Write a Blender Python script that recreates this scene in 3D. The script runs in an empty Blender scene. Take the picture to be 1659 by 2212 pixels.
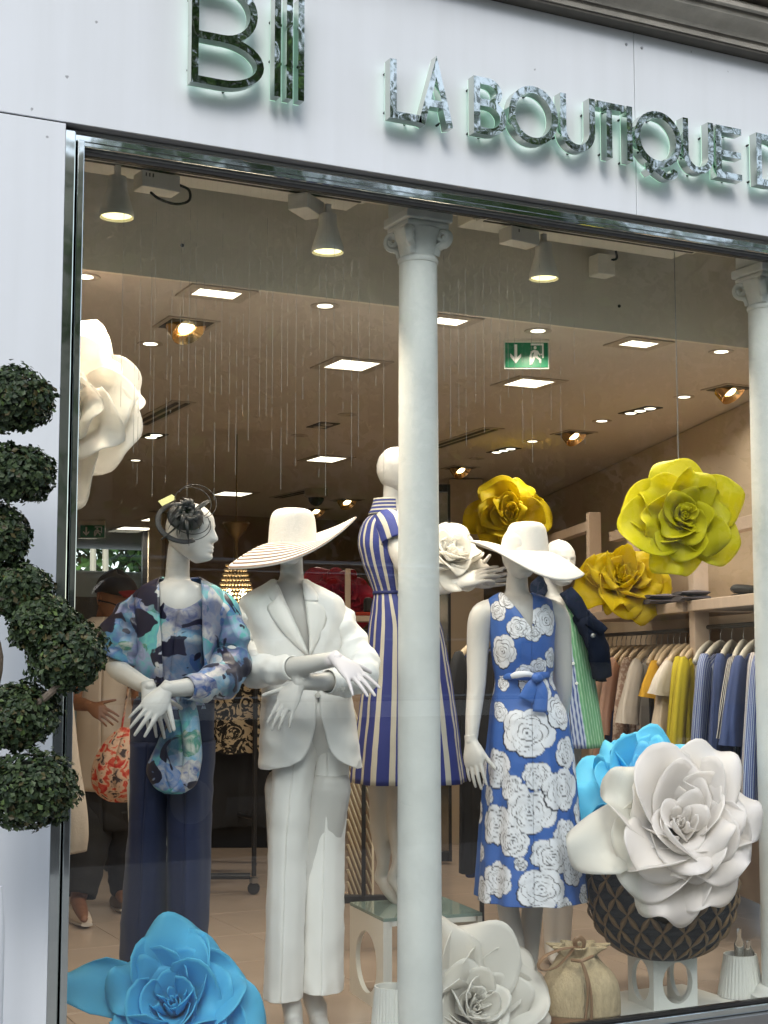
import bpy, math, random
import numpy as np
from mathutils import Vector, Matrix
from mathutils import noise as mnoise

S = bpy.context.scene
COL = S.collection
R_ = math.radians
rnd = random.Random(7)

# ------------------------------------------------------------------ camera
PSI, TH, FD = R_(26.5), R_(5.68), 3189.0
CAM = np.array([0.0, -4.32, 1.31])
_F = np.array([math.sin(PSI)*math.cos(TH), math.cos(PSI)*math.cos(TH), math.sin(TH)])
_R = np.array([math.cos(PSI), -math.sin(PSI), 0.0])
_U = np.cross(_R, _F)
HR = np.array([math.cos(PSI), -math.sin(PSI), 0.0])      # horizontal, to the right of the view
HF = np.array([math.sin(PSI), math.cos(PSI), 0.0])       # horizontal, away from the viewer
ZU = np.array([0.0, 0.0, 1.0])
cam = bpy.data.cameras.new('camera')
cam.sensor_fit = 'HORIZONTAL'; cam.sensor_width = 36.0
cam.lens = 36.0*FD/1659.0
cam.clip_start = 0.05; cam.clip_end = 500
camo = bpy.data.objects.new('camera', cam); COL.objects.link(camo)
camo.matrix_world = Matrix(((_R[0], _U[0], -_F[0], CAM[0]), (_R[1], _U[1], -_F[1], CAM[1]),
                            (_R[2], _U[2], -_F[2], CAM[2]), (0, 0, 0, 1)))
S.camera = camo

# ------------------------------------------------------------------ sky, sun, exposure
SUN_EL, SUN_AZ = R_(40), R_(205)
w = bpy.data.worlds.new('World'); S.world = w; w.use_nodes = True
wn = w.node_tree; wn.nodes.clear()
sky = wn.nodes.new('ShaderNodeTexSky'); sky.sky_type = 'NISHITA'; sky.sun_disc = False
sky.sun_elevation = SUN_EL; sky.sun_rotation = SUN_AZ
sky.air_density = 1.0; sky.dust_density = 1.2; sky.ozone_density = 1.0
bg = wn.nodes.new('ShaderNodeBackground'); bg.inputs['Strength'].default_value = 0.15
hs = wn.nodes.new('ShaderNodeHueSaturation'); hs.inputs['Saturation'].default_value = 0.58
wo = wn.nodes.new('ShaderNodeOutputWorld')
wn.links.new(sky.outputs[0], hs.inputs['Color']); wn.links.new(hs.outputs[0], bg.inputs['Color']); wn.links.new(bg.outputs[0], wo.inputs['Surface'])
sun = bpy.data.lights.new('sun', 'SUN'); sun.energy = 0.8; sun.angle = R_(25); sun.color = (1.0, 0.97, 0.92)
suno = bpy.data.objects.new('sun', sun); COL.objects.link(suno)
_sd = Vector((math.sin(SUN_AZ)*math.cos(SUN_EL), math.cos(SUN_AZ)*math.cos(SUN_EL), math.sin(SUN_EL)))
suno.rotation_euler = _sd.to_track_quat('Z', 'Y').to_euler(); suno.location = (0, -10, 20)
S.view_settings.view_transform = 'Standard'; S.view_settings.look = 'None'
S.view_settings.gamma = 1.0; S.view_settings.use_curve_mapping = False
S.view_settings.exposure = 1.03
S.render.engine = 'CYCLES'
S.cycles.max_bounces = 10; S.cycles.transparent_max_bounces = 24; S.cycles.glossy_bounces = 4
S.cycles.diffuse_bounces = 4; S.cycles.caustics_reflective = False; S.cycles.caustics_refractive = False
S.cycles.sample_clamp_indirect = 6.0
S.cycles.use_denoising = True

# ------------------------------------------------------------------ pixel helpers (photo measured at 1659 x 2212)
def ray(x, y): return _F + _R*(x-829.5)/FD - _U*(y-1106)/FD
def at(x, y, Y):
    d = ray(x, y); return CAM + d*(Y-CAM[1])/d[1]
def atz(x, y, z):
    d = ray(x, y); return CAM + d*(z-CAM[2])/d[2]
def atd(x, y, d): return CAM + ray(x, y)*d
def V(*a): return np.array(a, float)
def unit(v):
    v = np.asarray(v, float); n = np.linalg.norm(v); return v/n if n > 1e-12 else v

# ------------------------------------------------------------------ materials
def lin(r, g, b, k=1.0):
    def f(c):
        c /= 255.0
        return (c/12.92 if c <= 0.04045 else ((c+0.055)/1.055)**2.4)*k
    return (f(r), f(g), f(b), 1.0)
MATS = {}
def newmat(name):
    m = bpy.data.materials.new(name); m.use_nodes = True
    nt = m.node_tree; b = nt.nodes['Principled BSDF']
    MATS[name] = m
    return m, nt, b
def N(nt, typ, **kw):
    n = nt.nodes.new(typ)
    for k, v in kw.items():
        if k.startswith('i_'):
            n.inputs[k[2:]].default_value = v
        else:
            setattr(n, k, v)
    return n
def M(name, col, rough=0.55, metal=0.0, var=0.0, vscale=6.0, bump=0.0, bscale=60.0, spec=0.5, sss=0.0, sheen=0.0, coat=0.0,
      stretch=None, bdet=4.0):
    m, nt, b = newmat(name)
    b.inputs['Base Color'].default_value = col if len(col) == 4 else (*col, 1)
    b.inputs['Roughness'].default_value = rough; b.inputs['Metallic'].default_value = metal
    b.inputs['Specular IOR Level'].default_value = spec
    if sheen: b.inputs['Sheen Weight'].default_value = sheen
    if coat: b.inputs['Coat Weight'].default_value = coat
    if sss:
        b.inputs['Subsurface Weight'].default_value = sss; b.inputs['Subsurface Radius'].default_value = (0.02, 0.015, 0.01)
        b.inputs['Subsurface Scale'].default_value = 0.5
    tc = N(nt, 'ShaderNodeTexCoord')
    src = tc.outputs['Object']
    if stretch:
        mp = N(nt, 'ShaderNodeMapping'); mp.inputs['Scale'].default_value = stretch
        nt.links.new(src, mp.inputs['Vector']); src = mp.outputs[0]
    if var:
        n = N(nt, 'ShaderNodeTexNoise', i_Scale=vscale, i_Detail=5.0, i_Roughness=0.6)
        nt.links.new(src, n.inputs['Vector'])
        mr = N(nt, 'ShaderNodeMapRange'); mr.inputs['From Min'].default_value = 0.3; mr.inputs['From Max'].default_value = 0.7
        mr.inputs['To Min'].default_value = 1-var; mr.inputs['To Max'].default_value = 1+var
        nt.links.new(n.outputs['Fac'], mr.inputs['Value'])
        mx = N(nt, 'ShaderNodeVectorMath', operation='SCALE'); mx.inputs[0].default_value = b.inputs['Base Color'].default_value[:3]
        nt.links.new(mr.outputs[0], mx.inputs['Scale']); nt.links.new(mx.outputs[0], b.inputs['Base Color'])
    if bump:
        n2 = N(nt, 'ShaderNodeTexNoise', i_Scale=bscale, i_Detail=bdet)
        nt.links.new(src, n2.inputs['Vector'])
        bp = N(nt, 'ShaderNodeBump', i_Strength=bump, i_Distance=0.01)
        nt.links.new(n2.outputs['Fac'], bp.inputs['Height']); nt.links.new(bp.outputs[0], b.inputs['Normal'])
    return m
def EM(name, col, strength):
    m, nt, b = newmat(name)
    b.inputs['Base Color'].default_value = (0.8, 0.8, 0.8, 1)
    b.inputs['Emission Color'].default_value = col if len(col) == 4 else (*col, 1)
    b.inputs['Emission Strength'].default_value = strength
    return m
def ramp(nt, stops, interp='LINEAR'):
    r = N(nt, 'ShaderNodeValToRGB'); r.color_ramp.interpolation = interp
    el = r.color_ramp.elements
    while len(el) > 1: el.remove(el[-1])
    el[0].position = stops[0][0]; el[0].color = stops[0][1]
    for p, c in stops[1:]:
        e = el.new(p); e.color = c
    return r

# ------------------------------------------------------------------ mesh building
WL = {}                                  # world position of every parentable object
def setp(o, label=None, cat=None, group=None, kind=None):
    if label: o['label'] = label
    if cat: o['category'] = cat
    if group: o['group'] = group
    if kind: o['kind'] = kind
    return o
def thing(name, label, cat, loc=(0, 0, 0), group=None):
    o = bpy.data.objects.new(name, None); o.empty_display_size = 0.1
    COL.objects.link(o); o.location = [float(v) for v in loc]
    WL[o.name] = V(*loc)
    return setp(o, label, cat, group)
class MB:
    def __init__(s):
        s.v = []; s.f = []; s.n = 0; s.uv = []; s.hasuv = False; s.col = []; s.hascol = False
    def add(s, verts, faces, uv=None, col=None):
        verts = np.asarray(verts, float).reshape(-1, 3)
        s.v.append(verts); k = s.n
        s.f.extend([tuple(int(i)+k for i in f) for f in faces])
        s.n += len(verts)
        if uv is not None: s.hasuv = True
        s.uv.append(np.zeros((len(verts), 2)) if uv is None else np.asarray(uv, float).reshape(-1, 2))
        if col is not None: s.hascol = True
        s.col.append(np.ones((len(verts), 3)) if col is None else np.asarray(col, float).reshape(-1, 3))
        return s
    def box(s, c, size, rotz=0.0, M3=None):
        c = np.asarray(c, float); h = np.asarray(size, float)/2
        P = np.array([[x, y, z] for z in (-1, 1) for y in (-1, 1) for x in (-1, 1)], float)*h
        if M3 is not None: P = P @ np.asarray(M3).T
        elif rotz:
            ca, sa = math.cos(rotz), math.sin(rotz)
            P = np.stack([P[:, 0]*ca-P[:, 1]*sa, P[:, 0]*sa+P[:, 1]*ca, P[:, 2]], 1)
        return s.add(P+c, [(0, 2, 3, 1), (4, 5, 7, 6), (0, 1, 5, 4), (2, 6, 7, 3), (0, 4, 6, 2), (1, 3, 7, 5)])
    def bb(s, x0, x1, y0, y1, z0, z1):
        return s.box(((x0+x1)/2, (y0+y1)/2, (z0+z1)/2), (abs(x1-x0), abs(y1-y0), abs(z1-z0)))
    def grid(s, P, closed=False, cap=False, uv=None, col=None, flip=False):
        P = np.asarray(P, float); nv, nu = P.shape[:2]
        f = []
        for j in range(nv-1):
            for i in range(nu if closed else nu-1):
                a = j*nu+i; b = j*nu+(i+1) % nu; c = b+nu; d = a+nu
                f.append((a, d, c, b) if flip else (a, b, c, d))
        V_ = P.reshape(-1, 3)
        if uv is None:
            uu, vv = np.meshgrid(np.linspace(0, 1, nu), np.linspace(0, 1, nv)); uv = np.stack([uu, vv], -1)
        uvf = np.asarray(uv).reshape(-1, 2)
        cf = None if col is None else np.asarray(col).reshape(-1, 3)
        if cap and closed:
            k = len(V_)
            V_ = np.vstack([V_, P[0].mean(0)[None], P[-1].mean(0)[None]])
            uvf = np.vstack([uvf, uvf[:1], uvf[-1:]])
            if cf is not None: cf = np.vstack([cf, cf[:1], cf[-1:]])
            for i in range(nu):
                i2 = (i+1) % nu
                t0 = (k, i2, i); t1 = (k+1, (nv-1)*nu+i, (nv-1)*nu+i2)
                f.append(t0[::-1] if flip else t0); f.append(t1[::-1] if flip else t1)
        return s.add(V_, f, uvf, cf)
    def tube(s, pts, rad, n=10, cap=True, sub=0, flat=1.0, up=None, flip=False):
        P = np.asarray(pts, float); r = np.broadcast_to(np.asarray(rad, float), (len(P),)) if np.ndim(rad) < 1 else np.asarray(rad, float)
        if sub:
            P = crs(P, sub); r = crs(r[:, None], sub)[:, 0]
        return s.grid(tubegrid(P, r, n, flat, up), closed=True, cap=cap, flip=flip)
    def lathe(s, prof, c=(0, 0, 0), n=24, axis='z', cap=False):
        prof = np.asarray(prof, float); th = np.linspace(0, 2*math.pi, n, endpoint=False)
        P = np.zeros((len(prof), n, 3))
        P[..., 0] = prof[:, 0:1]*np.cos(th); P[..., 1] = prof[:, 0:1]*np.sin(th); P[..., 2] = prof[:, 1:2]
        return s.grid(P+np.asarray(c, float), closed=True, cap=cap)
    def prism(s, poly, p0, ex, ey, ez, depth):
        """polygon (2-D) in plane ex,ey at p0 extruded by depth along ez"""
        poly = np.asarray(poly, float); n = len(poly)
        A = p0+poly[:, 0:1]*ex+poly[:, 1:2]*ey; B = A+np.asarray(ez)*depth
        f = [tuple(range(n)), tuple(range(2*n-1, n-1, -1))]
        for i in range(n):
            j = (i+1) % n
            f.append((i, n+i, n+j, j))
        return s.add(np.vstack([A, B]), f)
    def build(s, name, mat, parent=None, loc=None, sharp=40.0, smooth=True):
        me = bpy.data.meshes.new(name)
        vv = np.vstack(s.v)
        if parent is not None: o0 = WL[parent.name]
        else: o0 = V(*(loc if loc is not None else (0, 0, 0)))
        vv = vv-o0
        me.from_pydata(vv.tolist(), [], s.f)
        if s.hasuv:
            ul = me.uv_layers.new(name='UVMap'); uv = np.vstack(s.uv)
            li = np.zeros(len(me.loops), int); me.loops.foreach_get('vertex_index', li)
            ul.data.foreach_set('uv', uv[li].astype(np.float32).ravel())
        if s.hascol:
            ca = me.color_attributes.new('Col', 'FLOAT_COLOR', 'POINT')
            c = np.vstack(s.col); c = np.hstack([c, np.ones((len(c), 1))])
            ca.data.foreach_set('color', c.astype(np.float32).ravel())
        if mat is not None: me.materials.append(mat)
        o = bpy.data.objects.new(name, me); COL.objects.link(o)
        if smooth:
            me.shade_smooth()
            if sharp: me.set_sharp_from_angle(angle=R_(sharp))
        if parent is not None:
            o.parent = parent
        else:
            o.location = o0
        WL[o.name] = o0
        return o
def crs(P, sub):
    """Catmull-Rom resample"""
    P = np.asarray(P, float); n = len(P)
    if n < 3:
        t = np.linspace(0, 1, sub*(n-1)+1)[:, None]; return P[0]*(1-t)+P[-1]*t
    E = np.vstack([2*P[0]-P[1], P, 2*P[-1]-P[-2]])
    out = []
    for i in range(n-1):
        p0, p1, p2, p3 = E[i:i+4]
        for k in range(sub):
            t = k/sub
            out.append(0.5*((2*p1)+(-p0+p2)*t+(2*p0-5*p1+4*p2-p3)*t*t+(-p0+3*p1-3*p2+p3)*t**3))
    out.append(P[-1])
    return np.array(out)
def frames(P, up=None):
    P = np.asarray(P, float)
    T = np.gradient(P, axis=0); T /= np.maximum(np.linalg.norm(T, axis=1, keepdims=True), 1e-9)
    u = np.asarray(up, float) if up is not None else (V(0, 0, 1) if abs(T[0][2]) < 0.85 else V(1, 0, 0))
    A = []; B = []
    a = unit(u-T[0]*np.dot(u, T[0]))
    for t in T:
        a = unit(a-t*np.dot(a, t)); A.append(a); B.append(np.cross(t, a))
    return T, np.array(A), np.array(B)
def tubegrid(P, r, n=10, flat=1.0, up=None):
    T, A, B = frames(P, up)
    th = np.linspace(0, 2*math.pi, n, endpoint=False)
    c, s_ = np.cos(th), np.sin(th)
    return P[:, None, :]+r[:, None, None]*(flat*c[None, :, None]*A[:, None, :]+s_[None, :, None]*B[:, None, :])
def smoothstep(a, b, x):
    t = np.clip((x-a)/(b-a), 0, 1); return t*t*(3-2*t)
def rcaps(P, r, n=4):
    """rounded ends for a tube: extends centreline + radii"""
    P = np.asarray(P, float); r = np.asarray(r, float)
    d0 = unit(P[0]-P[1]); d1 = unit(P[-1]-P[-2])
    a = np.linspace(0, math.pi/2, n+1)[1:]
    pre = [P[0]+d0*r[0]*math.sin(t) for t in a][::-1]; prr = [max(r[0]*math.cos(t), 1e-4) for t in a][::-1]
    po = [P[-1]+d1*r[-1]*math.sin(t) for t in a]; por = [max(r[-1]*math.cos(t), 1e-4) for t in a]
    return np.array(pre+list(P)+po), np.array(prr+list(r)+por)
def fuse(o, voxel, smooth_it=4):
    """merge the overlapping closed shells of one mesh into a single skin"""
    m = o.modifiers.new('r', 'REMESH'); m.mode = 'VOXEL'; m.voxel_size = voxel; m.use_smooth_shade = True
    if smooth_it:
        k = o.modifiers.new('s', 'SMOOTH'); k.factor = 0.5; k.iterations = smooth_it
    dg = bpy.context.evaluated_depsgraph_get()
    me = bpy.data.meshes.new_from_object(o.evaluated_get(dg))
    old = o.data; mats = list(old.materials)
    o.modifiers.clear(); o.data = me; bpy.data.meshes.remove(old)
    me.materials.clear()
    for mm in mats: me.materials.append(mm)
    me.name = o.name; me.shade_smooth()
    return o
def solid(o, t, off=0.0):
    m = o.modifiers.new('solid', 'SOLIDIFY'); m.thickness = t; m.offset = off; return o
def bevel(o, wd, seg=2):
    m = o.modifiers.new('bevel', 'BEVEL'); m.width = wd; m.segments = seg; m.limit_method = 'ANGLE'; m.angle_limit = R_(40); return o
def dup(root, delta=(0, 0, 0), label=None, group=None, rotz=0.0, scale=None):
    c = root.copy(); COL.objects.link(c)
    c.location = Vector(root.location)+Vector([float(x) for x in delta]); c.rotation_euler = (0, 0, rotz)
    if scale: c.scale = scale
    if label: c['label'] = label
    if group: c['group'] = group
    WL[c.name] = WL[root.name]+V(*delta)
    for ch in list(root.children):
        k = ch.copy(); COL.objects.link(k); k.parent = c; WL[k.name] = WL[c.name]
        for g in list(ch.children):
            q = g.copy(); COL.objects.link(q); q.parent = k
    return c

# loft of horizontal rings ------------------------------------------------
def ring(xl, xr, y, d, b, dz=0.0):
    """a ring seen from xl to xr at height y (photo), at depth d, half thickness b along the view"""
    C = atd((xl+xr)/2, y, d); C = C+ZU*dz
    return (C, (xr-xl)/2*d/FD, b)
def loft(rings, nu=48, sub=6, a0=None, a1=None, fold=None, ex=2.2, yaw=0.0, cr=True, tw=None):
    """rings -> grid P[v,u]; angle -90 deg faces the viewer. a0,a1: functions of t in [0,1] (start/end angle)"""
    C = np.array([r[0] for r in rings]); AB = np.array([[r[1], r[2]] for r in rings])
    if cr: C = crs(C, sub); AB = np.maximum(crs(AB, sub), 0.004)
    nv = len(C); t = np.linspace(0, 1, nv)
    s0 = np.array([a0(x) for x in t]) if a0 else np.full(nv, -math.pi/2)
    s1 = np.array([a1(x) for x in t]) if a1 else np.full(nv, 1.5*math.pi)
    u = np.linspace(0, 1, nu)
    TH_ = s0[:, None]*(1-u)+s1[:, None]*u
    ct, st = np.cos(TH_), np.sin(TH_)
    e = 2.0/ex
    X = np.sign(ct)*np.abs(ct)**e*AB[:, 0:1]; Y = np.sign(st)*np.abs(st)**e*AB[:, 1:2]
    if fold is not None:
        f = fold(TH_, t[:, None]); X = X*(1+f); Y = Y*(1+f*1.3)
    cy, sy = math.cos(yaw), math.sin(yaw)
    X, Y = X*cy-Y*sy, X*sy+Y*cy
    P = C[:, None, :]+X[..., None]*HR+Y[..., None]*HF
    uv = np.stack([TH_/(2*math.pi)+0.25, np.repeat(t[:, None], nu, 1)], -1)
    return P, uv, TH_, AB
# ================================================================== materials for the structure
m_white = M('white_panel', (0.71, 0.745, 0.775), rough=0.32, var=0.025, vscale=1.2, spec=0.4)
def speck(m):
    nt = m.node_tree; b = nt.nodes['Principled BSDF']; src = b.inputs['Base Color'].links[0].from_socket
    tc = N(nt, 'ShaderNodeTexCoord'); vo = N(nt, 'ShaderNodeTexVoronoi', i_Scale=7.0); vo.inputs['Randomness'].default_value = 1.0
    nz = N(nt, 'ShaderNodeTexNoise', i_Scale=60.0); ad = N(nt, 'ShaderNodeVectorMath', operation='MULTIPLY_ADD'); ad.inputs[1].default_value = (0.012, 0.012, 0.012)
    nt.links.new(tc.outputs['Object'], nz.inputs['Vector']); nt.links.new(nz.outputs['Color'], ad.inputs[0]); nt.links.new(tc.outputs['Object'], ad.inputs[2]); nt.links.new(ad.outputs[0], vo.inputs['Vector'])
    r = ramp(nt, [(0.022, (0.45, 0.45, 0.45, 1)), (0.040, (1, 1, 1, 1))]); nt.links.new(vo.outputs['Distance'], r.inputs[0])
    mp = N(nt, 'ShaderNodeMapping'); mp.inputs['Scale'].default_value = (9, 9, 0.5); n2 = N(nt, 'ShaderNodeTexNoise', i_Scale=1.6, i_Detail=4.0); nt.links.new(tc.outputs['Object'], mp.inputs['Vector']); nt.links.new(mp.outputs[0], n2.inputs['Vector'])
    r2 = ramp(nt, [(0.35, (0.965, 0.965, 0.96, 1)), (0.6, (1, 1, 1, 1))]); nt.links.new(n2.outputs['Fac'], r2.inputs[0])
    x = N(nt, 'ShaderNodeMixRGB', blend_type='MULTIPLY'); x.inputs[0].default_value = 1.0; y = N(nt, 'ShaderNodeMixRGB', blend_type='MULTIPLY'); y.inputs[0].default_value = 1.0
    nt.links.new(src, x.inputs[1]); nt.links.new(r.outputs[0], x.inputs[2]); nt.links.new(x.outputs[0], y.inputs[1]); nt.links.new(r2.outputs[0], y.inputs[2]); nt.links.new(y.outputs[0], b.inputs['Base Color'])
speck(m_white)
m_stone = M('cornice_stone', (0.46, 0.43, 0.37), rough=0.85, var=0.22, vscale=7, bump=0.3, bscale=90)
m_stone2 = M('wall_stone', (0.42, 0.37, 0.29), rough=0.9, var=0.3, vscale=18, bump=0.5, bscale=120)
m_chrome = M('chrome', (0.66, 0.70, 0.67), rough=0.05, metal=1.0, bump=0.12, bscale=7, bdet=1.5)
m_chl = M('letter_chrome', (0.58, 0.62, 0.58), rough=0.035, metal=1.0, bump=0.14, bscale=15, bdet=0.5)
m_steel = M('brushed_steel', (0.42, 0.42, 0.42), rough=0.33, metal=1.0)
m_black = M('black_rubber', (0.008, 0.008, 0.008), rough=0.6)
m_soffit = M('grey_soffit', (0.42, 0.42, 0.42), rough=0.6)
m_plaster = M('ceiling_plaster', (0.55, 0.49, 0.43), rough=0.9, var=0.03, vscale=2.0)
m_bulk = M('bulkhead_plaster', (0.66, 0.61, 0.52), rough=0.85, var=0.04, vscale=2.5)
m_wallb = M('brown_wall', (0.26, 0.18, 0.12), rough=0.8, var=0.06, vscale=2)
m_peach = M('peach_wall', (0.49, 0.40, 0.30), rough=0.75, var=0.04, vscale=2)
m_cream = M('cream_wall', (0.62, 0.55, 0.42), rough=0.8, var=0.03, vscale=2)
m_grout = M('grout', (0.16, 0.12, 0.09), rough=0.9)
m_tile = M('floor_tile', (0.45, 0.36, 0.29), rough=0.22, var=0.06, vscale=3.0, spec=0.4)
m_cast = M('white_cast_iron', (0.68, 0.69, 0.67), rough=0.55, var=0.08, vscale=5.0, bump=0.12, bscale=45)
m_oak = M('pale_wood', (0.58, 0.46, 0.37), rough=0.6, var=0.08, vscale=12, stretch=(1, 1, 0.15))
m_dark = M('dark_metal', (0.03, 0.03, 0.032), rough=0.4, metal=0.4)
m_fixt = M('white_lamp_body', (0.70, 0.66, 0.58), rough=0.45)
m_trim = M('lamp_trim', (0.40, 0.34, 0.28), rough=0.5)
m_recess = M('dark_recess', (0.05, 0.04, 0.035), rough=0.6)
m_gold = M('lamp_reflector', (0.95, 0.62, 0.30), rough=0.18, metal=1.0)
m_lens = EM('warm_lens', (1.0, 0.90, 0.42), 1.0)
m_lit = EM('lit_panel', (1.0, 0.92, 0.74), 1.6)
m_litw = EM('lit_warm', (1.0, 0.74, 0.36), 4.5)
m_green = M('exit_green', (0.0, 0.20, 0.09), rough=0.35)
m_print = M('white_print', (0.85, 0.88, 0.86), rough=0.4)
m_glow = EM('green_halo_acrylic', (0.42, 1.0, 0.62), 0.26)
m_asphalt = M('asphalt', (0.055, 0.055, 0.056), rough=0.9, var=0.2, vscale=8, bump=0.4, bscale=200)
m_pave = M('pavement_concrete', (0.24, 0.236, 0.23), rough=0.85, var=0.12, vscale=5, bump=0.2, bscale=120)

def mk_glass():
    m = bpy.data.materials.new('window_glass'); m.use_nodes = True; nt = m.node_tree; nt.nodes.clear()
    out = N(nt, 'ShaderNodeOutputMaterial'); mx = N(nt, 'ShaderNodeMixShader')
    tr = N(nt, 'ShaderNodeBsdfTransparent'); tr.inputs['Color'].default_value = (0.965, 0.985, 0.975, 1)
    gl = N(nt, 'ShaderNodeBsdfGlossy'); gl.inputs['Roughness'].default_value = 0.0; gl.inputs['Color'].default_value = (1, 1, 1, 1)
    lw = N(nt, 'ShaderNodeLayerWeight', i_Blend=0.5)
    p = N(nt, 'ShaderNodeMath', operation='POWER'); p.inputs[1].default_value = 5.0
    a = N(nt, 'ShaderNodeMath', operation='MULTIPLY_ADD'); a.inputs[1].default_value = 0.9; a.inputs[2].default_value = 0.038
    nt.links.new(lw.outputs['Facing'], p.inputs[0]); nt.links.new(p.outputs[0], a.inputs[0])
    nt.links.new(a.outputs[0], mx.inputs[0]); nt.links.new(tr.outputs[0], mx.inputs[1]); nt.links.new(gl.outputs[0], mx.inputs[2])
    nt.links.new(mx.outputs[0], out.inputs['Surface']); return m
m_glass = mk_glass()

# ================================================================== ground and street
def struct(name, mb, m, parent=None, smooth=False):
    o = mb.build(name, m, parent, smooth=smooth)
    if parent is None: o['kind'] = 'structure'
    return o
struct('pavement', MB().bb(-14, 22, -6.0, -0.062, -0.35, -0.16), m_pave)
struct('kerb', MB().bb(-14, 22, -6.16, -6.004, -0.5, -0.158), m_pave)
struct('road', MB().bb(-40, 48, -16.0, -6.164, -0.5, -0.29), m_asphalt)
struct('far_pavement', MB().bb(-40, 48, -40, -16.004, -0.5, -0.16), m_pave)
struct('ground', MB().bb(-120, 120, -120, 120, -0.8, -0.52), m_pave)

# ================================================================== shop front
bld = thing('boutique_building', 'white panelled shop building with grey stone cornice above the display window', 'shop', (1.0, 0, -0.16))
Xs = float(at(1861*0.7373, 260, -0.06)[0])
bevel(MB().bb(-3.0, Xs-0.0015, -0.06, -0.052, 2.911, 3.596).build('fascia_panel', m_white, bld, smooth=False), 0.0015)
bevel(MB().bb(Xs+0.0015, 9.0, -0.06, -0.052, 2.911, 3.596).build('fascia_panel', m_white, bld, smooth=False), 0.0015)
bevel(MB().bb(-3.0, 1.060, -0.06, 0.30, -0.159, 2.906).build('pier_panel', m_white, bld, smooth=False), 0.002)
MB().bb(-3.0, 9.0, -0.051, 0.30, 2.946, 3.59).build('fascia_backing', m_soffit, bld, smooth=False)
MB().bb(-3.0, 1.0605, -0.051, 0.30, 2.9065, 2.945).build('panel_joint', m_black, bld, smooth=False)
for dx in (-0.035, 0.035):
    sc_ = MB().lathe([(0.0005, -0.004), (0.0045, -0.003), (0.006, 0.0)], n=10, cap=True)
    P = sc_.v[-1]; P2 = np.stack([P[:, 0], P[:, 2], P[:, 1]], 1)+V(Xs+dx, -0.0605, 3.545); sc_.v[-1] = P2; sc_.build('screw', m_steel, bld)
# stone cornice: one moulded profile run along the wall
prof = [(0.0, 3.6085), (-0.124, 3.6085), (-0.126, 3.624), (-0.121, 3.627), (-0.120, 3.665), (-0.132, 3.665), (-0.134, 3.634), (-0.139, 3.650), (-0.152, 3.664), (-0.172, 3.674), (-0.198, 3.679),
        (-0.200, 3.692), (-0.195, 3.695), (-0.194, 3.735), (-0.206, 3.735), (-0.208, 3.700), (-0.226, 3.702), (-0.228, 3.713), (-0.20, 3.74), (-0.08, 3.75), (0.0, 3.75), (0.0, 3.62)]
P = np.array([[[x, y, z] for (y, z) in prof+prof[:1]] for x in np.linspace(-3, 9, 13)])
MB().grid(P).build('cornice', m_stone, bld, sharp=25)
MB().bb(-3, 9, -0.118, 0.0, 3.5975, 3.6075).build('cornice_shade_strip', M('cornice_shade_strip', (0.085, 0.078, 0.065), rough=0.7, var=0.25, vscale=9), bld, smooth=False)  # added dark strip; shade of the cornice underside put into its colour
bevel(MB().bb(-3, 9, -0.285, 0.3, 3.768, 6.5).build('upper_wall', m_stone2, bld, smooth=False), 0.004)

# ================================================================== display window: frame, gasket, sill, glass
win = thing('display_window', 'large shop window in a polished chrome frame under the white fascia', 'window', (1.09, 0, 0.0))
bevel(MB().bb(1.064, 9.0, -0.012, 0.03, 2.874, 2.911).build('head_frame', m_chrome, win, smooth=False), 0.004)
bevel(MB().bb(1.102, 9.0, -0.024, 0.03, 2.856, 2.872).build('head_bead', m_chrome, win, smooth=False), 0.003)
MB().bb(1.124, 9.0, -0.006, 0.02, 2.849, 2.855).build('head_lip', m_soffit, win, smooth=False)
MB().bb(1.124, 9.0, -0.009, 0.02, 2.836, 2.848).build('gasket', m_black, win, smooth=False)
MB().bb(1.062, 9.0, -0.0515, 0.02, 2.9125, 2.9455).build('soffit_strip', m_soffit, win, smooth=False)
bevel(MB().bb(1.063, 1.098, -0.034, 0.03, -0.15, 2.9).build('jamb', m_chrome, win, smooth=False), 0.004)
bevel(MB().bb(1.1005, 1.1215, -0.048, 0.03, -0.15, 2.868).build('jamb_bead', m_chrome, win, smooth=False), 0.003)
bevel(MB().bb(1.122, 9.0, -0.030, 0.025, 0.046, 0.070).build('sill_bead', m_chrome, win, smooth=False), 0.003)
MB().bb(1.122, 9.0, -0.012, 0.02, 0.071, 0.080).build('sill_gasket', m_black, win, smooth=False)
bevel(MB().bb(1.122, 9.0, -0.055, 0.02, -0.02, 0.044).build('sill', m_steel, win, smooth=False), 0.003)
bevel(MB().bb(1.122, 9.0, -0.045, 0.02, -0.159, -0.022).build('apron', m_steel, win, smooth=False), 0.003)
MB().bb(1.123, 8.9, 0.002, 0.010, 0.081, 2.835).build('glass_pane', m_glass, win, smooth=False)

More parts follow.
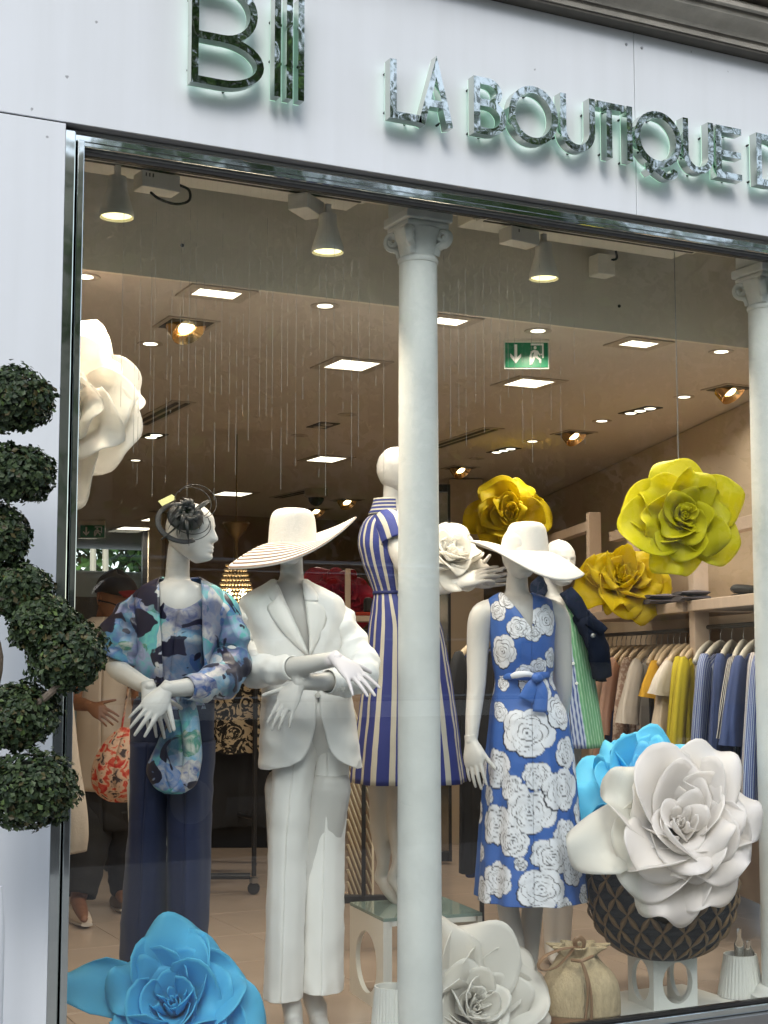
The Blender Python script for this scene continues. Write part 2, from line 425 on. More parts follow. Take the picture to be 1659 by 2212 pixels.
# ================================================================== chrome lettering on the fascia
sign = thing('shop_sign', 'mirror polished raised capital letters standing off the white fascia', 'sign', (2.6, -0.09, 3.08))
YF, YB, YG = -0.130, -0.092, -0.088
ZB, ZT = 3.0775, 3.280
def ribbon(mb, pts, wd, closed=False, y0=YF, y1=YB, taper=None):
    """a flat stroke of width wd along 2-D points (x,z), extruded from y0 (front) to y1 (back)"""
    p = np.asarray(pts, float); n = len(p)
    L = np.zeros((n, 2)); Rr = np.zeros((n, 2))
    for i in range(n):
        a = p[i]-p[i-1] if (i > 0 or closed) else None
        b = p[(i+1) % n]-p[i] if (i < n-1 or closed) else None
        a = None if a is None else a/np.linalg.norm(a); b = None if b is None else b/np.linalg.norm(b)
        if a is None: a = b
        if b is None: b = a
        na = V(-a[1], a[0]); nb = V(-b[1], b[0]); m = na+nb; m /= max(np.linalg.norm(m), 1e-6)
        k = min(1.0/max(np.dot(m, na), 0.25), 3.0)*wd/2
        if taper is not None: k *= taper[i]
        L[i] = p[i]+m*k; Rr[i] = p[i]-m*k
    vs = []
    for q, y in ((L, y0), (Rr, y0), (L, y1), (Rr, y1)):
        vs.append(np.stack([q[:, 0], np.full(n, y), q[:, 1]], 1))
    f = []
    for i in range(n if closed else n-1):
        j = (i+1) % n
        f += [(i, j, n+j, n+i), (2*n+i, 3*n+i, 3*n+j, 2*n+j), (i, 2*n+i, 2*n+j, j), (n+i, n+j, 3*n+j, 3*n+i)]
    if not closed:
        e = n-1
        f += [(0, n, 3*n, 2*n), (e, 2*n+e, 3*n+e, n+e)]
    mb.add(np.vstack(vs), f)
def arc(cx, cz, rx, rz, a0, a1, n=18):
    return [(cx+rx*math.cos(R_(a0+(a1-a0)*i/n)), cz+rz*math.sin(R_(a0+(a1-a0)*i/n))) for i in range(n+1)]
def letter(strokes, pins, wd=0.0245):
    mb = MB(); bk = MB()
    for q, (pts, closed) in enumerate(strokes):
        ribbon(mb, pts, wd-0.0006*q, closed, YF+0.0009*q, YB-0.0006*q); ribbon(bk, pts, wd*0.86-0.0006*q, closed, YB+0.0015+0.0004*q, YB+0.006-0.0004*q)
    o = mb.build('letter', m_chl, sign, smooth=False)
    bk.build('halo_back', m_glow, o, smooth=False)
    for (x, z) in pins: MB().tube([(x, YB-0.003, z), (x, -0.0595, z)], 0.004, 8).build('mounting_pin', m_dark, o)
    return o
def lx(px, py): return float(at(px, py, YF)[0])
h = 0.0135
b0, b1 = ZB+h, ZT-h
x0 = lx(842, 200)+h; x1 = lx(911, 250)
letter([([(x0, ZT), (x0, b0), (x1, b0)], False)], [(x0, ZT-0.03), (x0, ZB+0.04), (x1-0.03, b0)])
xa, xl, xr = lx(943, 140), lx(908, 260)+0.006, lx(975, 275)-0.004
letter([([(xl, ZB), (xa, ZT+0.004), (xr, ZB)], False), ([(xl+(xa-xl)*0.36, ZB+0.076), (xr-(xr-xa)*0.36, ZB+0.076)], False)], [(xl+0.02, ZB+0.04), (xr-0.015, ZB+0.03)])
x0, x1 = lx(1023, 220)+h, lx(1095, 250)-h
zm = ZB+0.113
letter([([(x0, b0)]+[(x0, b1)]+arc(x1-0.062, (b1+zm)/2, 0.045, (b1-zm)/2, 90, -90, 12)+[(x0+h+0.0006, zm)], False),
        ([(x0, zm-0.0005), (x0, b0)]+arc(x1-0.056, (b0+zm)/2, 0.056, (zm-b0)/2, -90, 90, 14)+[(x0+0.01, zm)], False)],
       [(x0, ZT-0.03), (x0, ZB+0.02), (x1-0.06, b0)])
cx = lx(1153, 248); rx = lx(1204, 250)-cx-h
letter([(arc(cx, (b0+b1)/2, rx+0.004, (b1-b0)/2+0.004, 0, 345, 30), True)], [(cx, b1), (cx+rx*0.8, ZB+0.05), (cx-rx, ZB+0.06)])
def letterU(xa_, xb_):
    x0, x1 = xa_+h, xb_-h; r = (x1-x0)/2
    letter([([(x0, ZT)]+arc((x0+x1)/2, b0+r*1.05, r, r*1.05, 180, 360, 16)+[(x1, ZT)], False)], [(x0, ZB+0.06), (x1, ZT-0.04), ((x0+x1)/2, b0)])
letterU(lx(1210, 250), lx(1286, 260))
x0, x1 = lx(1289, 220), lx(1349, 230); xm = lx(1317, 300)
letter([([(x0, b1), (x1, b1)], False), ([(xm, b1-h-0.0005), (xm, ZB)], False)], [(xm, ZB+0.03), (x0+0.01, b1)])
xm = lx(1355, 290)+0.011
letter([([(xm, ZT), (xm, ZB)], False)], [(xm, ZT-0.03), (xm, ZB+0.012)])
cx = lx(1422, 299); rx = lx(1471, 300)-cx-h
tail = [(cx-0.045, ZB-0.027), (cx-0.022, ZB-0.008), (cx+0.012, ZB-0.022), (cx+0.04, ZB-0.032), (cx+0.068, ZB-0.022), (cx+0.078, ZB-0.004)]
letter([(arc(cx, (b0+b1)/2, rx+0.004, (b1-b0)/2+0.004, 0, 345, 30), True), ([tuple(q) for q in crs(np.array(tail), 4)], False)], [(cx, b1), (cx+rx*0.8, ZB+0.05)])
letterU(lx(1475, 300), lx(1542, 320))
x0, x1 = lx(1547, 330)+h, lx(1602, 330)
letter([([(x1, b1), (x0, b1), (x0, b0), (x1, b0)], False), ([(x0+h+0.0005, (b0+b1)/2-0.004), (x1-0.002, (b0+b1)/2-0.004)], False)], [(x0, ZB+0.05), (x1-0.04, b0), (x1-0.03, b1)])
x0 = lx(1634, 340)+h
letter([([(x0, b0), (x0, b1)]+arc(x0+0.05, (b0+b1)/2, 0.085, (b1-b0)/2, 90, -90, 16), True)], [(x0, ZT-0.03), (x0, ZB+0.03)])
# the tall monogram in front: a thin round B and three bars
x0, x1 = lx(414, 120)+0.011, lx(570, 150)-0.011
w2 = 0.024; z0, zm2, zt2 = ZB+0.012, ZB+0.156, ZB+0.338
mb = [([(x0, zm2), (x0, zt2)]+arc(x1-0.125, (zm2+zt2)/2, 0.102, (zt2-zm2)/2, 90, -90, 18)+[(x0+0.012, zm2)], False),
      ([(x0, zm2+0.004), (x0, z0)]+arc(x1-0.125, (z0+zm2)/2, 0.125, (zm2-z0)/2, -90, 90, 18), False)]
letter(mb, [(x0, z0+0.05), (x1-0.1, z0), (x0, zt2-0.05)], w2)
for k, pxx in enumerate((600, 626, 651)):
    xm = lx(pxx, 110); letter([([(xm, ZB+0.338), (xm, ZB+0.002)], False)], [(xm, ZB+0.27), (xm, ZB+0.14)], 0.021)

# ================================================================== shop interior
YB_ = 0.50; ZC = 2.62
YW = 8.4                                                   # back wall
XBL = float(at(345, 1300, YW)[0])                           # its left end
WD = unit(V(0.57, 1.62, 0)); WNRM = V(WD[1], -WD[0], 0)     # right wall runs along WD, normal to the right
W0 = V(4.55, 1.37, 0)
struct('floor_base', MB().bb(0.8, 11, 0.021, 13, -0.15, -0.004), m_grout)
floor = bpy.data.objects['floor_base']; floor.name = 'floor'; WL['floor'] = WL['floor_base']
tm = MB().bb(-0.2985, 0.2985, -0.2985, 0.2985, -0.003, 0.0); t0 = None
for i in range(11):
    for j in range(15):
        x = 1.15+0.6*i; y = 0.34+0.6*j
        if x > W0[0]+0.5+(y-1.37)*0.352+0.6: continue
        if y > 3 and x < 0.25*(y+4.3)-0.3: continue
        if t0 is None:
            t0 = bevel(tm.build('tile', m_tile, floor, smooth=False), 0.001, 1); o = t0
        else:
            o = t0.copy(); COL.objects.link(o); o.parent = floor; WL[o.name] = WL['floor']
        o.location = (x, y, 0)
ceil = struct('ceiling', MB().bb(0.8, 11, YB_+0.021, 13, ZC, ZC+0.1), m_plaster)
struct('bay_ceiling', MB().bb(0.8, 11, 0.031, YB_+0.02, 3.0, 3.1), m_bulk)
struct('bulkhead', MB().bb(0.8, 11, YB_, YB_+0.02, ZC, 2.999), m_bulk)
struct('left_wall', MB().bb(0.78, 0.799, 0.03, 13, -0.15, 3.1), m_cream)
struct('back_wall', MB().bb(XBL, 11, YW, YW+0.12, 0, ZC), m_wallb)
A = W0+WNRM*0.36-WD*1.35; B = W0+WNRM*0.36+WD*7.6
mbw = MB(); q = (A+B)/2; mbw.box((q[0]+0.05*WNRM[0], q[1]+0.05*WNRM[1], ZC/2+0.05), (np.linalg.norm(B-A), 0.1, ZC-0.11), rotz=math.atan2(WD[1], WD[0]))
struct('side_wall', mbw, m_peach)
struct('side_wall_return', MB().bb(A[0], 11, 0.03, 0.05, 0, 3.0), m_peach)
# rear room with a window to a planted street
YR = 10.2
wx0, wx1 = float(at(140, 1300, YR)[0]), float(at(318, 1300, YR)[0])
struct('rear_wall_left', MB().bb(0.8, wx0, YR, YR+0.1, 0, ZC), m_cream)
struct('rear_wall_right', MB().bb(wx1, 11, YR, YR+0.1, 0, ZC), m_cream)
struct('rear_wall_base', MB().bb(wx0, wx1, YR, YR+0.1, 0, 0.4), m_cream)
rw = thing('rear_window', 'tall back window looking out on green shrubs behind the man', 'window', ((wx0+wx1)/2, YR, 0.4))
MB().bb(wx0, wx0+0.05, YR+0.01, YR+0.06, 0.4, ZC).build('frame', m_dark, rw, smooth=False)
MB().bb(wx1-0.05, wx1, YR+0.01, YR+0.06, 0.4, ZC).build('frame', m_dark, rw, smooth=False)
MB().bb(wx0+0.052, wx1-0.052, YR+0.03, YR+0.036, 0.4, ZC-0.003).build('pane', m_glass, rw, smooth=False)

# cream pillar, peach partition, dark framed mirror
def wallpiece(name, xl, xr, d, z0, z1, th, m, label, cat):
    c = atd((xl+xr)/2, 1423, d); wd = (xr-xl)*d/FD
    mb = MB().box((c[0]+HF[0]*th/2, c[1]+HF[1]*th/2, (z0+z1)/2), (wd, th, z1-z0), rotz=-PSI)
    o = mb.build(name, m, None, loc=(c[0], c[1], z0), smooth=False); bevel(o, 0.004); return setp(o, label, cat)
wallpiece('partition', 972, 1046, 10.6, 0.0, 2.61, 0.35, m_peach, 'peach painted partition pier standing behind the striped dress', 'partition')
wallpiece('pillar', 318, 346, 13.0, 0.0, 2.61, 0.25, m_cream, 'slim cream pillar at the right edge of the back window', 'pillar')
mir = thing('standing_mirror', 'tall dark framed mirror panel against the peach partition', 'mirror', tuple(atz(962, 1830, 0)))
cm = atd(957, 1423, 9.6)
m_mirror = M('mirror_glass', (0.32, 0.30, 0.26), rough=0.12, metal=1.0)
def hbox(mb, px0, px1, d, z0, z1, th):
    c = atd((px0+px1)/2, 1423, d); mb.box((c[0], c[1], (z0+z1)/2), ((px1-px0)*d/FD, th, z1-z0), rotz=-PSI); return mb
hbox(MB(), 938, 968, 9.62, 0.08, 2.4, 0.02).build('glass', m_mirror, mir, smooth=False)
hbox(MB(), 968.3, 974, 9.6, 0.02, 2.45, 0.06).build('frame', m_dark, mir, smooth=False)
hbox(MB(), 938, 968, 9.6, 2.402, 2.45, 0.05).build('frame', m_dark, mir, smooth=False)
hbox(MB(), 938, 968, 9.6, 0.02, 0.078, 0.05).build('frame', m_dark, mir, smooth=False)

# ================================================================== cast-iron columns
def column(px, base_label, Yc=0.20):
    c = at(px, 1423, Yc); X = float(c[0]); r = 0.0735
    o = thing('column', base_label, 'column', (X, Yc, 0.0), 'white cast iron columns behind the window')
    hz = np.linspace(0.06, 2.705, 24)
    MB().lathe([(r*1.05-0.0095*(z/2.62)+0.0, z) for z in hz], (X, Yc, 0), 40).build('shaft', m_cast, o, sharp=None)
    MB().lathe([(0.12, 0.0), (0.12, 0.03), (0.105, 0.04), (0.1, 0.055), (0.085, 0.066)], (X, Yc, 0), 32, cap=True).build('base', m_cast, o)
    mb = MB().lathe([(0.062, 2.694), (0.070, 2.698), (0.073, 2.707), (0.070, 2.716), (0.064, 2.720), (0.066, 2.735), (0.072, 2.765), (0.080, 2.795), (0.086, 2.815)], (X, Yc, 0), 32)
    mb.build('bell', m_cast, o)
    ab = MB().box((X, Yc, 2.826), (0.165, 0.165, 0.020)).box((X, Yc, 2.854), (0.185, 0.185, 0.034)).box((X, Yc, 2.935), (0.16, 0.16, 0.125))
    bevel(ab.build('abacus', m_cast, o, smooth=False), 0.006)
    for k in range(4):                                     # corner scrolls
        a = R_(45+90*k); dx, dy = math.cos(a), math.sin(a)
        pts = []
        for q in range(22):
            tt = q/21; an = R_(-100)+tt*R_(470); rr = 0.030*(1-0.72*tt)
            pts.append((X+dx*(0.092+rr*math.cos(an)*0.9), Yc+dy*(0.092+rr*math.cos(an)*0.9), 2.788+rr*math.sin(an)))
        MB().tube([(X+dx*0.064, Yc+dy*0.064, 2.725), (X+dx*0.072, Yc+dy*0.072, 2.75)]+pts, [0.0105]*24, 8, flat=1.6).build('scroll', m_cast, o)
    for k in range(0):
        a = R_(22.5+45*k); dx, dy = math.cos(a), math.sin(a); tx, ty = -dy, dx
        G = []
        for v in np.linspace(0, 1, 8):
            wv = 0.022*math.sin(math.pi*min(1, 0.18+0.78*v))
            rr = 0.067+0.008*v+0.02*v**4; z = 2.718+0.075*v-0.015*max(0, v-0.8)*5
            G.append([[X+dx*(rr-0.012*abs(u)**2)+tx*u*wv, Yc+dy*(rr-0.012*abs(u)**2)+ty*u*wv, z] for u in np.linspace(-1, 1, 5)])
        solid(MB().grid(G).build('leaf', m_cast, o), 0.006)
    return o
column(905, 'round white iron column in front of the striped dress')
column(1672, 'round white iron column at the right end of the window')

# ================================================================== lamps in the window bay and ceiling
def spot_light(o, loc, energy, size, col, target=None, blend=0.7, soft=0.04):
    l = bpy.data.lights.new('lamp', 'SPOT'); l.energy = energy; l.spot_size = R_(size); l.spot_blend = blend; l.shadow_soft_size = soft; l.color = col
    q = bpy.data.objects.new('bulb', l); COL.objects.link(q); q.parent = o; q.location = Vector([float(a) for a in (V(*loc)-WL[o.name])])
    if target is not None:
        q.rotation_euler = (Vector([float(a) for a in V(*loc)-V(*target)])).to_track_quat('Z', 'Y').to_euler()
    return q
def area_light(o, loc, energy, size, col):
    l = bpy.data.lights.new('lamp', 'AREA'); l.shape = 'DISK'; l.energy = energy; l.size = size; l.color = col; l.spread = R_(150)
    q = bpy.data.objects.new('bulb', l); COL.objects.link(q); q.parent = o; q.location = Vector([float(a) for a in (V(*loc)-WL[o.name])]); return q
WARM = (1.0, 0.76, 0.52); NEUT = (1.0, 0.86, 0.70)
YT = 0.26
def rail(x0p, y0p, x1p, y1p, label):
    a = at(x0p, y0p, YT); b = at(x1p, y1p, YT)
    o = thing('track_rail', label, 'track', tuple(a), 'spotlight tracks above the window display')
    z = 2.915; bevel(MB().bb(a[0], b[0], YT-0.025, YT+0.025, z, z+0.03).build('rail', m_fixt, o, smooth=False), 0.003)
    MB().bb(a[0]+0.02, b[0]-0.02, YT-0.006, YT+0.006, z-0.003, z-0.0005).build('slot', m_recess, o, smooth=False)
    MB().bb(a[0]-0.0, b[0]+0.0, YT+0.05, YT+0.16, 2.93, 2.999).build('mounting_board', m_fixt, o, smooth=False)
rail(165, 345, 790, 445, 'white ceiling track above the left mannequins')
rail(1035, 490, 1505, 557, 'white ceiling track right of the round column')
def track_spot(px, py, boxdx, label, cable, rotz=0.25):
    c = at(px, py, YT)
    o = thing('track_spotlight', label, 'spotlight', tuple(c), 'lit track spotlights above the window display')
    X, Y, Z = c
    MB().lathe([(0.0535, 0.004), (0.0545, 0.0), (0.056, 0.002), (0.056, 0.016), (0.046, 0.05), (0.036, 0.085), (0.032, 0.10), (0.031, 0.135), (0.0005, 0.137)], c, 28).build('lamp_head', m_fixt, o, sharp=50)
    MB().lathe([(0.0005, 0.008), (0.048, 0.007), (0.0505, 0.010)], c, 28).build('lens', m_lens, o)
    MB().box((X, Y, Z+0.155), (0.018, 0.018, 0.036)).build('neck', m_fixt, o, smooth=False)
    bx = MB().box((X+boxdx, Y+0.005, 2.872), (0.135, 0.075, 0.055), rotz=rotz)
    b = bevel(bx.build('driver_box', m_fixt, o, smooth=False), 0.003)
    vm = MB()
    for k in range(3): vm.box((X+boxdx-0.05+0.012*k, Y-0.0325-0.0, 2.885), (0.004, 0.012, 0.012), rotz=rotz)
    vm.build('vent', m_recess, b, smooth=False)
    if cable:
        e = 1 if boxdx > 0 else -1
        MB().tube([(X+boxdx+0.068*e, Y-0.02, 2.872), (X+boxdx+0.10*e, Y-0.03, 2.855), (X+boxdx+0.10*e, Y-0.03, 2.82), (X+boxdx+0.06*e, Y-0.02, 2.805), (X+boxdx+0.01*e, Y, 2.82), (X+boxdx-0.02*e, Y+0.01, 2.843)], 0.0045, 8, sub=5).build('cable', m_black, o)
    spot_light(o, (X, Y, Z-0.02), 9.5, 95, (1.0, 0.84, 0.62), (X-0.02, Y+0.10, 0))
    return o
track_spot(252, 470, 0.135, 'lit white track spotlight above the blue patterned mannequin', True, 0.1)
track_spot(708, 546, -0.08, 'lit white track spotlight just left of the round column', False, 0.7)
track_spot(1175, 603, -0.105, 'lit white track spotlight right of the round column', False, 0.15)
jb = thing('junction_box', 'small grey cable box on the bulkhead with a black cord', 'cable box', tuple(at(1300, 575, 0.45)))
c = at(1300, 575, 0.46); bevel(MB().box(c, (0.085, 0.07, 0.085)).build('box', m_fixt, jb, smooth=False), 0.006)
MB().tube([c+V(0.02, -0.03, 0.02), c+V(0.045, -0.04, 0.03), c+V(0.04, -0.035, 0.085), c+V(0.08, -0.03, 0.085), c+V(0.18, -0.03, 0.088), c+V(0.29, -0.03, 0.095)], 0.005, 8, sub=5).build('cord', m_black, jb)
for (px, py) in ((394, 530), (1338, 661)):
    c = at(px, py, YB_-0.003); o = MB().lathe([(0.0005, -0.003), (0.006, -0.002), (0.007, 0.002), (0.0005, 0.003)], (0, 0, 0), 10)
    P = o.v[-1]; o.v[-1] = np.stack([P[:, 0], P[:, 2], P[:, 1]], 1)+c
    setp(o.build('screw_cap', m_dark, None, loc=c), 'tiny dark screw cap on the bulkhead '+('left of the column' if px < 900 else 'right of the column'), 'screw cap')

PL = {'n': 0}
where = [(300, 'near the left frame'), (560, 'above the man and patterned mannequin'), (860, 'above the wide striped hat'), (1250, 'just right of the round column'), (1450, 'above the plain white hat'), (1700, 'above the hanging yellow flower')]
def nearby(x):
    for lim, s in where:
        if x < lim: return s
def downlight(px, py, on=True, r=0.052, dist='', z=ZC):
    c = atz(px, py, z)
    o = thing('downlight', ('lit' if on else 'unlit')+' round recessed downlight '+dist, 'downlight', tuple(c), 'round downlights in the ceiling')
    MB().lathe([(r*0.52, 0.012), (r*0.56, -0.002), (r*0.95, -0.004), (r, -0.001)], c, 24).build('trim_ring', m_trim, o)
    MB().lathe([(0.0005, 0.004), (r*0.5, 0.003), (r*0.54, 0.001)], c-ZU*0.004, 20).build('lens', m_lit if on else m_trim, o)
    if on: area_light(o, c-ZU*0.02, 1.9, r, NEUT)
    if px < 200: spot_light(o, c-ZU*0.015, 5, 60, (1.0, 0.36, 0.10))
def panel(px, py, wd, dp, dist, en=3.8, on=True):
    c = atz(px, py, ZC)
    o = thing('ceiling_panel_light', 'lit square recessed ceiling light '+dist, 'ceiling light', tuple(c), 'square ceiling lights')
    fr = MB(); t = 0.045
    z0, z1 = ZC-0.006, ZC-0.001
    fr.bb(c[0]-wd/2-t, c[0]+wd/2+t, c[1]-dp/2-t, c[1]-dp/2, z0, z1).bb(c[0]-wd/2-t, c[0]+wd/2+t, c[1]+dp/2, c[1]+dp/2+t, z0, z1)
    fr.bb(c[0]-wd/2-t, c[0]-wd/2, c[1]-dp/2+0.0005, c[1]+dp/2-0.0005, z0, z1).bb(c[0]+wd/2, c[0]+wd/2+t, c[1]-dp/2+0.0005, c[1]+dp/2-0.0005, z0, z1)
    fr.build('frame', m_trim, o, smooth=False)
    MB().bb(c[0]-wd/2+0.0005, c[0]+wd/2-0.0005, c[1]-dp/2+0.0005, c[1]+dp/2-0.0005, ZC-0.004, ZC-0.0012).build('diffuser', m_lit, o, smooth=False)
    area_light(o, c-ZU*0.02, en, min(wd, dp), NEUT)
def gimbal(px, py, s, dist, n=1, lean=(0.3, -0.75)):
    c = atz(px, py, ZC)
    o = thing('gimbal_spotlight', 'warm tilted spotlight in a square dark recess '+dist, 'spotlight', tuple(c), 'tilted warm spotlights in the ceiling')
    t = 0.02
    wx = s*n
    MB().bb(c[0]-wx/2-t, c[0]+wx/2+t, c[1]-s/2-t, c[1]+s/2+t, ZC-0.005, ZC-0.001).build('trim_plate', m_trim, o, smooth=False)
    MB().bb(c[0]-wx/2, c[0]+wx/2, c[1]-s/2, c[1]+s/2, ZC-0.0075, ZC-0.0055).build('recess', m_recess, o, smooth=False)
    for k in range(n):
        cc = c+V((k-(n-1)/2)*s, 0, -0.012)
        nrm = unit(V(lean[0], lean[1], -1.0)); ex = unit(np.cross(nrm, V(0, 1, 0.3))); ey = np.cross(nrm, ex)
        M3 = np.stack([ex, ey, -nrm], 1)
        def tl(prof, mat, nm):
            b = MB().lathe(prof, (0, 0, 0), 22); b.v[-1] = b.v[-1] @ M3.T+cc; return b.build(nm, mat, o)
        r = s*0.42
        tl([(r*0.45, 0.02), (r*0.7, -0.012), (r*0.97, -0.03), (r, -0.028), (r*1.02, 0.03)], m_gold, 'reflector')
        tl([(0.0005, -0.016), (r*0.36, -0.014), (r*0.5, -0.004)], m_litw, 'lens')
        spot_light(o, cc+nrm*0.06, 5, 70, WARM, cc+nrm*2)
def multi(px, py, n, s, dist, on=True):
    c = atz(px, py, ZC)
    o = thing('multi_downlight', ('lit' if on else 'unlit')+' row of small downlights in one dark plate '+dist, 'downlight', tuple(c), 'multiple downlights in the ceiling')
    MB().bb(c[0]-s/2-0.01, c[0]+s/2+0.01, c[1]-n*s/2, c[1]+n*s/2, ZC-0.005, ZC-0.001).build('plate', m_recess, o, smooth=False)
    for k in range(n):
        cc = c+V(0, (k-(n-1)/2)*s, -0.008)
        MB().lathe([(0.0005, 0), (s*0.28, 0), (s*0.36, 0.003)], cc, 16).build('lens', m_lit if on else m_trim, o)
        if on: spot_light(o, cc-ZU*0.01, 2.5, 100, NEUT)
def vent(x0p, y0p, x1p, y1p, dist):
    a = atz(x0p, y0p, ZC); b = atz(x1p, y1p, ZC); L = np.linalg.norm(b-a); c = (a+b)/2; rz = math.atan2(b[1]-a[1], b[0]-a[0])
    o = thing('slot_vent', 'long double slot air vent in the ceiling '+dist, 'vent', tuple(c), 'air vents in the ceiling')
    MB().box(c-ZU*0.003, (L+0.06, 0.13, 0.004), rotz=rz).build('frame', m_trim, o, smooth=False)
    for k in (-1, 1):
        off = V(-math.sin(rz), math.cos(rz), 0)*0.026*k
        MB().box(c+off-ZU*0.0065, (L, 0.028, 0.002), rotz=rz).build('slot', m_recess, o, smooth=False)
for (px, py, on, dist) in ((183, 597, True, 'at the left edge beside the window frame'), (702, 660, True, 'below the middle track spotlight'), (1162, 714, True, 'just above the green exit sign'),
        (1558, 759, True, 'beside the right hand column top'), (325, 742, True, 'just below the big twin lamp spotlight'), (751, 895, False, 'left of the column, upper of two unlit ones'),
        (648, 940, False, 'left of the column, lower of two unlit ones'), (1300, 909, True, 'between the exit sign and the triple light'), (1478, 857, True, 'right of the triple downlight plate'),
        (293, 994, True, 'beside the white hanging flower'), (1150, 953, True, 'small and dim right of the column'), (1030, 990, False, 'far back just right of the column')):
    downlight(px, py, on, 0.055, dist)
for (px, py, wd, dp, dist) in ((468, 632, 0.16, 0.10, 'above the big twin lamp spotlight'), (968, 692, 0.13, 0.10, 'touching the right side of the column'), (1380, 741, 0.14, 0.10, 'right of the exit sign'),
        (760, 787, 0.19, 0.20, 'left of the column, largest bright square'), (1143, 826, 0.18, 0.18, 'directly below the exit sign'), (705, 991, 0.19, 0.24, 'above the wide striped hat'),
        (503, 1066, 0.24, 0.26, 'above the chandelier'), (292, 1141, 0.32, 0.3, 'in the rear room right of the far exit sign'), (336, 1122, 0.2, 0.3, 'in the rear room beside the cream pillar')):
    panel(px, py, wd, dp, dist)
gimbal(402, 699, 0.17, 'holding two lamps, the largest one', 1)
gimbal(1577, 838, 0.16, 'beside the right hand column', 1)
gimbal(1240, 935, 0.16, 'below the triple downlight', 1)
gimbal(995, 1010, 0.16, 'just right of the column', 1)
gimbal(750, 1080, 0.18, 'over the red flower, right one', 1)
gimbal(683, 1100, 0.18, 'over the red flower, left one', 1)
multi(1383, 886, 3, 0.085, 'above the hanging yellow flower')
multi(1088, 972, 3, 0.085, 'above the dim yellow flower')
multi(332, 941, 2, 0.1, 'beside the white hanging flower')
multi(698, 918, 2, 0.1, 'left of the column', False)
vent(303, 915, 395, 868, 'beside the white hanging flower')
vent(940, 965, 1063, 925, 'right of the round column')
vent(600, 1074, 672, 1058, 'far back near the dome camera')
# dome camera
c = atz(683, 1056, ZC)
o = thing('dome_camera', 'small dark dome security camera on the ceiling above the striped hat', 'security camera', tuple(c))
MB().lathe([(0.0005, -0.001), (0.09, -0.001), (0.09, -0.06), (0.075, -0.07), (0.0005, -0.071)], c, 24).build('housing', m_trim, o)
MB().lathe([(0.062, -0.07), (0.058, -0.095), (0.04, -0.12), (0.018, -0.132), (0.0005, -0.134)], c, 24).build('dome', m_black, o)

# exit signs
def exit_sign(px, py, wpx, hpx, d, label):
    c = atd(px, py, d); k = d/FD; wd, ht = wpx*k, hpx*k; ex, ez = HR, ZU; ey = HF
    o = thing('exit_sign', label, 'exit sign', tuple(c), 'green emergency exit signs')
    def P3(x, z, y=0): return c+ex*x+ez*z+ey*y
    M3 = np.stack([ex, ey, ez], 1)
    bevel(MB().box(c, (wd*1.06, 0.012, ht*1.12), M3=M3).build('acrylic_plate', M('exit_acrylic', (0.55, 0.6, 0.56), rough=0.25), o, smooth=False), 0.002)
    bevel(MB().box(c-ey*0.008, (wd, 0.003, ht), M3=M3).build('board', m_green, o, smooth=False), 0.001)
    top = ZC-0.005
    MB().box((c[0], c[1], (c[2]+ht*0.56+top)/2), (wd*1.05, 0.06, max(0.02, top-c[2]-ht*0.56)), M3=M3).build('bracket', m_fixt, o, smooth=False)
    pr = MB()
    def poly(pts): pr.prism([(x*wd, z*ht) for x, z in pts], c-ey*0.0125, ex, ez, ey, 0.0028)
    poly([(-0.29, 0.36), (-0.22, 0.36), (-0.22, -0.12), (-0.13, 0.02), (-0.13, -0.10), (-0.255, -0.36), (-0.38, -0.10), (-0.38, 0.02), (-0.29, -0.12)])
    pr.build('arrow', m_print, o, smooth=False)
    pr = MB()
    poly([(0.10, 0.40), (0.40, 0.40), (0.40, -0.15), (0.36, -0.15), (0.36, 0.33), (0.10, 0.33)])
    poly([(0.10, 0.05), (0.13, 0.05), (0.13, -0.4), (0.07, -0.4), (0.07, -0.05)])
    pr.build('door_symbol', m_print, o, smooth=False)
    pr = MB()
    an = np.linspace(0, 2*math.pi, 12, endpoint=False)
    poly([(0.20+0.035*math.cos(a), 0.24+0.065*math.sin(a)) for a in an])
    poly([(0.17, 0.16), (0.27, 0.12), (0.26, -0.10), (0.34, -0.20), (0.34, -0.34), (0.30, -0.34), (0.29, -0.22), (0.20, -0.12), (0.17, -0.26), (0.12, -0.40), (0.08, -0.36), (0.13, -0.22), (0.16, -0.02), (0.18, 0.08), (0.12, 0.02), (0.09, 0.08)])
    poly([(0.268, 0.11), (0.31, 0.0), (0.36, 0.02), (0.36, -0.03), (0.30, -0.06), (0.262, 0.02)])
    pr.build('running_figure', m_print, o, smooth=False)
    return o
exit_sign(1137, 766, 92, 58, 6.1, 'green exit sign with arrow and running figure right of the column')
exit_sign(200, 1148, 52, 26, 14.0, 'small far green exit sign in the rear room at left')
# ================================================================== figures: materials and builders
m_man = M('mannequin_white', (0.62, 0.60, 0.575), rough=0.38, spec=0.45, var=0.02, vscale=3)
m_suit = M('white_crepe', (0.90, 0.88, 0.85), rough=0.62, bump=0.10, bscale=420, sheen=0.15)
m_lapel = M('white_satin', (0.90, 0.87, 0.82), rough=0.36, bump=0.05, bscale=200)
m_navy = M('navy_crepe', (0.010, 0.017, 0.062), rough=0.7, bump=0.08, bscale=300, sheen=0.1, var=0.08, vscale=4)
m_denim = M('dark_denim', (0.006, 0.010, 0.024), rough=0.95, spec=0.08, var=0.35, vscale=14, bump=0.25, bscale=350)
m_straw = M('cream_straw', (0.80, 0.74, 0.68), rough=0.75, bump=0.35, bscale=160, stretch=(1, 1, 5))
m_felt = M('white_straw', (0.78, 0.72, 0.66), rough=0.7, bump=0.15, bscale=200, stretch=(1, 1, 4))
m_pearl = M('button_pearl', (0.52, 0.50, 0.46), rough=0.25)
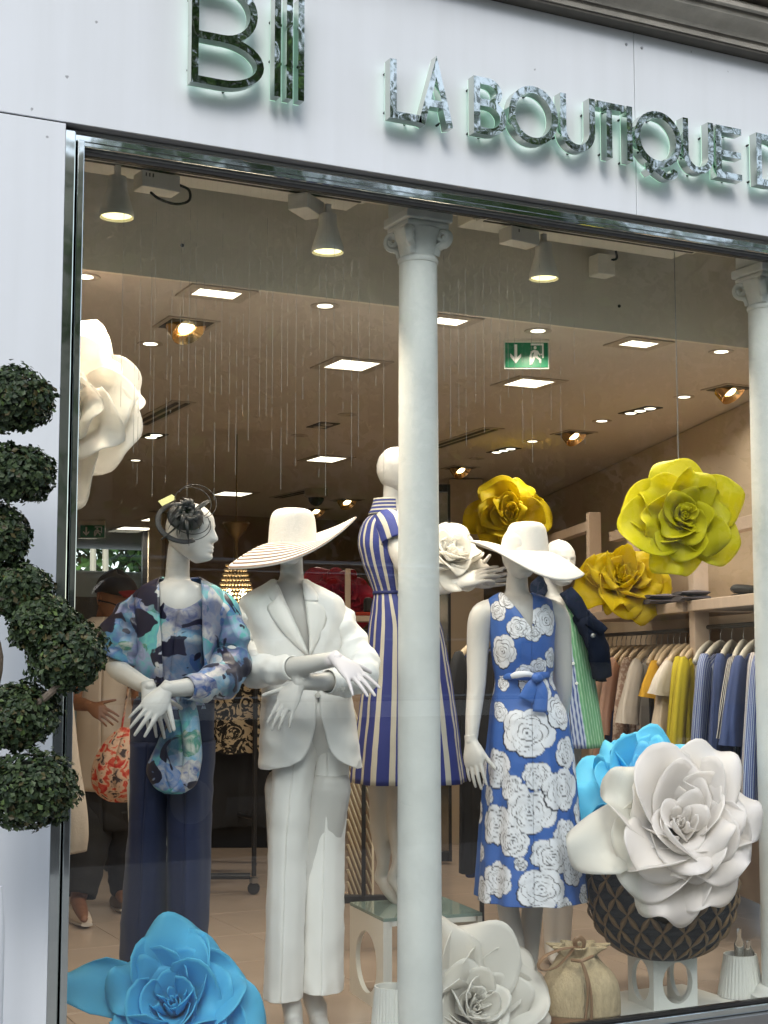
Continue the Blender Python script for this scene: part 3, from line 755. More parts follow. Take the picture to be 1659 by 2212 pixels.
m_feather = M('black_feather', (0.008, 0.008, 0.011), rough=0.55)
m_yellowtag = M('pale_yellow_tag', (0.75, 0.72, 0.30), rough=0.6)
m_skin = M('tanned_skin', (0.23, 0.105, 0.055), rough=0.5, sss=0.05, var=0.06, vscale=12)
m_hair = M('dark_hair', (0.012, 0.009, 0.008), rough=0.6)
m_tee = M('white_cotton', (0.62, 0.55, 0.48), rough=0.85, var=0.04, vscale=4)
m_blacktr = M('black_trousers', (0.010, 0.010, 0.011), rough=0.8)
m_redcap = M('dark_red_cloth', (0.17, 0.012, 0.014), rough=0.7)
m_shoe = M('brown_shoe', (0.10, 0.065, 0.04), rough=0.6)
m_sole = M('white_sole', (0.5, 0.46, 0.42), rough=0.6)

def mk_kimono():
    m, nt, b = newmat('watercolour_print'); b.inputs['Roughness'].default_value = 0.42
    tc = N(nt, 'ShaderNodeTexCoord')
    nz = N(nt, 'ShaderNodeTexNoise', i_Scale=9.0, i_Detail=3.0)
    nt.links.new(tc.outputs['Object'], nz.inputs['Vector'])
    ad = N(nt, 'ShaderNodeVectorMath', operation='MULTIPLY_ADD'); ad.inputs[1].default_value = (0.11, 0.11, 0.11)
    nt.links.new(nz.outputs['Color'], ad.inputs[0]); nt.links.new(tc.outputs['Object'], ad.inputs[2])
    vo = N(nt, 'ShaderNodeTexVoronoi', i_Scale=12.0); vo.feature = 'F1'
    nt.links.new(ad.outputs[0], vo.inputs['Vector'])
    sp = N(nt, 'ShaderNodeSeparateColor'); nt.links.new(vo.outputs['Color'], sp.inputs[0])
    rp = ramp(nt, [(0.0, lin(196, 190, 205)), (0.16, lin(128, 176, 206)), (0.30, lin(214, 210, 205)), (0.42, lin(92, 130, 190)), (0.54, lin(112, 196, 190)),
                   (0.64, lin(168, 168, 205)), (0.74, lin(66, 140, 118)), (0.82, lin(220, 214, 208)), (0.92, lin(58, 84, 150)), (1.0, lin(150, 200, 214))])
    n3 = N(nt, 'ShaderNodeTexNoise', i_Scale=26.0, i_Detail=5.0, i_Distortion=1.2)
    nt.links.new(tc.outputs['Object'], n3.inputs['Vector'])
    mm = N(nt, 'ShaderNodeMath', operation='MULTIPLY_ADD'); mm.inputs[1].default_value = 0.75
    m2 = N(nt, 'ShaderNodeMath', operation='MULTIPLY'); m2.inputs[1].default_value = 0.3
    nt.links.new(n3.outputs['Fac'], m2.inputs[0]); nt.links.new(sp.outputs[0], mm.inputs[0]); nt.links.new(m2.outputs[0], mm.inputs[2])
    nt.links.new(mm.outputs[0], rp.inputs[0])
    # broad darker navy washes and crisp ink blots
    n4 = N(nt, 'ShaderNodeTexNoise', i_Scale=5.0, i_Detail=2.0, i_Distortion=0.8)
    off = N(nt, 'ShaderNodeVectorMath', operation='ADD'); off.inputs[1].default_value = (3.3, 1.7, 9.1)
    nt.links.new(tc.outputs['Object'], off.inputs[0]); nt.links.new(off.outputs[0], n4.inputs['Vector'])
    r4 = ramp(nt, [(0.51, (0, 0, 0, 1)), (0.59, (1, 1, 1, 1))]); nt.links.new(n4.outputs['Fac'], r4.inputs[0])
    x1 = N(nt, 'ShaderNodeMixRGB', blend_type='MIX'); x1.inputs[2].default_value = lin(34, 48, 104)
    k1 = N(nt, 'ShaderNodeMath', operation='MULTIPLY'); k1.inputs[1].default_value = 0.7
    nt.links.new(r4.outputs[0], k1.inputs[0]); nt.links.new(k1.outputs[0], x1.inputs[0]); nt.links.new(rp.outputs[0], x1.inputs[1])
    n5 = N(nt, 'ShaderNodeTexNoise', i_Scale=9.0, i_Detail=2.5, i_Distortion=0.9)
    nt.links.new(tc.outputs['Object'], n5.inputs['Vector'])
    r5 = ramp(nt, [(0.555, (0, 0, 0, 1)), (0.565, (1, 1, 1, 1))]); nt.links.new(n5.outputs['Fac'], r5.inputs[0])
    x2 = N(nt, 'ShaderNodeMixRGB', blend_type='MIX'); x2.inputs[2].default_value = lin(30, 28, 52)
    nt.links.new(r5.outputs[0], x2.inputs[0]); nt.links.new(x1.outputs[0], x2.inputs[1]); nt.links.new(x2.outputs[0], b.inputs['Base Color'])
    return m
m_kimono = mk_kimono()
def mk_stripes(name, n, ca, cb, duty, use='u', rough=0.7, angle=0.0):
    m, nt, b = newmat(name); b.inputs['Roughness'].default_value = rough
    uv = N(nt, 'ShaderNodeUVMap'); sx = N(nt, 'ShaderNodeSeparateXYZ'); nt.links.new(uv.outputs[0], sx.inputs[0])
    mu = N(nt, 'ShaderNodeMath', operation='MULTIPLY'); mu.inputs[1].default_value = n
    nt.links.new(sx.outputs[0 if use == 'u' else 1], mu.inputs[0])
    fr = N(nt, 'ShaderNodeMath', operation='FRACT'); nt.links.new(mu.outputs[0], fr.inputs[0])
    lt = N(nt, 'ShaderNodeMath', operation='LESS_THAN'); lt.inputs[1].default_value = duty; nt.links.new(fr.outputs[0], lt.inputs[0])
    mx = N(nt, 'ShaderNodeMixRGB'); mx.inputs[1].default_value = ca; mx.inputs[2].default_value = cb
    nt.links.new(lt.outputs[0], mx.inputs[0]); nt.links.new(mx.outputs[0], b.inputs['Base Color'])
    nz = N(nt, 'ShaderNodeTexNoise', i_Scale=350.0); tc = N(nt, 'ShaderNodeTexCoord'); nt.links.new(tc.outputs['Object'], nz.inputs['Vector'])
    bp = N(nt, 'ShaderNodeBump', i_Strength=0.08, i_Distance=0.01); nt.links.new(nz.outputs['Fac'], bp.inputs['Height']); nt.links.new(bp.outputs[0], b.inputs['Normal'])
    return m
m_stripe_s = mk_stripes('navy_cream_sleeve', 7, lin(50, 60, 130), lin(196, 192, 178), 0.36)
m_stripe = mk_stripes('navy_cream_stripe', 19, lin(50, 60, 130), lin(196, 192, 178), 0.34)
m_stripe_h = mk_stripes('navy_cream_collar', 4.2, lin(50, 60, 130), lin(196, 192, 178), 0.42, 'v')
def vcol(name, rough=0.6):
    m, nt, b = newmat(name); b.inputs['Roughness'].default_value = rough
    a = N(nt, 'ShaderNodeVertexColor'); a.layer_name = 'Col'; nt.links.new(a.outputs[0], b.inputs['Base Color']); return m
m_rose = vcol('rose_print', 0.5)
m_cotton = vcol('printed_cotton', 0.75)

def head(parent, c, h, yaw, mat, pitch=0.0, ears=True, name='head'):
    zz = -np.cos(np.linspace(0.02, math.pi-0.02, 64)); nu = 80
    Wd = np.interp(zz, [-1, -0.93, -0.8, -0.6, -0.4, -0.1, 0.2, 0.5, 0.75, 0.9, 1], [0.02, 0.42, 0.62, 0.80, 0.90, 0.98, 1.0, 0.93, 0.70, 0.46, 0.03])*0.335*h
    Fr = np.interp(zz, [-1, -0.93, -0.8, -0.6, -0.4, -0.1, 0.2, 0.5, 0.75, 0.9, 1], [0.30, 0.72, 0.86, 0.86, 0.88, 0.90, 0.95, 0.90, 0.68, 0.44, 0.03])*0.44*h
    Bk = np.interp(zz, [-1, -0.93, -0.8, -0.6, -0.4, -0.1, 0.2, 0.5, 0.75, 0.9, 1], [-0.25, -0.1, 0.12, 0.50, 0.76, 0.96, 1.0, 0.92, 0.70, 0.46, 0.03])*0.42*h
    ker = np.array([1, 2, 3, 2, 1])/9.0
    def sm(a): return np.convolve(np.pad(a, 2, 'edge'), ker, 'valid')
    Wd, Fr, Bk = sm(Wd), sm(Fr), sm(Bk)
    th = np.linspace(0, 2*math.pi, nu, endpoint=False)
    X = Wd[:, None]*np.cos(th); mid = (Bk-Fr)/2; hy = (Bk+Fr)/2
    Y = mid[:, None]+hy[:, None]*np.sin(th); Z = np.repeat(zz[:, None]*h/2, nu, 1)
    fr = (np.sin(th) < 0)[None, :]*np.clip(-np.sin(th), 0, 1)[None, :]**0.5
    x = X/h; z = zz[:, None]*np.ones_like(X)
    g = lambda a, s: np.exp(-(a/s)**2)
    nose = np.where(z > -0.26, smoothstep(0.22, -0.26, z), smoothstep(-0.40, -0.26, z))
    d = 0.105*nose*g(x, 0.045+0.02*smoothstep(0, -0.25, z))
    d += -0.030*g(np.abs(x)-0.135, 0.07)*g(z-0.05, 0.13)+0.012*g(np.abs(x)-0.12, 0.09)*g(z-0.20, 0.08)
    d += 0.010*g(np.abs(x)-0.13, 0.05)*g(z-0.03, 0.06)
    d += 0.034*g(x, 0.095)*g(z+0.50, 0.055)+0.034*g(x, 0.08)*g(z+0.61, 0.05)-0.022*g(x, 0.10)*g(z+0.555, 0.016)
    d += 0.030*g(x, 0.11)*g(z+0.86, 0.10)-0.012*g(x, 0.1)*g(z+0.71, 0.05)
    Y = Y-d*h*fr
    if pitch:
        cp, sp = math.cos(pitch), math.sin(pitch); Y, Z = Y*cp-Z*sp, Y*sp+Z*cp
    cy, sy = math.cos(yaw), math.sin(yaw)
    ex = HR*cy+HF*sy; ey = -HR*sy+HF*cy
    P = np.asarray(c)+X[..., None]*ex+Y[..., None]*ey+Z[..., None]*ZU
    mb = MB().grid(P, closed=True, cap=True)
    if ears:
        for s in (-1, 1):
            ec = np.asarray(c)+ex*s*0.325*h+ey*0.03*h-ZU*0.02*h
            pts = [ec+ey*0.055*h*math.cos(a)+ZU*0.13*h*math.sin(a)+ex*s*0.02*h for a in np.linspace(-2.6, 2.2, 10)]
            mb.tube(pts, [0.018*h]*10, 6)
            mb.tube([ec-ZU*0.08*h, ec+ZU*0.09*h], [0.04*h, 0.05*h], 8, flat=0.5, up=ex)
    return mb.build(name, mat, parent, sharp=None)

def handmesh(size=0.175, curl=(14, 18, 20, 24), spread=(7, 1.5, -4, -10), thumb=(42, 12), bend=10, seed=0):
    """right-way-up hand: wrist at origin, fingers to +X, back of the hand +Z, thumb on +Y"""
    k = size/0.175; mb = MB()
    P = np.array([(-0.02, 0, 0), (0.0, 0, 0), (0.025, 0.002, 0.002), (0.05, 0.003, 0.003), (0.075, 0.002, 0.001), (0.088, 0.0, -0.001)])
    hw = np.array([0.023, 0.0235, 0.030, 0.0375, 0.0375, 0.032]); ht = np.array([0.019, 0.0175, 0.0165, 0.0150, 0.0125, 0.0095])
    P = crs(P, 3); hw = crs(hw[:, None], 3)[:, 0]; ht = crs(ht[:, None], 3)[:, 0]
    th = np.linspace(0, 2*math.pi, 18, endpoint=False)
    G = P[:, None, :]+np.stack([np.zeros((len(P), 18)), hw[:, None]*np.cos(th), ht[:, None]*np.sin(th)], -1)
    mb.grid(G, closed=True, cap=True)
    base = [(0.080, 0.0265, 0.001), (0.085, 0.009, 0.002), (0.082, -0.0085, 0.001), (0.075, -0.025, -0.001)]
    lens = [0.072, 0.081, 0.075, 0.060]; rad = [0.0082, 0.0084, 0.0080, 0.0071]
    def finger(b, az, el, seg, cu, r):
        pts = [V(*b)-V(math.cos(az), math.sin(az), 0)*0.018]; rr = [r*1.05]
        p = V(*b); pts.append(p.copy()); rr.append(r*1.08); e = el
        for q, L in enumerate(seg):
            d = V(math.cos(az)*math.cos(e), math.sin(az)*math.cos(e), math.sin(e))
            p = p+d*L; pts.append(p.copy()); rr.append(r*(0.98-0.13*(q+1))); e -= R_(cu)*(1.1 if q == 0 else 0.8)
        Q, q2 = rcaps(crs(np.array(pts), 4), crs(np.array(rr)[:, None], 4)[:, 0], 3)
        mb.grid(tubegrid(Q, q2, 10), closed=True, cap=True)
    for i in range(4):
        L = lens[i]; finger(base[i], R_(spread[i]), R_(-bend), (L*0.45, L*0.31, L*0.24), curl[i], rad[i])
    finger((0.028, 0.024, -0.004), R_(thumb[0]), R_(-thumb[1]), (0.030, 0.030, 0.026), 6, 0.0105)
    mb.v = [v*k for v in mb.v]
    return mb
def hand(parent, wrist, tip, back, mat, left=False, size=0.175, name='hand', **kw):
    mb = handmesh(size, **kw)
    wrist = np.asarray(wrist, float); ex = unit(np.asarray(tip)-wrist); ez = unit(np.asarray(back)-ex*np.dot(back, ex)); ey = np.cross(ez, ex)
    if left: ey = -ey
    V_ = np.vstack(mb.v); V_ = wrist+V_[:, 0:1]*ex+V_[:, 1:2]*ey+V_[:, 2:3]*ez
    f = [t[::-1] for t in mb.f] if left else mb.f
    b = MB(); b.add(V_, f)
    o = b.build(name, mat, parent, sharp=None)
    return fuse(o, 0.0026*size/0.175, 3)
def body(parent, torso, tubes, mat, voxel=0.008, name='body', smooth=6, heads=None):
    mb = MB()
    if torso:
        P, uv, _, _ = loft(torso, nu=37, sub=4); mb.grid(P[:, :-1], closed=True, cap=True)
    for pts, rad in tubes:
        Q, r = rcaps(crs(np.array(pts), 4), crs(np.array(rad, float)[:, None], 4)[:, 0], 3)
        mb.grid(tubegrid(Q, r, 14), closed=True, cap=True)
    o = mb.build(name, mat, parent, sharp=None)
    return fuse(o, voxel, smooth)
def foot(mb_list, ankle, toe, r=0.03):
    a = np.asarray(ankle); t = np.asarray(toe)
    heel = a+(a-t)*V(0.22, 0.22, 0)+V(0, 0, -0.02)
    mb_list.append(([a+ZU*0.05, a, (a+t)/2-ZU*0.0, t], [r, r*1.05, r*1.0, r*0.62]))
    mb_list.append(([a, heel-ZU*0.02], [r, r*0.85]))
def wrinkle(P, amp, stretch=0.45):
    """soft cloth folds: ridged noise pushed along the outward direction, longer down than across"""
    C = P.mean(1, keepdims=True); D = P-C; L = np.maximum(np.linalg.norm(D, axis=2, keepdims=True), 1e-6); D = D/L
    out = P.copy()
    for j in range(P.shape[0]):
        for i in range(P.shape[1]):
            x, y, z = P[j, i]
            a = mnoise.noise((x*7, y*7, z*7*stretch)); b = mnoise.noise((x*15+3, y*15, z*15*stretch+z*5)); c = mnoise.noise((x*5+z*4, y*5, z*9))
            out[j, i] = P[j, i]+D[j, i]*amp*(0.8*a+0.55*(0.5-abs(b))*1.2+0.6*(0.4-abs(c)))
    return out
def garment(name, mat, parent, rings, nu=64, sub=7, a0=None, a1=None, fold=None, ex=2.2, yaw=0.0, th=0.004, colf=None, loc=None, sharp=None, scoop=0.0, wrk=0.0):
    P, uv, T, AB = loft(rings, nu, sub, a0, a1, fold, ex, yaw)
    if wrk: P = wrinkle(P, wrk)
    if scoop: P = P+ZU*(scoop*np.cos(T)**2*(1-np.linspace(0, 1, len(P))[:, None])**4)[..., None]
    col = colf(P, uv, T, AB) if colf else None
    o = MB().grid(P, uv=uv, col=col).build(name, mat, parent, loc=loc, sharp=sharp)
    return solid(o, th)
def sleeve(name, mat, parent, pts, rad, n=40, sub=9, wr=0.06, wn=7, seed=0, th=0.004, flat=1.0, up=None):
    P = crs(np.array(pts), sub); r = crs(np.array(rad, float)[:, None], sub)[:, 0]
    G = tubegrid(P, r, n, flat, up); th_ = np.linspace(0, 2*math.pi, n+1); t = np.linspace(0, 1, len(P))
    ph = seed*1.7
    for j in range(len(P)):
        for i in range(n):
            a = th_[i]
            f = wr*(math.sin(wn*6.28*t[j]+1.6*math.sin(a+ph)+ph)*0.6+mnoise.noise((math.cos(a)*1.2+ph, math.sin(a)*1.2, t[j]*wn*0.8))*0.9)
            f *= min(1, t[j]*6)*min(1, (1-t[j])*8)
            G[j, i] = P[j]+(G[j, i]-P[j])*(1+f)
    for j in range(len(P)):
        e = min(1, t[j]*6)*min(1, (1-t[j])*10)*r[j]*wr*1.5
        for i in range(n):
            x, y, z = G[j, i]; dv = unit(G[j, i]-P[j])
            G[j, i] = G[j, i]+dv*e*((0.35-abs(mnoise.noise((x*13+z*9+seed, y*13, z*17))))*1.0+(0.3-abs(mnoise.noise((x*24, y*24+seed, z*26-x*10))))*0.5)
    o = MB().grid(G, closed=True).build(name, mat, parent, sharp=None)
    return solid(o, th)
def pxr(rings_px, d, bs=1.0):
    return [ring(xl, xr, y, d, b*bs) for (y, xl, xr, b) in rings_px]
def edge_angles(rings_px, ylist, xlist, sub, ex, side):
    """angle on the ring at which the front edge x sits, as a function of t"""
    ys = np.array([r[0] for r in rings_px], float); n = len(ys)
    tt = np.linspace(0, 1, (n-1)*sub+1); yy = crs(ys[:, None], sub)[:, 0]
    xl = crs(np.array([[r[1]] for r in rings_px], float), sub)[:, 0]; xr = crs(np.array([[r[2]] for r in rings_px], float), sub)[:, 0]
    xe = np.interp(yy, ylist, xlist); q = np.clip((xe-(xl+xr)/2)/((xr-xl)/2), -0.985, 0.985)
    c = np.sign(q)*np.abs(q)**(ex/2)
    ang = -np.arccos(np.clip(c, -1, 1))                    # front half: -180..0
    if side == 'left': ang = ang+2*math.pi
    return lambda t: float(np.interp(t, tt, ang))
def front_pt(rings_px, d, x, y, ex=2.2, off=0.0):
    ys = [r[0] for r in rings_px]
    xl = np.interp(y, ys, [r[1] for r in rings_px]); xr = np.interp(y, ys, [r[2] for r in rings_px]); b = np.interp(y, ys, [r[3] for r in rings_px])
    q = min(0.98, abs((x-(xl+xr)/2)/((xr-xl)/2))); s = (1-q**ex)**(1/ex)
    return atd(x, y, d)-HF*(b*s+off)
def patch(name, mat, parent, rp, d, inner, outer, n=7, m=14, off=(0.006, 0.014), th=0.004, ex=2.2):
    I = crs(np.array(inner, float), max(1, m//(len(inner)-1))); O = crs(np.array(outer, float), max(1, m//(len(outer)-1)))
    k = min(len(I), len(O)); I = I[np.linspace(0, len(I)-1, k).round().astype(int)]; O = O[np.linspace(0, len(O)-1, k).round().astype(int)]
    G = []
    for a, b in zip(I, O):
        row = []
        for q in np.linspace(0, 1, n):
            x, y = a*(1-q)+b*q
            row.append(front_pt(rp, d, x, y, ex, off[0]+(off[1]-off[0])*math.sin(math.pi*min(1, q*1.15))**0.7))
        G.append(row)
    o = MB().grid(G).build(name, mat, parent, sharp=None); return solid(o, th)
def A_(x, y, d): return atd(x, y, d)

# ================================================================== 1  mannequin in the blue watercolour kimono
d = 4.95
mq = thing('mannequin', 'bald white mannequin in blue watercolour print kimono jacket and navy wide trousers', 'mannequin', tuple(atz(365, 2267, 0)), 'mannequins in the shop window')
fl = []
foot(fl, A_(318, 2235, 4.95), A_(312, 2275, 4.75)); foot(fl, A_(408, 2235, 4.95), A_(412, 2275, 4.75))
body(mq, pxr([(1256, 350, 420, .05), (1272, 318, 452, .075), (1300, 300, 470, .095), (1340, 308, 462, .105), (1420, 318, 446, .10), (1500, 302, 455, .11), (1600, 305, 440, .07)], d),
     [([A_(388, 1180, 4.96), A_(384, 1225, 4.96), A_(383, 1270, 4.97), A_(383, 1300, 4.97)], [.040, .0405, .047, .06]),
      ([A_(328, 1310, d), A_(278, 1362, d), A_(248, 1432, 4.9), A_(290, 1468, 4.78), A_(322, 1484, 4.71)], [.05, .043, .038, .031, .025]),
      ([A_(448, 1310, d), A_(490, 1370, d), A_(500, 1450, 4.85), A_(430, 1480, 4.70), A_(358, 1489, 4.63)], [.05, .043, .04, .033, .025]),
      ([A_(322, 1700, d), A_(320, 1960, d), A_(318, 2235, d)], [.075, .055, .032]), ([A_(410, 1700, d), A_(408, 1960, d), A_(408, 2235, d)], [.075, .055, .032])]+fl, m_man)
head(mq, A_(411, 1151, 4.94), 0.205, R_(72), m_man, ears=True)
hand(mq, A_(360, 1489, 4.63), A_(296, 1566, 4.56), -HF+ZU*0.35+HR*0.2, m_man, left=False, size=0.185, curl=(6, 8, 10, 12), spread=(9, 2, -3, -9), thumb=(52, 2), bend=4)
hand(mq, A_(320, 1484, 4.71), A_(350, 1600, 4.66), -HF+HR*0.3+ZU*0.2, m_man, left=False, size=0.18, curl=(5, 6, 8, 10), spread=(6, 2, -2, -6), thumb=(46, 0), bend=6)
JK = [(1247, 351, 428, .055), (1257, 330, 446, .078), (1274, 302, 477, .105), (1310, 290, 487, .13), (1380, 290, 486, .142), (1440, 296, 474, .138), (1476, 300, 470, .136)]
hemf = lambda T, t: 0.035*np.sin(7*T+1.2)*t**2+0.02*np.sin(13*T)*t**3
garment('kimono_jacket', m_kimono, mq, pxr(JK, d), nu=80, sub=8, ex=2.2,
        a0=edge_angles(JK, [1247, 1300, 1476], [436, 443, 447], 8, 2.2, 'right'), a1=edge_angles(JK, [1247, 1300, 1476], [350, 356, 369], 8, 2.2, 'left'), fold=hemf, wrk=0.010)
TP = [(1318, 345, 448, .118), (1330, 330, 460, .122), (1380, 318, 455, .123), (1440, 315, 446, .118), (1490, 305, 452, .118), (1530, 300, 456, .122)]
garment('print_top', m_kimono, mq, pxr(TP, d), nu=64, fold=lambda T, t: 0.02*np.sin(9*T)*t, scoop=0.055, wrk=0.008)
sleeve('sleeve', m_kimono, mq, [A_(350, 1290, d), A_(322, 1308, d), A_(293, 1347, d), A_(266, 1392, 4.93), A_(252, 1426, 4.92)], [.04, .062, .082, .090, .080], wr=.10, wn=4, seed=1, flat=1.0)
sleeve('sleeve', m_kimono, mq, [A_(446, 1290, d), A_(472, 1312, d), A_(493, 1365, d), A_(499, 1420, 4.92), A_(487, 1462, 4.83), A_(448, 1478, 4.73), A_(404, 1486, 4.67)], [.035, .056, .06, .062, .06, .05, .037], wr=.14, wn=5, seed=2)
garment('hanging_sash', m_kimono, mq, pxr([(1488, 380, 411, .022), (1530, 388, 422, .03), (1580, 397, 430, .034), (1640, 398, 433, .034), (1690, 386, 424, .03), (1711, 370, 398, .012)], 4.76), nu=44, wrk=0.006)
garment('sash_lobe', m_kimono, mq, pxr([(1555, 366, 392, .014), (1600, 345, 397, .03), (1640, 325, 400, .038), (1670, 319, 402, .036), (1698, 334, 402, .026), (1714, 358, 392, .010)], 4.785), nu=44, wrk=0.006)
garment('waist_tie', m_kimono, mq, pxr([(1505, 297, 459, .126), (1522, 296, 460, .128)], d), nu=48, sub=3)
hipk = pxr([(1510, 292, 462, .122), (1560, 284, 461, .125), (1640, 284, 459, .120), (1700, 288, 454, .105)], d)
garment('trousers_top', m_navy, mq, hipk, nu=56)
lf = lambda T, t: 0.05*np.exp(-((T+math.pi/2)/0.22)**2)+0.018*np.sin(5*T+4*t)+0.01*np.sin(9*T-6*t)
garment('trouser_leg', m_navy, mq, pxr([(1600, 283, 382, .122), (1690, 283, 371, .118), (1800, 279, 361, .105), (1966, 270, 356, .105), (2120, 262, 353, .11), (2246, 256, 352, .115)], d), fold=lf, wrk=0.009)
garment('trouser_leg', m_navy, mq, pxr([(1600, 352, 461, .122), (1690, 363, 458, .118), (1800, 365, 453, .105), (1966, 365, 447, .105), (2120, 366, 446, .11), (2246, 367, 446, .115)], d), fold=lf, wrk=0.009)
# fascinator
fc = thing('fascinator', 'black feathered fascinator hat with wire loops on the bald white head', 'hat', tuple(A_(402, 1118, 4.84)))
c0 = A_(400, 1118, 4.86); nf = unit(-HF*0.85+HR*0.35+ZU*0.45); e1 = unit(np.cross(ZU, nf)); e2 = np.cross(nf, e1)
def onf(a, b, n=0.0): return c0+e1*a+e2*b+nf*n
mbd = MB(); G = []
for r in np.linspace(0.004, 1, 9):
    G.append([onf(0.060*r*math.cos(a), 0.052*r*math.sin(a), 0.018*(1-r*r)+0.004*math.sin(3*a)*r) for a in np.linspace(0, 2*math.pi, 30)])
solid(mbd.grid(G).build('disc', m_feather, fc), 0.003)
G = []
for r in np.linspace(0.8, 1, 4):
    G.append([onf(0.088*r*math.cos(a)-0.012, 0.080*r*math.sin(a)-0.014, -0.012*r) for a in np.linspace(0.9, 5.2, 30)])
solid(MB().grid(G).build('net_brim', m_feather, fc), 0.001)
for k in range(16):
    a = R_(360/16*k+rnd.uniform(-9, 9)); L = rnd.uniform(0.045, 0.085) if k not in (1, 11) else 0.105; sz = rnd.uniform(0.006, 0.011)
    G = []
    for v in np.linspace(0, 1, 9):
        wv = sz*math.sin(math.pi*min(1, 0.12+0.9*v))
        p = V(0.008*math.cos(a)+L*v*math.cos(a+0.4*v), 0.008*math.sin(a)+L*v*math.sin(a+0.4*v))
        G.append([onf(p[0]-math.sin(a)*wv*u, p[1]+math.cos(a)*wv*u, 0.022+0.03*math.sin(3*v)-0.02*v*v+abs(u)*0.003) for u in (-1, 0, 1)])
    solid(MB().grid(G).build('feather', m_feather, fc), 0.0008)
mbk = MB()
for k in range(7):
    a = R_(51*k); mbk.lathe([(0.0005, 0.02), (0.014, 0.016), (0.02, 0.004), (0.012, -0.006)], onf(0.022*math.cos(a), 0.02*math.sin(a), 0.022), 10)
mbk.build('tulle_rosette', m_feather, fc)
def loopw(cx, cy, rx, ry, a0, a1, n=0.0):
    pts = [onf(cx+rx*math.cos(R_(a)), cy+ry*math.sin(R_(a)), n+0.008) for a in np.linspace(a0, a1, 28)]
    MB().tube(pts, [0.0015]*28, 6).build('wire_loop', m_feather, fc)
loopw(-0.005, -0.03, 0.085, 0.066, 160, 370, 0.006); loopw(0.012, -0.025, 0.062, 0.05, 170, 380, 0.012); loopw(0.03, 0.055, 0.062, 0.06, -60, 200, 0.0); loopw(0.045, 0.06, 0.066, 0.066, -70, 150, 0.0)
MB().tube([onf(-0.02, -0.03, 0.01), onf(-0.088, -0.085, -0.005)], [0.0035, 0.0025], 6).build('hair_pin', m_feather, fc)
MB().prism([(-0.032, -0.011), (0.024, -0.011), (0.028, 0.0), (0.024, 0.011), (-0.032, 0.011)], onf(-0.052, 0.066, 0.0), unit(e1*0.85+e2*0.5), unit(-e1*0.5+e2*0.85), nf, 0.001).build('price_tag', m_yellowtag, fc, smooth=False)

# ================================================================== 2  mannequin in the white suit
d = 5.15
mq = thing('mannequin', 'white mannequin with crossed arms in a white trouser suit and deep neckline', 'mannequin', tuple(atz(650, 2228, 0)), 'mannequins in the shop window')
fl = []; foot(fl, A_(634, 2208, 5.10), A_(640, 2248, 4.93), .032); foot(fl, A_(688, 2205, 5.2), A_(700, 2238, 5.03), .032)
body(mq, pxr([(1256, 598, 660, .05), (1275, 565, 694, .08), (1300, 542, 722, .095), (1340, 556, 722, .112), (1420, 572, 716, .11), (1500, 588, 735, .09), (1590, 600, 740, .07)], d),
     [([A_(629, 1185, 5.15), A_(630, 1225, 5.15), A_(630, 1262, 5.16), A_(630, 1290, 5.16)], [.040, .0405, .047, .062]),
      ([A_(552, 1318, d), A_(524, 1380, d), A_(540, 1446, 5.0), A_(630, 1441, 4.83), A_(700, 1428, 4.75), A_(728, 1424, 4.72)], [.05, .044, .038, .034, .028, .0245]),
      ([A_(712, 1318, d), A_(758, 1390, d), A_(780, 1452, 5.02), A_(715, 1471, 4.88), A_(668, 1473, 4.83), A_(645, 1475, 4.81)], [.05, .044, .038, .033, .028, .0245]),
      ([A_(620, 1700, d), A_(622, 1950, 5.12), A_(622, 2100, 5.1), A_(634, 2208, 5.1)], [.08, .06, .042, .03]), ([A_(710, 1700, d), A_(680, 1950, 5.18), A_(672, 2120, 5.2), A_(688, 2205, 5.2)], [.08, .06, .042, .03])]+fl, m_man)
head(mq, A_(628, 1160, 5.14), 0.205, R_(-14), m_man, ears=False)
hand(mq, A_(727, 1424, 4.72), A_(800, 1492, 4.64), ZU*0.8-HF*0.75+HR*0.3, m_man, left=False, size=0.188, curl=(4, 6, 6, 8), spread=(14, 1, -2, -22), thumb=(60, 18), bend=6)
hand(mq, A_(646, 1475, 4.81), A_(592, 1572, 4.78), -HF+ZU*0.3-HR*0.3, m_man, left=True, size=0.185, curl=(5, 8, 8, 8), spread=(4, 0, -2, -14), thumb=(48, -6), bend=4)
JS = [(1253, 594, 664, .056), (1262, 582, 678, .074), (1274, 560, 702, .095), (1290, 531, 730, .112), (1312, 526, 738, .126), (1360, 542, 736, .142), (1420, 558, 732, .14), (1495, 566, 752, .13), (1560, 565, 766, .138), (1630, 563, 774, .145), (1648, 563, 775, .146), (1658, 563, 775, .146)]
lx_y = [1253, 1300, 1340, 1412, 1499, 1565, 1600, 1622, 1636, 1648, 1658]
lx_x = [600, 621, 640, 672, 690, 685, 677, 668, 657, 636, 590]
rx_y = [1253, 1300, 1366, 1412, 1499, 1552, 1600, 1622, 1636, 1648, 1658]
rx_x = [655, 663, 672, 673, 693, 699, 710, 719, 730, 750, 770]
garment('jacket', m_suit, mq, pxr(JS, d), nu=110, sub=9, a0=edge_angles(JS, rx_y, rx_x, 9, 2.2, 'right'), a1=edge_angles(JS, lx_y, lx_x, 9, 2.2, 'left'),
        fold=lambda T, t: 0.016*np.sin(6*T+2)*t**2+0.014*np.sin(9*T+7*t)*t, th=0.005, wrk=0.015)
patch('lapel', m_lapel, mq, JS, d, [(608, 1283), (624, 1310), (648, 1358), (672, 1414)], [(598, 1302), (583, 1319), (617, 1368), (668, 1418)])
patch('lapel', m_lapel, mq, JS, d, [(663, 1300), (668, 1340), (672, 1370), (673, 1414)], [(689, 1302), (709, 1326), (699, 1368), (675, 1418)])
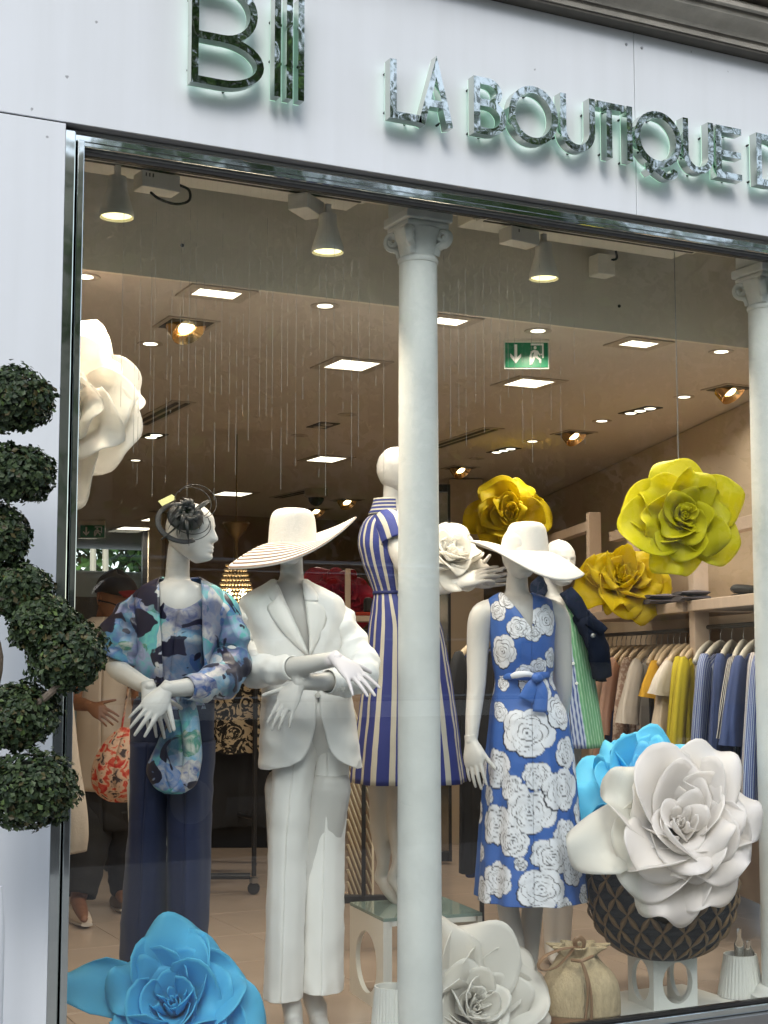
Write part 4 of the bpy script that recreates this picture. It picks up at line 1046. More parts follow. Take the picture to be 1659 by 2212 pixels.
patch('collar', m_suit, mq, JS, d, [(600, 1255), (603, 1270), (609, 1284)], [(585, 1262), (574, 1281), (597, 1305)], m=8, off=(0.008, 0.016))
patch('collar', m_suit, mq, JS, d, [(655, 1256), (659, 1280), (663, 1301)], [(668, 1264), (687, 1285), (691, 1302)], m=8, off=(0.008, 0.016))
patch('breast_pocket', m_suit, mq, JS, d, [(708, 1362), (722, 1359), (733, 1357)], [(709, 1371), (723, 1368), (734, 1366)], m=4, n=3, off=(0.005, 0.009))
patch('pocket_flap', m_suit, mq, JS, d, [(575, 1556), (600, 1551), (628, 1549)], [(575, 1570), (600, 1565), (628, 1563)], m=6, n=3, off=(0.002, 0.003))
sl = sleeve('sleeve', m_suit, mq, [A_(566, 1296, d), A_(545, 1316, d), A_(527, 1354, d), A_(520, 1396, 5.13), A_(528, 1436, 5.06), A_(556, 1450, 4.97), A_(598, 1445, 4.88), A_(633, 1442, 4.82)], [.02, .042, .050, .052, .055, .050, .042, .038], wr=.20, wn=7, seed=4, n=36)
sr = sleeve('sleeve', m_suit, mq, [A_(696, 1296, d), A_(718, 1316, d), A_(742, 1354, d), A_(765, 1400, 5.13), A_(784, 1440, 5.06), A_(776, 1464, 4.98), A_(742, 1472, 4.91), A_(708, 1472, 4.86)], [.02, .042, .050, .051, .053, .050, .042, .039], wr=.20, wn=7, seed=5, n=36)
for k, bx in enumerate((577, 588, 600, 612)):
    p = A_(bx, 1456, 4.86+0.0-0.006*k); b = MB().lathe([(0.0005, -0.003), (0.0065, -0.002), (0.0075, 0.001), (0.0005, 0.002)], (0, 0, 0), 12)
    q = b.v[-1]; b.v[-1] = p+q[:, 0:1]*HR+q[:, 1:2]*ZU+q[:, 2:3]*HF; b.build('cuff_button', m_pearl, sl)
for bx, by in ((733, 1488), (741, 1489)):
    p = A_(bx, by, 4.842); b = MB().lathe([(0.0005, -0.003), (0.0065, -0.002), (0.0075, 0.001), (0.0005, 0.002)], (0, 0, 0), 12)
    q = b.v[-1]; b.v[-1] = p+q[:, 0:1]*HR+q[:, 1:2]*ZU+q[:, 2:3]*HF; b.build('cuff_button', m_pearl, sr)
p = front_pt(JS, d, 690, 1500, off=0.006); b = MB().lathe([(0.0005, -0.004), (0.009, -0.002), (0.010, 0.001), (0.0005, 0.003)], (0, 0, 0), 14)
q = b.v[-1]; b.v[-1] = p+q[:, 0:1]*HR+q[:, 1:2]*ZU+q[:, 2:3]*HF; b.build('front_button', m_pearl, mq)
garment('trousers_top', m_suit, mq, pxr([(1480, 592, 740, .108), (1540, 584, 758, .118), (1600, 592, 750, .085), (1630, 600, 740, .05)], d), nu=56)
lf2 = lambda T, t: 0.045*np.exp(-((T+math.pi/2+0.15)/0.26)**2)*smoothstep(0.1, .4, t)+0.022*np.sin(5*T+3*t+1)*t+0.012*np.sin(9*T-5*t)*t
garment('trouser_leg', m_suit, mq, pxr([(1560, 594, 690, .088), (1650, 590, 682, .092), (1740, 586, 671, .095), (1809, 583, 663, .095), (1955, 579, 655, .095), (2060, 575, 653, .098), (2138, 571, 651, .102), (2152, 570, 651, .103)], 5.13), fold=lf2, nu=80, wrk=0.008)
garment('trouser_leg', m_suit, mq, pxr([(1560, 660, 750, .085), (1650, 668, 752, .092), (1740, 667, 747, .10), (1809, 664, 742, .095), (1955, 659, 740, .095), (2060, 656, 739, .098), (2122, 654, 739, .102), (2136, 654, 739, .103)], 5.19), fold=lf2, nu=80, wrk=0.008)

def brim_hat(name, label, cx, ybase, d, crown, R, zr, mat, ribs=0, tilt=0.0, edge=0.004, loc=None):
    c = A_(cx, ybase, d)
    o = thing(name, label, 'hat', tuple(c), 'wide brimmed hats')
    rc = crown[0][0]
    th = np.linspace(0, 2*math.pi, 97)
    G = []
    for r_, z_ in crs(np.array(crown), 5):
        G.append([c+HR*(r_*math.cos(a))+HF*(r_*1.12*math.sin(a))+ZU*(z_+tilt*r_*math.cos(a)) for a in th])
    solid(MB().grid(G).build('crown', mat, o, sharp=None), 0.003)
    nr = 110 if ribs else 26
    G = []; C_ = []
    for s in np.linspace(0, 1, nr):
        row = []; cr_ = []
        for a in th:
            rr = rc+(R-rc)*s*(1+0.0*math.cos(a))
            zo = zr[0]+zr[1]*math.cos(a)+zr[2]*math.sin(a)+zr[3]*math.cos(2*a)+zr[4]*math.cos(3*a+0.6)
            z = zo*s**1.45+tilt*rr*math.cos(a)*(1-s)
            q = 0.0
            if ribs:
                ph = s*ribs % 1.0; q = 0.0045*(1-abs(2*ph-1)**3)
            row.append(c+HR*(rr*math.cos(a))+HF*(rr*1.05*math.sin(a))+ZU*(z+q))
            if ribs:
                gap = smoothstep(0.62, 0.74, ph)-smoothstep(0.95, 1.0, ph)
                cr_.append(V(0.80, 0.74, 0.68)*(1-gap)+V(0.22, 0.15, 0.12)*gap)
        G.append(row); C_.append(cr_)
    b = MB().grid(G, col=C_ if ribs else None).build('brim', m_cotton if ribs else mat, o, sharp=None); solid(b, edge)
    return o
brim_hat('sun_hat', 'wide cream sun hat with striped straw brim tilted up to the right', 632, 1178, 5.13,
         [(0.084, 0.0), (0.082, 0.03), (0.079, 0.07), (0.074, 0.100), (0.062, 0.118), (0.04, 0.126), (0.001, 0.128)], 0.222, (-0.004, 0.082, 0.050, 0.014, 0.006), m_straw, ribs=9, tilt=0.0)

# ================================================================== 3  mannequin in the striped dress, seen from behind
d = 5.78
mq = thing('mannequin', 'white mannequin in navy and cream striped dress behind the column, seen from the back', 'mannequin', tuple(A_(850, 1950, 5.9)), 'mannequins in the shop window')
zt = 0.345
body(mq, pxr([(1100, 818, 885, .055), (1122, 798, 902, .085), (1150, 786, 910, .1), (1200, 786, 908, .105), (1282, 814, 900, .09), (1400, 805, 950, .11), (1550, 805, 935, .1)], d),
     [([A_(852, 1045, d), A_(850, 1080, d), A_(848, 1118, d)], [.044, .043, .052]),
      ([A_(852, 1140, 5.72), A_(866, 1200, 5.64), A_(905, 1262, 5.62), A_(960, 1268, 5.6), A_(988, 1262, 5.6)], [.046, .042, .036, .028, .0245]),
      ([A_(905, 1135, 5.85), A_(930, 1200, 5.9), A_(960, 1250, 5.85), A_(1000, 1255, 5.75), A_(1012, 1255, 5.74)], [.046, .042, .036, .028, .0245]),
      ([A_(822, 1600, 5.86), A_(821, 1720, 5.86), A_(824, 1790, 5.87), A_(828, 1860, 5.88), A_(823, 1896, 5.9)], [.07, .046, .047, .027, .029]),
      ([A_(823, 1893, 5.9), A_(840, 1925, 5.86), A_(862, 1952, 5.83)], [.026, .026, .018]),
      ([A_(868, 1600, 5.86), A_(862, 1720, 5.82), A_(862, 1790, 5.81), A_(861, 1860, 5.8), A_(850, 1898, 5.82)], [.07, .046, .047, .027, .029]),
      ([A_(850, 1895, 5.82), A_(872, 1932, 5.79), A_(895, 1956, 5.77)], [.026, .026, .018])], m_man)
head(mq, A_(858, 1020, d), 0.205, R_(118), m_man, pitch=0.1)
hand(mq, A_(988, 1262, 5.6), A_(1060, 1238, 5.56), ZU*0.5-HF*0.5, m_man, left=False, size=0.19, curl=(10, 12, 14, 14), thumb=(-20, 30), spread=(6, 1, -2, -6), bend=2)
hand(mq, A_(1012, 1255, 5.74), A_(1088, 1247, 5.7), -HF-ZU*0.4, m_man, left=False, size=0.19, curl=(8, 10, 12, 14), thumb=(40, 30), spread=(6, 1, -2, -6), bend=2)
DS = [(1108, 814, 886, .062), (1120, 793, 902, .088), (1142, 779, 914, .11), (1175, 774, 918, .125), (1215, 783, 913, .12), (1250, 797, 908, .108), (1282, 808, 905, .1), (1310, 805, 925, .118), (1349, 800, 950, .14), (1400, 795, 961, .16), (1500, 784, 976, .19), (1600, 772, 991, .215), (1688, 761, 1004, .235)]
garment('dress', m_stripe, mq, pxr(DS, d), nu=110, sub=7, fold=lambda T, t: 0.035*np.sin(8*T+0.5)*smoothstep(.5, 1, t), wrk=0.007)
garment('belt_seam', M('navy_seam', lin(40, 48, 105), rough=0.7), mq, pxr([(1278, 806, 906, .103), (1285, 806, 906, .103)], d), nu=50, sub=2)
garment('collar', m_stripe_h, mq, pxr([(1078, 808, 884, .066), (1094, 804, 888, .072), (1112, 796, 894, .082)], d), nu=50, sub=4, a0=lambda t: -0.3, a1=lambda t: 4.9)
sleeve('cap_sleeve', m_stripe_s, mq, [A_(832, 1122, 5.74), A_(846, 1140, 5.7), A_(856, 1172, 5.67)], [.05, .062, .058], wr=.03, wn=2, seed=6)

# white cube stand with a glass top
def frame_box(name, label, c0, yaw, s, hgt, hole, open_side, glass, t=0.018):
    """cube of white panels, round holes in the panels; c0 = near bottom corner, runs back-left and right"""
    ca, sa = math.cos(yaw), math.sin(yaw)
    ex = V(ca, sa, 0); ey = V(-sa, ca, 0)
    o = thing(name, label, 'display stand', tuple(c0))
    m = m_box
    def panelh(p0, e1, w, e2, hh, nrm, hol):
        """panel with an elliptical hole: ring of quads between hole and rectangle, extruded by t along nrm"""
        n = 48; mbp = MB(); c = p0+e1*w/2+e2*hh*hol[0]
        outer = []; inner = []
        for k in range(n):
            a = 2*math.pi*k/n; cx, cz = math.cos(a), math.sin(a)
            inner.append(c+e1*hol[1]*cx+e2*hol[2]*cz)
            sx = (w/2)/max(abs(cx), 1e-6); top = hh*(1-hol[0]) if cz > 0 else hh*hol[0]; sz = top/max(abs(cz), 1e-6); q = min(sx, sz)
            outer.append(c+e1*q*cx+e2*q*cz)
        # add the exact corners by snapping the nearest rim points
        for cu, cv in ((0, 0), (w, 0), (0, hh), (w, hh)):
            P_ = p0+e1*cu+e2*cv; j = int(np.argmin([np.linalg.norm(x-P_) for x in outer])); outer[j] = P_
        I, O = np.array(inner), np.array(outer)
        I2, O2 = I+nrm*t, O+nrm*t
        G = np.stack([O2, O, I, I2, O2]); mbp.grid(G, closed=True)
        return mbp.build('side_panel', m, o, smooth=False)
    if hole:
        panelh(c0, ey, s, ZU, hgt, ex, hole)
        if 'front' in open_side:
            fm = MB()
            fm.box(c0+ex*(t+0.0005+0.008)+ZU*hgt/2+ey*0.009, (0.016, 0.018, hgt), rotz=yaw)
            fm.box(c0+ex*(s-0.009)+ZU*hgt/2+ey*0.009, (0.018, 0.018, hgt), rotz=yaw)
            fm.box(c0+ex*(s/2)+ZU*(hgt-0.009)+ey*0.009, (s-0.054, 0.018, 0.018), rotz=yaw)
            fm.box(c0+ex*(s/2)+ZU*0.009+ey*0.009, (s-0.054, 0.018, 0.018), rotz=yaw)
            fm.build('front_frame', m, o, smooth=False)
        else:
            panelh(c0+ex*(t+0.0005), ex, s-t-0.001, ZU, hgt, ey, hole)
    panelh(c0+ex*(s-t)+ey*(0.02), ey, s-0.02, ZU, hgt, ex, hole)
    tp = MB().box(c0+ex*s/2+ey*s/2+ZU*(hgt+0.0065), (s, s, 0.012), rotz=yaw)
    tp.build('top', m_topglass if glass else m, o, smooth=False)
    if glass:
        pass
    return o
m_box = M('white_lacquer', (0.70, 0.70, 0.66), rough=0.35, var=0.02)
def mk_tg():
    m, nt, b = newmat('green_edge_glass'); b.inputs['Base Color'].default_value = (0.45, 0.62, 0.56, 1); b.inputs['Roughness'].default_value = 0.06
    b.inputs['Transmission Weight'].default_value = 0.55; return m
m_topglass = mk_tg()
cb = atz(828, 2192, 0.0); cl = atz(759, 2145, 0.0)
yawb = math.atan2((cl-cb)[1], (cl-cb)[0])-math.pi/2
frame_box('cube_stand', 'white cube stand with glass top and round hole under the striped mannequin', cb, yawb, 0.40, 0.335, (0.46, 0.125, 0.115), 'front', True)
# ================================================================== 4  mannequin in the rose print dress
d = 5.55
mq = thing('mannequin', 'white mannequin in blue dress printed with big white roses', 'mannequin', tuple(atz(1140, 2180, 0)), 'mannequins in the shop window')
RD = [(1281, 1079, 1150, .058), (1296, 1057, 1186, .085), (1320, 1055, 1194, .112), (1355, 1059, 1196, .128), (1400, 1062, 1195, .132), (1440, 1068, 1192, .118), (1470, 1072, 1190, .108), (1510, 1066, 1205, .124), (1553, 1060, 1224, .145), (1653, 1051, 1240, .175), (1770, 1041, 1250, .20), (1870, 1035, 1259, .22), (1938, 1030, 1266, .235)]
fl = []; foot(fl, A_(1124, 2130, 5.5), A_(1128, 2175, 5.34)); foot(fl, A_(1144, 2118, 5.62), A_(1160, 2168, 5.48))
body(mq, pxr([(1284, 1085, 1146, .05), (1302, 1060, 1182, .082), (1330, 1062, 1186, .10), (1380, 1068, 1186, .108), (1450, 1074, 1182, .1), (1550, 1072, 1205, .11), (1700, 1070, 1215, .12)], d),
     [([A_(1118, 1215, d), A_(1117, 1250, d), A_(1117, 1290, d), A_(1118, 1320, d)], [.040, .041, .048, .06]),
      ([A_(1060, 1318, d), A_(1040, 1335, d), A_(1032, 1400, d), A_(1029, 1480, 5.52), A_(1022, 1550, 5.48), A_(1018, 1602, 5.45)], [.046, .05, .043, .036, .030, .0235]),
      ([A_(1186, 1318, d), A_(1203, 1335, 5.57), A_(1211, 1400, 5.6), A_(1216, 1480, 5.64), A_(1210, 1560, 5.7), A_(1204, 1640, 5.74)], [.046, .05, .043, .036, .030, .022]),
      ([A_(1100, 1800, d), A_(1096, 1940, d), A_(1110, 2030, 5.53), A_(1124, 2130, 5.5)], [.06, .043, .040, .026]),
      ([A_(1160, 1800, 5.6), A_(1152, 1940, 5.62), A_(1146, 2010, 5.62), A_(1144, 2118, 5.62)], [.06, .043, .041, .025])]+fl, m_man)
head(mq, A_(1122, 1192, 5.53), 0.205, R_(6), m_man, ears=False)
hand(mq, A_(1018, 1600, 5.45), A_(1030, 1706, 5.41), -HF*0.9-HR*0.5, m_man, left=False, size=0.19, curl=(8, 10, 12, 14), spread=(5, 1, -2, -5), thumb=(30, 6), bend=4)

ROSES = [(455, 205, 62, 1), (745, 265, 98, 2), (578, 312, 66, 3), (487, 462, 98, 4), (780, 505, 60, 5), (660, 350, 48, 6), (470, 845, 62, 7), (632, 975, 150, 8), (832, 850, 108, 9), (868, 1105, 92, 10),
         (452, 1205, 112, 11), (690, 1248, 84, 12), (545, 1330, 84, 13), (640, 1468, 135, 14), (835, 1335, 128, 15), (440, 1560, 118, 16), (948, 1210, 90, 17), (855, 1625, 98, 18), (762, 1745, 112, 19), (545, 1660, 92, 20),
         (700, 1945, 125, 21), (450, 1900, 105, 22), (905, 1840, 92, 23), (365, 1990, 86, 24), (492, 665, 48, 25), (690, 700, 92, 26), (520, 130, 60, 27), (820, 650, 62, 28), (960, 1480, 88, 29), (985, 2010, 70, 30),
         (400, 1380, 60, 31), (830, 2060, 62, 32), (330, 1750, 60, 33), (700, 560, 55, 34), (620, 600, 52, 35), (590, 1790, 40, 36)]
def rose_col(P, uv, T, AB):
    # the printed cloth: signed arc length across, height down, in photo-measured millimetres
    nv, nu = T.shape
    K = FD/d
    ys = np.array([px_y(p) for p in P.mean(1)])            # ring height
    xc = np.array([px_x(p) for p in P.mean(1)])
    aa = AB[:, 0]*K
    al = T+math.pi/2
    al = (al+math.pi) % (2*math.pi)-math.pi                # 0 at the front
    U = (aa[:, None]*np.clip(al, -1.3, 1.3)*0.98+np.sign(al)*np.maximum(np.abs(al)-1.3, 0)*aa[:, None])
    Vv = np.repeat(ys[:, None], nu, 1)
    def put(C, a, col): return C*(1-a[..., None])+np.asarray(col)*a[..., None]
    base = np.array(lin(58, 98, 172)[:3]); white = np.array(lin(226, 228, 236)[:3]); black = np.array(lin(20, 22, 38)[:3]); grey = np.array(lin(120, 122, 134)[:3])
    C = np.tile(base, (nv, nu, 1))
    back = [(x+900, y+37, r, s+50) for (x, y, r, s) in ROSES]
    for (zx, zy, zr, sd) in ROSES+back:
        onback = zx > 1100
        if onback: zx -= 900
        cx, cy, R0 = 921.6+zx*0.3332, 1253.4+zy*0.3332, zr*0.3332*1.04
        j = int(np.argmin(np.abs(ys-cy))); q = np.clip((cx-xc[j])/aa[j], -0.97, 0.97)
        u0 = aa[j]*math.asin(q)
        if onback: u0 = (u0+aa[j]*math.pi*1.02); u0 = u0 if u0 < aa[j]*math.pi else u0-2*math.pi*aa[j]
        dx = U-u0; dy = Vv-cy; r = np.hypot(dx, dy)
        m = r < R0*1.25
        if not m.any(): continue
        rs = random.Random(sd*77); an = np.arctan2(dy, dx); npet = rs.choice((5, 5, 6)); ph = rs.uniform(0, 6.28)
        lob = np.abs(np.sin(npet/2*an+ph+0.3*np.sin(2*an+sd)))
        Rb = R0*(0.86+0.20*lob**0.6+0.05*np.sin(2*an+sd)+0.02*np.sin(23*an+sd)*lob)
        ins = m & (r < Rb)
        shade = 1-0.10*np.clip(np.sin(5*an+9*r/R0+sd), 0, 1)
        C = np.where(ins[..., None], white*shade[..., None], C)
        ow = R0*0.034*np.clip(np.sin(an-0.6+0.5*np.sin(3*an+sd)), 0, 1)+0.35
        C = put(C, np.clip((ow-np.abs(r-Rb))/0.9+0.5, 0, 1)*m, black)
        lw = 0.5+0.008*R0
        for k, f in enumerate((0.17, 0.34, 0.52, 0.70)):
            pk = ph+1.3*k; Rk = R0*f*(0.92+0.20*np.abs(np.sin((1.5+0.5*k)*an+pk))+0.22*((an+pk) % 6.283)/6.283-0.1)
            on = np.clip((lw*(0.5+0.8*np.clip(np.sin(1.5*an+pk), 0, 1))-np.abs(r-Rk))/0.9+0.5, 0, 1)*ins*smoothstep(-1.0, -0.72, np.sin(an+pk*2))
            C = put(C, on*0.95, grey*0.14)
        for k in range(npet):
            a0_ = (math.pi*(k)-ph)*2/npet; da = np.abs((an-a0_-0.35*(r/R0-0.7)+math.pi) % (2*math.pi)-math.pi)*r
            on = np.clip((lw*0.55-da)/0.9+0.5, 0, 1)*ins*(r > R0*0.62)
            C = put(C, on*0.9, grey*0.16)
        C = np.where((ins & (r < R0*0.06))[..., None], grey*0.6, C)
    return C
def px_xy(p):
    v = np.asarray(p)-CAM; dd = v@_F; return 829.5+FD*(v@_R)/dd, 1106-FD*(v@_U)/dd
def px_x(p): return px_xy(p)[0]
def px_y(p): return px_xy(p)[1]
garment('dress', m_rose, mq, pxr(RD, d), nu=330, sub=34, colf=rose_col, th=0.003,
        a0=edge_angles(RD, [1281, 1320, 1359, 1366, 2000], [1147, 1145, 1142, 1141.5, 1141.5], 34, 2.2, 'right'), a1=edge_angles(RD, [1281, 1320, 1357, 1366, 2000], [1084, 1113, 1139, 1141, 1141], 34, 2.2, 'left'),
        fold=lambda T, t: (0.030*np.sin(9*T+0.6)+0.022*np.sin(15*T+2.0))*smoothstep(.5, 1, t)+0.008*np.sin(8*T+5*t)*smoothstep(.2, .5, t), wrk=0.006)
m_bluecl = M('blue_print_cloth', lin(66, 108, 184), rough=0.5); m_whitecl = M('white_print_cloth', lin(222, 224, 232), rough=0.5)
def cloth_strip(name, mat, parent, pts, wd, nrm, th=0.003, tw=0.0):
    P = crs(np.array(pts), 6); T = np.gradient(P, axis=0); G = []
    wv = np.interp(np.linspace(0, 1, len(P)), np.linspace(0, 1, len(wd)), wd)
    for p, t, wq in zip(P, T, wv):
        s_ = unit(np.cross(t, nrm)); G.append([p+s_*wq*u+np.asarray(nrm)*0.006*(1-u*u) for u in np.linspace(-1, 1, 7)])
    o = MB().grid(G).build(name, mat, parent, sharp=None); return solid(o, th)
fd = d-0.125
cloth_strip('waist_tie', m_bluecl, mq, [A_(1076, 1462, fd+0.08), A_(1110, 1461, fd+0.01), A_(1150, 1462, fd-0.01), A_(1186, 1456, fd+0.05)], [.012, .012, .014, .012], -HF)
cloth_strip('bow_loop', m_whitecl, mq, [A_(1160, 1463, fd-.025), A_(1140, 1456, fd-.04), A_(1116, 1458, fd-.03), A_(1104, 1462, fd-.02)], [.005, .010, .012, .007], -HF)
cloth_strip('tie_tail', m_bluecl, mq, [A_(1160, 1464, fd-.02), A_(1148, 1485, fd-.03), A_(1136, 1513, fd-.03)], [.010, .024, .030], -HF)
cloth_strip('tie_tail', m_bluecl, mq, [A_(1164, 1466, fd-.02), A_(1169, 1495, fd-.03), A_(1166, 1538, fd-.03)], [.010, .024, .026], -HF)
MB().tube([A_(1152, 1463, fd-.03), A_(1160, 1464, fd-.042), A_(1168, 1466, fd-.03)], [.012, .019, .012], 10, sub=3).build('bow_knot', m_bluecl, mq)
brim_hat('sun_hat', 'plain white sun hat with a huge drooping brim above the rose print dress', 1138, 1194, 5.53,
         [(0.081, 0.0), (0.079, 0.03), (0.075, 0.065), (0.069, 0.092), (0.057, 0.107), (0.035, 0.113), (0.001, 0.114)], 0.212, (-0.028, -0.072, 0.040, 0.010, 0.012), m_felt, edge=0.006)

# ================================================================== 5  mannequin with the denim jacket
d = 6.4
mq = thing('mannequin', 'bald mannequin with dark denim jacket over green striped shirt dress, behind the rose print dress', 'mannequin', tuple(atz(1200, 2078, 0)), 'mannequins in the shop window')
fl = []; foot(fl, A_(1190, 2040, 6.42), A_(1196, 2075, 6.28)); foot(fl, A_(1218, 2040, 6.42), A_(1228, 2072, 6.28))
body(mq, pxr([(1290, 1172, 1224, .05), (1310, 1155, 1246, .085), (1350, 1155, 1252, .1), (1450, 1165, 1250, .1), (1600, 1170, 1265, .11)], d),
     [([A_(1196, 1235, 6.42), A_(1194, 1270, 6.42), A_(1195, 1310, 6.42)], [.044, .044, .058]),
      ([A_(1188, 1560, d), A_(1188, 1800, d), A_(1190, 1900, d), A_(1190, 2040, d)], [.07, .047, .045, .03]), ([A_(1226, 1560, d), A_(1222, 1800, d), A_(1220, 1900, d), A_(1218, 2040, d)], [.07, .047, .045, .03])]+fl, m_man)
head(mq, A_(1207, 1216, 6.4), 0.205, R_(22), m_man)
def stripe_col(P, uv, T, AB):
    al = (T+math.pi/2+math.pi) % (2*math.pi)-math.pi; u = al*0.16
    fine = (np.mod(u, 0.016) < 0.007)
    blue = np.where(fine[..., None], np.array(lin(60, 84, 150)[:3]), np.array(lin(196, 206, 226)[:3]))
    green = np.where((np.mod(u, 0.020) < 0.006)[..., None], np.array(lin(172, 210, 176)[:3]), np.array(lin(112, 172, 128)[:3]))
    return np.where((al > 0.18)[..., None], green, blue)
SD = [(1296, 1176, 1226, .062), (1312, 1152, 1258, .10), (1345, 1150, 1266, .12), (1400, 1156, 1274, .125), (1500, 1168, 1290, .13), (1613, 1182, 1307, .15)]
sd_ = garment('shirt_dress', m_cotton, mq, pxr(SD, d), nu=220, sub=10, colf=stripe_col, a0=edge_angles(SD, [1296, 1350, 1700], [1218, 1212, 1232], 10, 2.2, 'right'), a1=edge_angles(SD, [1296, 1350, 1700], [1186, 1210, 1231], 10, 2.2, 'left'),
              fold=lambda T, t: 0.025*np.sin(8*T)*t)
for (bx, by) in ((1222, 1393), (1230, 1433), (1237, 1475)):
    p = front_pt(SD, d, bx, by, off=0.006); b = MB().lathe([(0.0005, -0.003), (0.007, -0.002), (0.0008, 0.003)], (0, 0, 0), 10); q = b.v[-1]; b.v[-1] = p+q[:, 0:1]*HR+q[:, 1:2]*ZU+q[:, 2:3]*HF; b.build('shirt_button', m_print, sd_)
DJ = [(1282, 1166, 1230, .075), (1300, 1150, 1254, .105), (1322, 1138, 1268, .13), (1360, 1136, 1280, .15), (1420, 1142, 1296, .155), (1472, 1146, 1308, .155)]
dj = garment('denim_jacket', m_denim, mq, pxr(DJ, d), nu=80, sub=8, a0=edge_angles(DJ, [1282, 1320, 1400, 1472], [1228, 1250, 1274, 1286], 8, 2.2, 'right'), a1=edge_angles(DJ, [1282, 1472], [1172, 1160], 8, 2.2, 'left'), th=0.008)
sleeve('jacket_sleeve', m_denim, mq, [A_(1256, 1330, 6.3), A_(1275, 1360, 6.26), A_(1292, 1405, 6.25), A_(1301, 1462, 6.26)], [.045, .052, .05, .046], wr=.07, wn=4, seed=9, flat=.8)
cloth_strip('collar', m_denim, mq, [A_(1222, 1276, 6.33), A_(1240, 1300, 6.28), A_(1258, 1330, 6.25), A_(1268, 1352, 6.24)], [.03, .036, .03, .012], -HF, 0.008)
cloth_strip('collar', m_denim, mq, [A_(1172, 1250, 6.42), A_(1164, 1270, 6.36), A_(1160, 1290, 6.32)], [.02, .04, .03], -HF, 0.008)
cloth_strip('pocket_flap', m_denim, mq, [A_(1268, 1340, 6.22), A_(1290, 1352, 6.21), A_(1306, 1365, 6.21)], [.020, .022, .018], -HF, 0.01)
b = MB().lathe([(0.0005, -0.006), (0.009, -0.004), (0.010, 0.0)], (0, 0, 0), 12); q = b.v[-1]; b.v[-1] = A_(1281, 1373, 6.185)+q[:, 0:1]*HR+q[:, 1:2]*ZU+q[:, 2:3]*HF; b.build('jacket_button', m_steel, dj)

# ================================================================== man inside the shop
d = 7.7
mn = thing('person', 'man in black cap with red brim and white t-shirt behind the kimono mannequin', 'person', tuple(atz(215, 1995, 0)))
fl = []; foot(fl, A_(168, 1945, 7.5), A_(182, 1985, 7.2), .036); foot(fl, A_(262, 1925, 7.9), A_(268, 1952, 7.65), .036)
body(mn, pxr([(1340, 205, 262, .06), (1360, 182, 282, .1), (1420, 176, 288, .125), (1500, 178, 286, .12), (1600, 180, 284, .12), (1700, 178, 286, .125), (1760, 182, 284, .12)], d),
     [([A_(238, 1300, d), A_(232, 1330, d), A_(228, 1370, d)], [.058, .058, .075]),
      ([A_(190, 1370, d), A_(168, 1440, 7.65), A_(160, 1510, 7.5), A_(180, 1522, 7.42), A_(196, 1525, 7.38)], [.055, .05, .043, .035, .028]),
      ([A_(278, 1370, d), A_(300, 1440, 7.65), A_(300, 1520, 7.5)], [.055, .05, .04]),
      ([A_(205, 1740, d), A_(192, 1840, 7.6), A_(168, 1945, 7.5)], [.085, .062, .042]), ([A_(262, 1740, d), A_(266, 1840, 7.8), A_(262, 1925, 7.9)], [.085, .062, .042])]+fl, m_skin, voxel=.011)
hd = head(mn, A_(246, 1290, d-0.02), 0.25, R_(48), m_skin, pitch=0.35)
hand(mn, A_(192, 1524, 7.38), A_(232, 1548, 7.33), -HF+ZU*0.4, m_skin, left=False, size=0.19, curl=(18, 20, 22, 24), thumb=(50, 4))
c = A_(246, 1290, d-0.02)+ZU*0.026; G = []
fx = HR*math.sin(R_(48))-HF*math.cos(R_(48)); sx = HR*math.cos(R_(48))+HF*math.sin(R_(48)); c = c+fx*0.022
for el in np.linspace(-0.05, math.pi/2-0.02, 14):
    G.append([c+sx*0.093*math.cos(el)*math.cos(a)+fx*0.136*math.cos(el)*math.sin(a)+ZU*(0.115*math.sin(el)+0.004-0.03*max(0, math.sin(a))) for a in np.linspace(0, 2*math.pi, 33)])
solid(MB().grid(G).build('cap', m_hair, mn, sharp=None), 0.004)
G = []
for v in np.linspace(0, 1, 7):
    G.append([c+sx*0.072*math.sin(a)*(1-.1*v)+fx*(0.105+0.095*v*math.cos(a*0.9))+ZU*(0.012-0.030*v+0.0*a-0.02*math.sin(a)**2) for a in np.linspace(-1.3, 1.3, 15)])
solid(MB().grid(G).build('cap_brim', m_redcap, mn, sharp=None), 0.005)
MB().tube([A_(212, 1297, 7.62), A_(240, 1303, 7.56), A_(262, 1312, 7.55), A_(280, 1318, 7.6)], [.004]*4, 6, sub=3).build('glasses', m_dark, mn)
garment('t_shirt', m_tee, mn, pxr([(1334, 200, 268, .085), (1350, 180, 286, .12), (1400, 172, 294, .15), (1500, 168, 294, .155), (1620, 166, 294, .15), (1705, 168, 292, .15)], d), nu=70, fold=lambda T, t: 0.03*np.sin(6*T+5*t)*t, th=.005)
sleeve('t_shirt_sleeve', m_tee, mn, [A_(190, 1362, d), A_(176, 1395, 7.68), A_(168, 1440, 7.64)], [.075, .078, .072], wr=.05, wn=3, seed=11)
sleeve('t_shirt_sleeve', m_tee, mn, [A_(276, 1362, d), A_(290, 1395, 7.68), A_(298, 1440, 7.64)], [.075, .078, .072], wr=.05, wn=3, seed=12)
garment('trousers', m_blacktr, mn, pxr([(1690, 176, 288, .14), (1740, 176, 288, .14), (1790, 178, 288, .13)], d), nu=50)
sleeve('trouser_leg', m_blacktr, mn, [A_(204, 1730, d), A_(196, 1800, 7.64), A_(186, 1870, 7.57), A_(172, 1935, 7.5)], [.12, .105, .09, .08], wr=.05, wn=5, seed=13)
sleeve('trouser_leg', m_blacktr, mn, [A_(262, 1730, d), A_(266, 1800, 7.76), A_(266, 1870, 7.83), A_(263, 1925, 7.88)], [.115, .105, .085, .06], wr=.06, wn=5, seed=14)
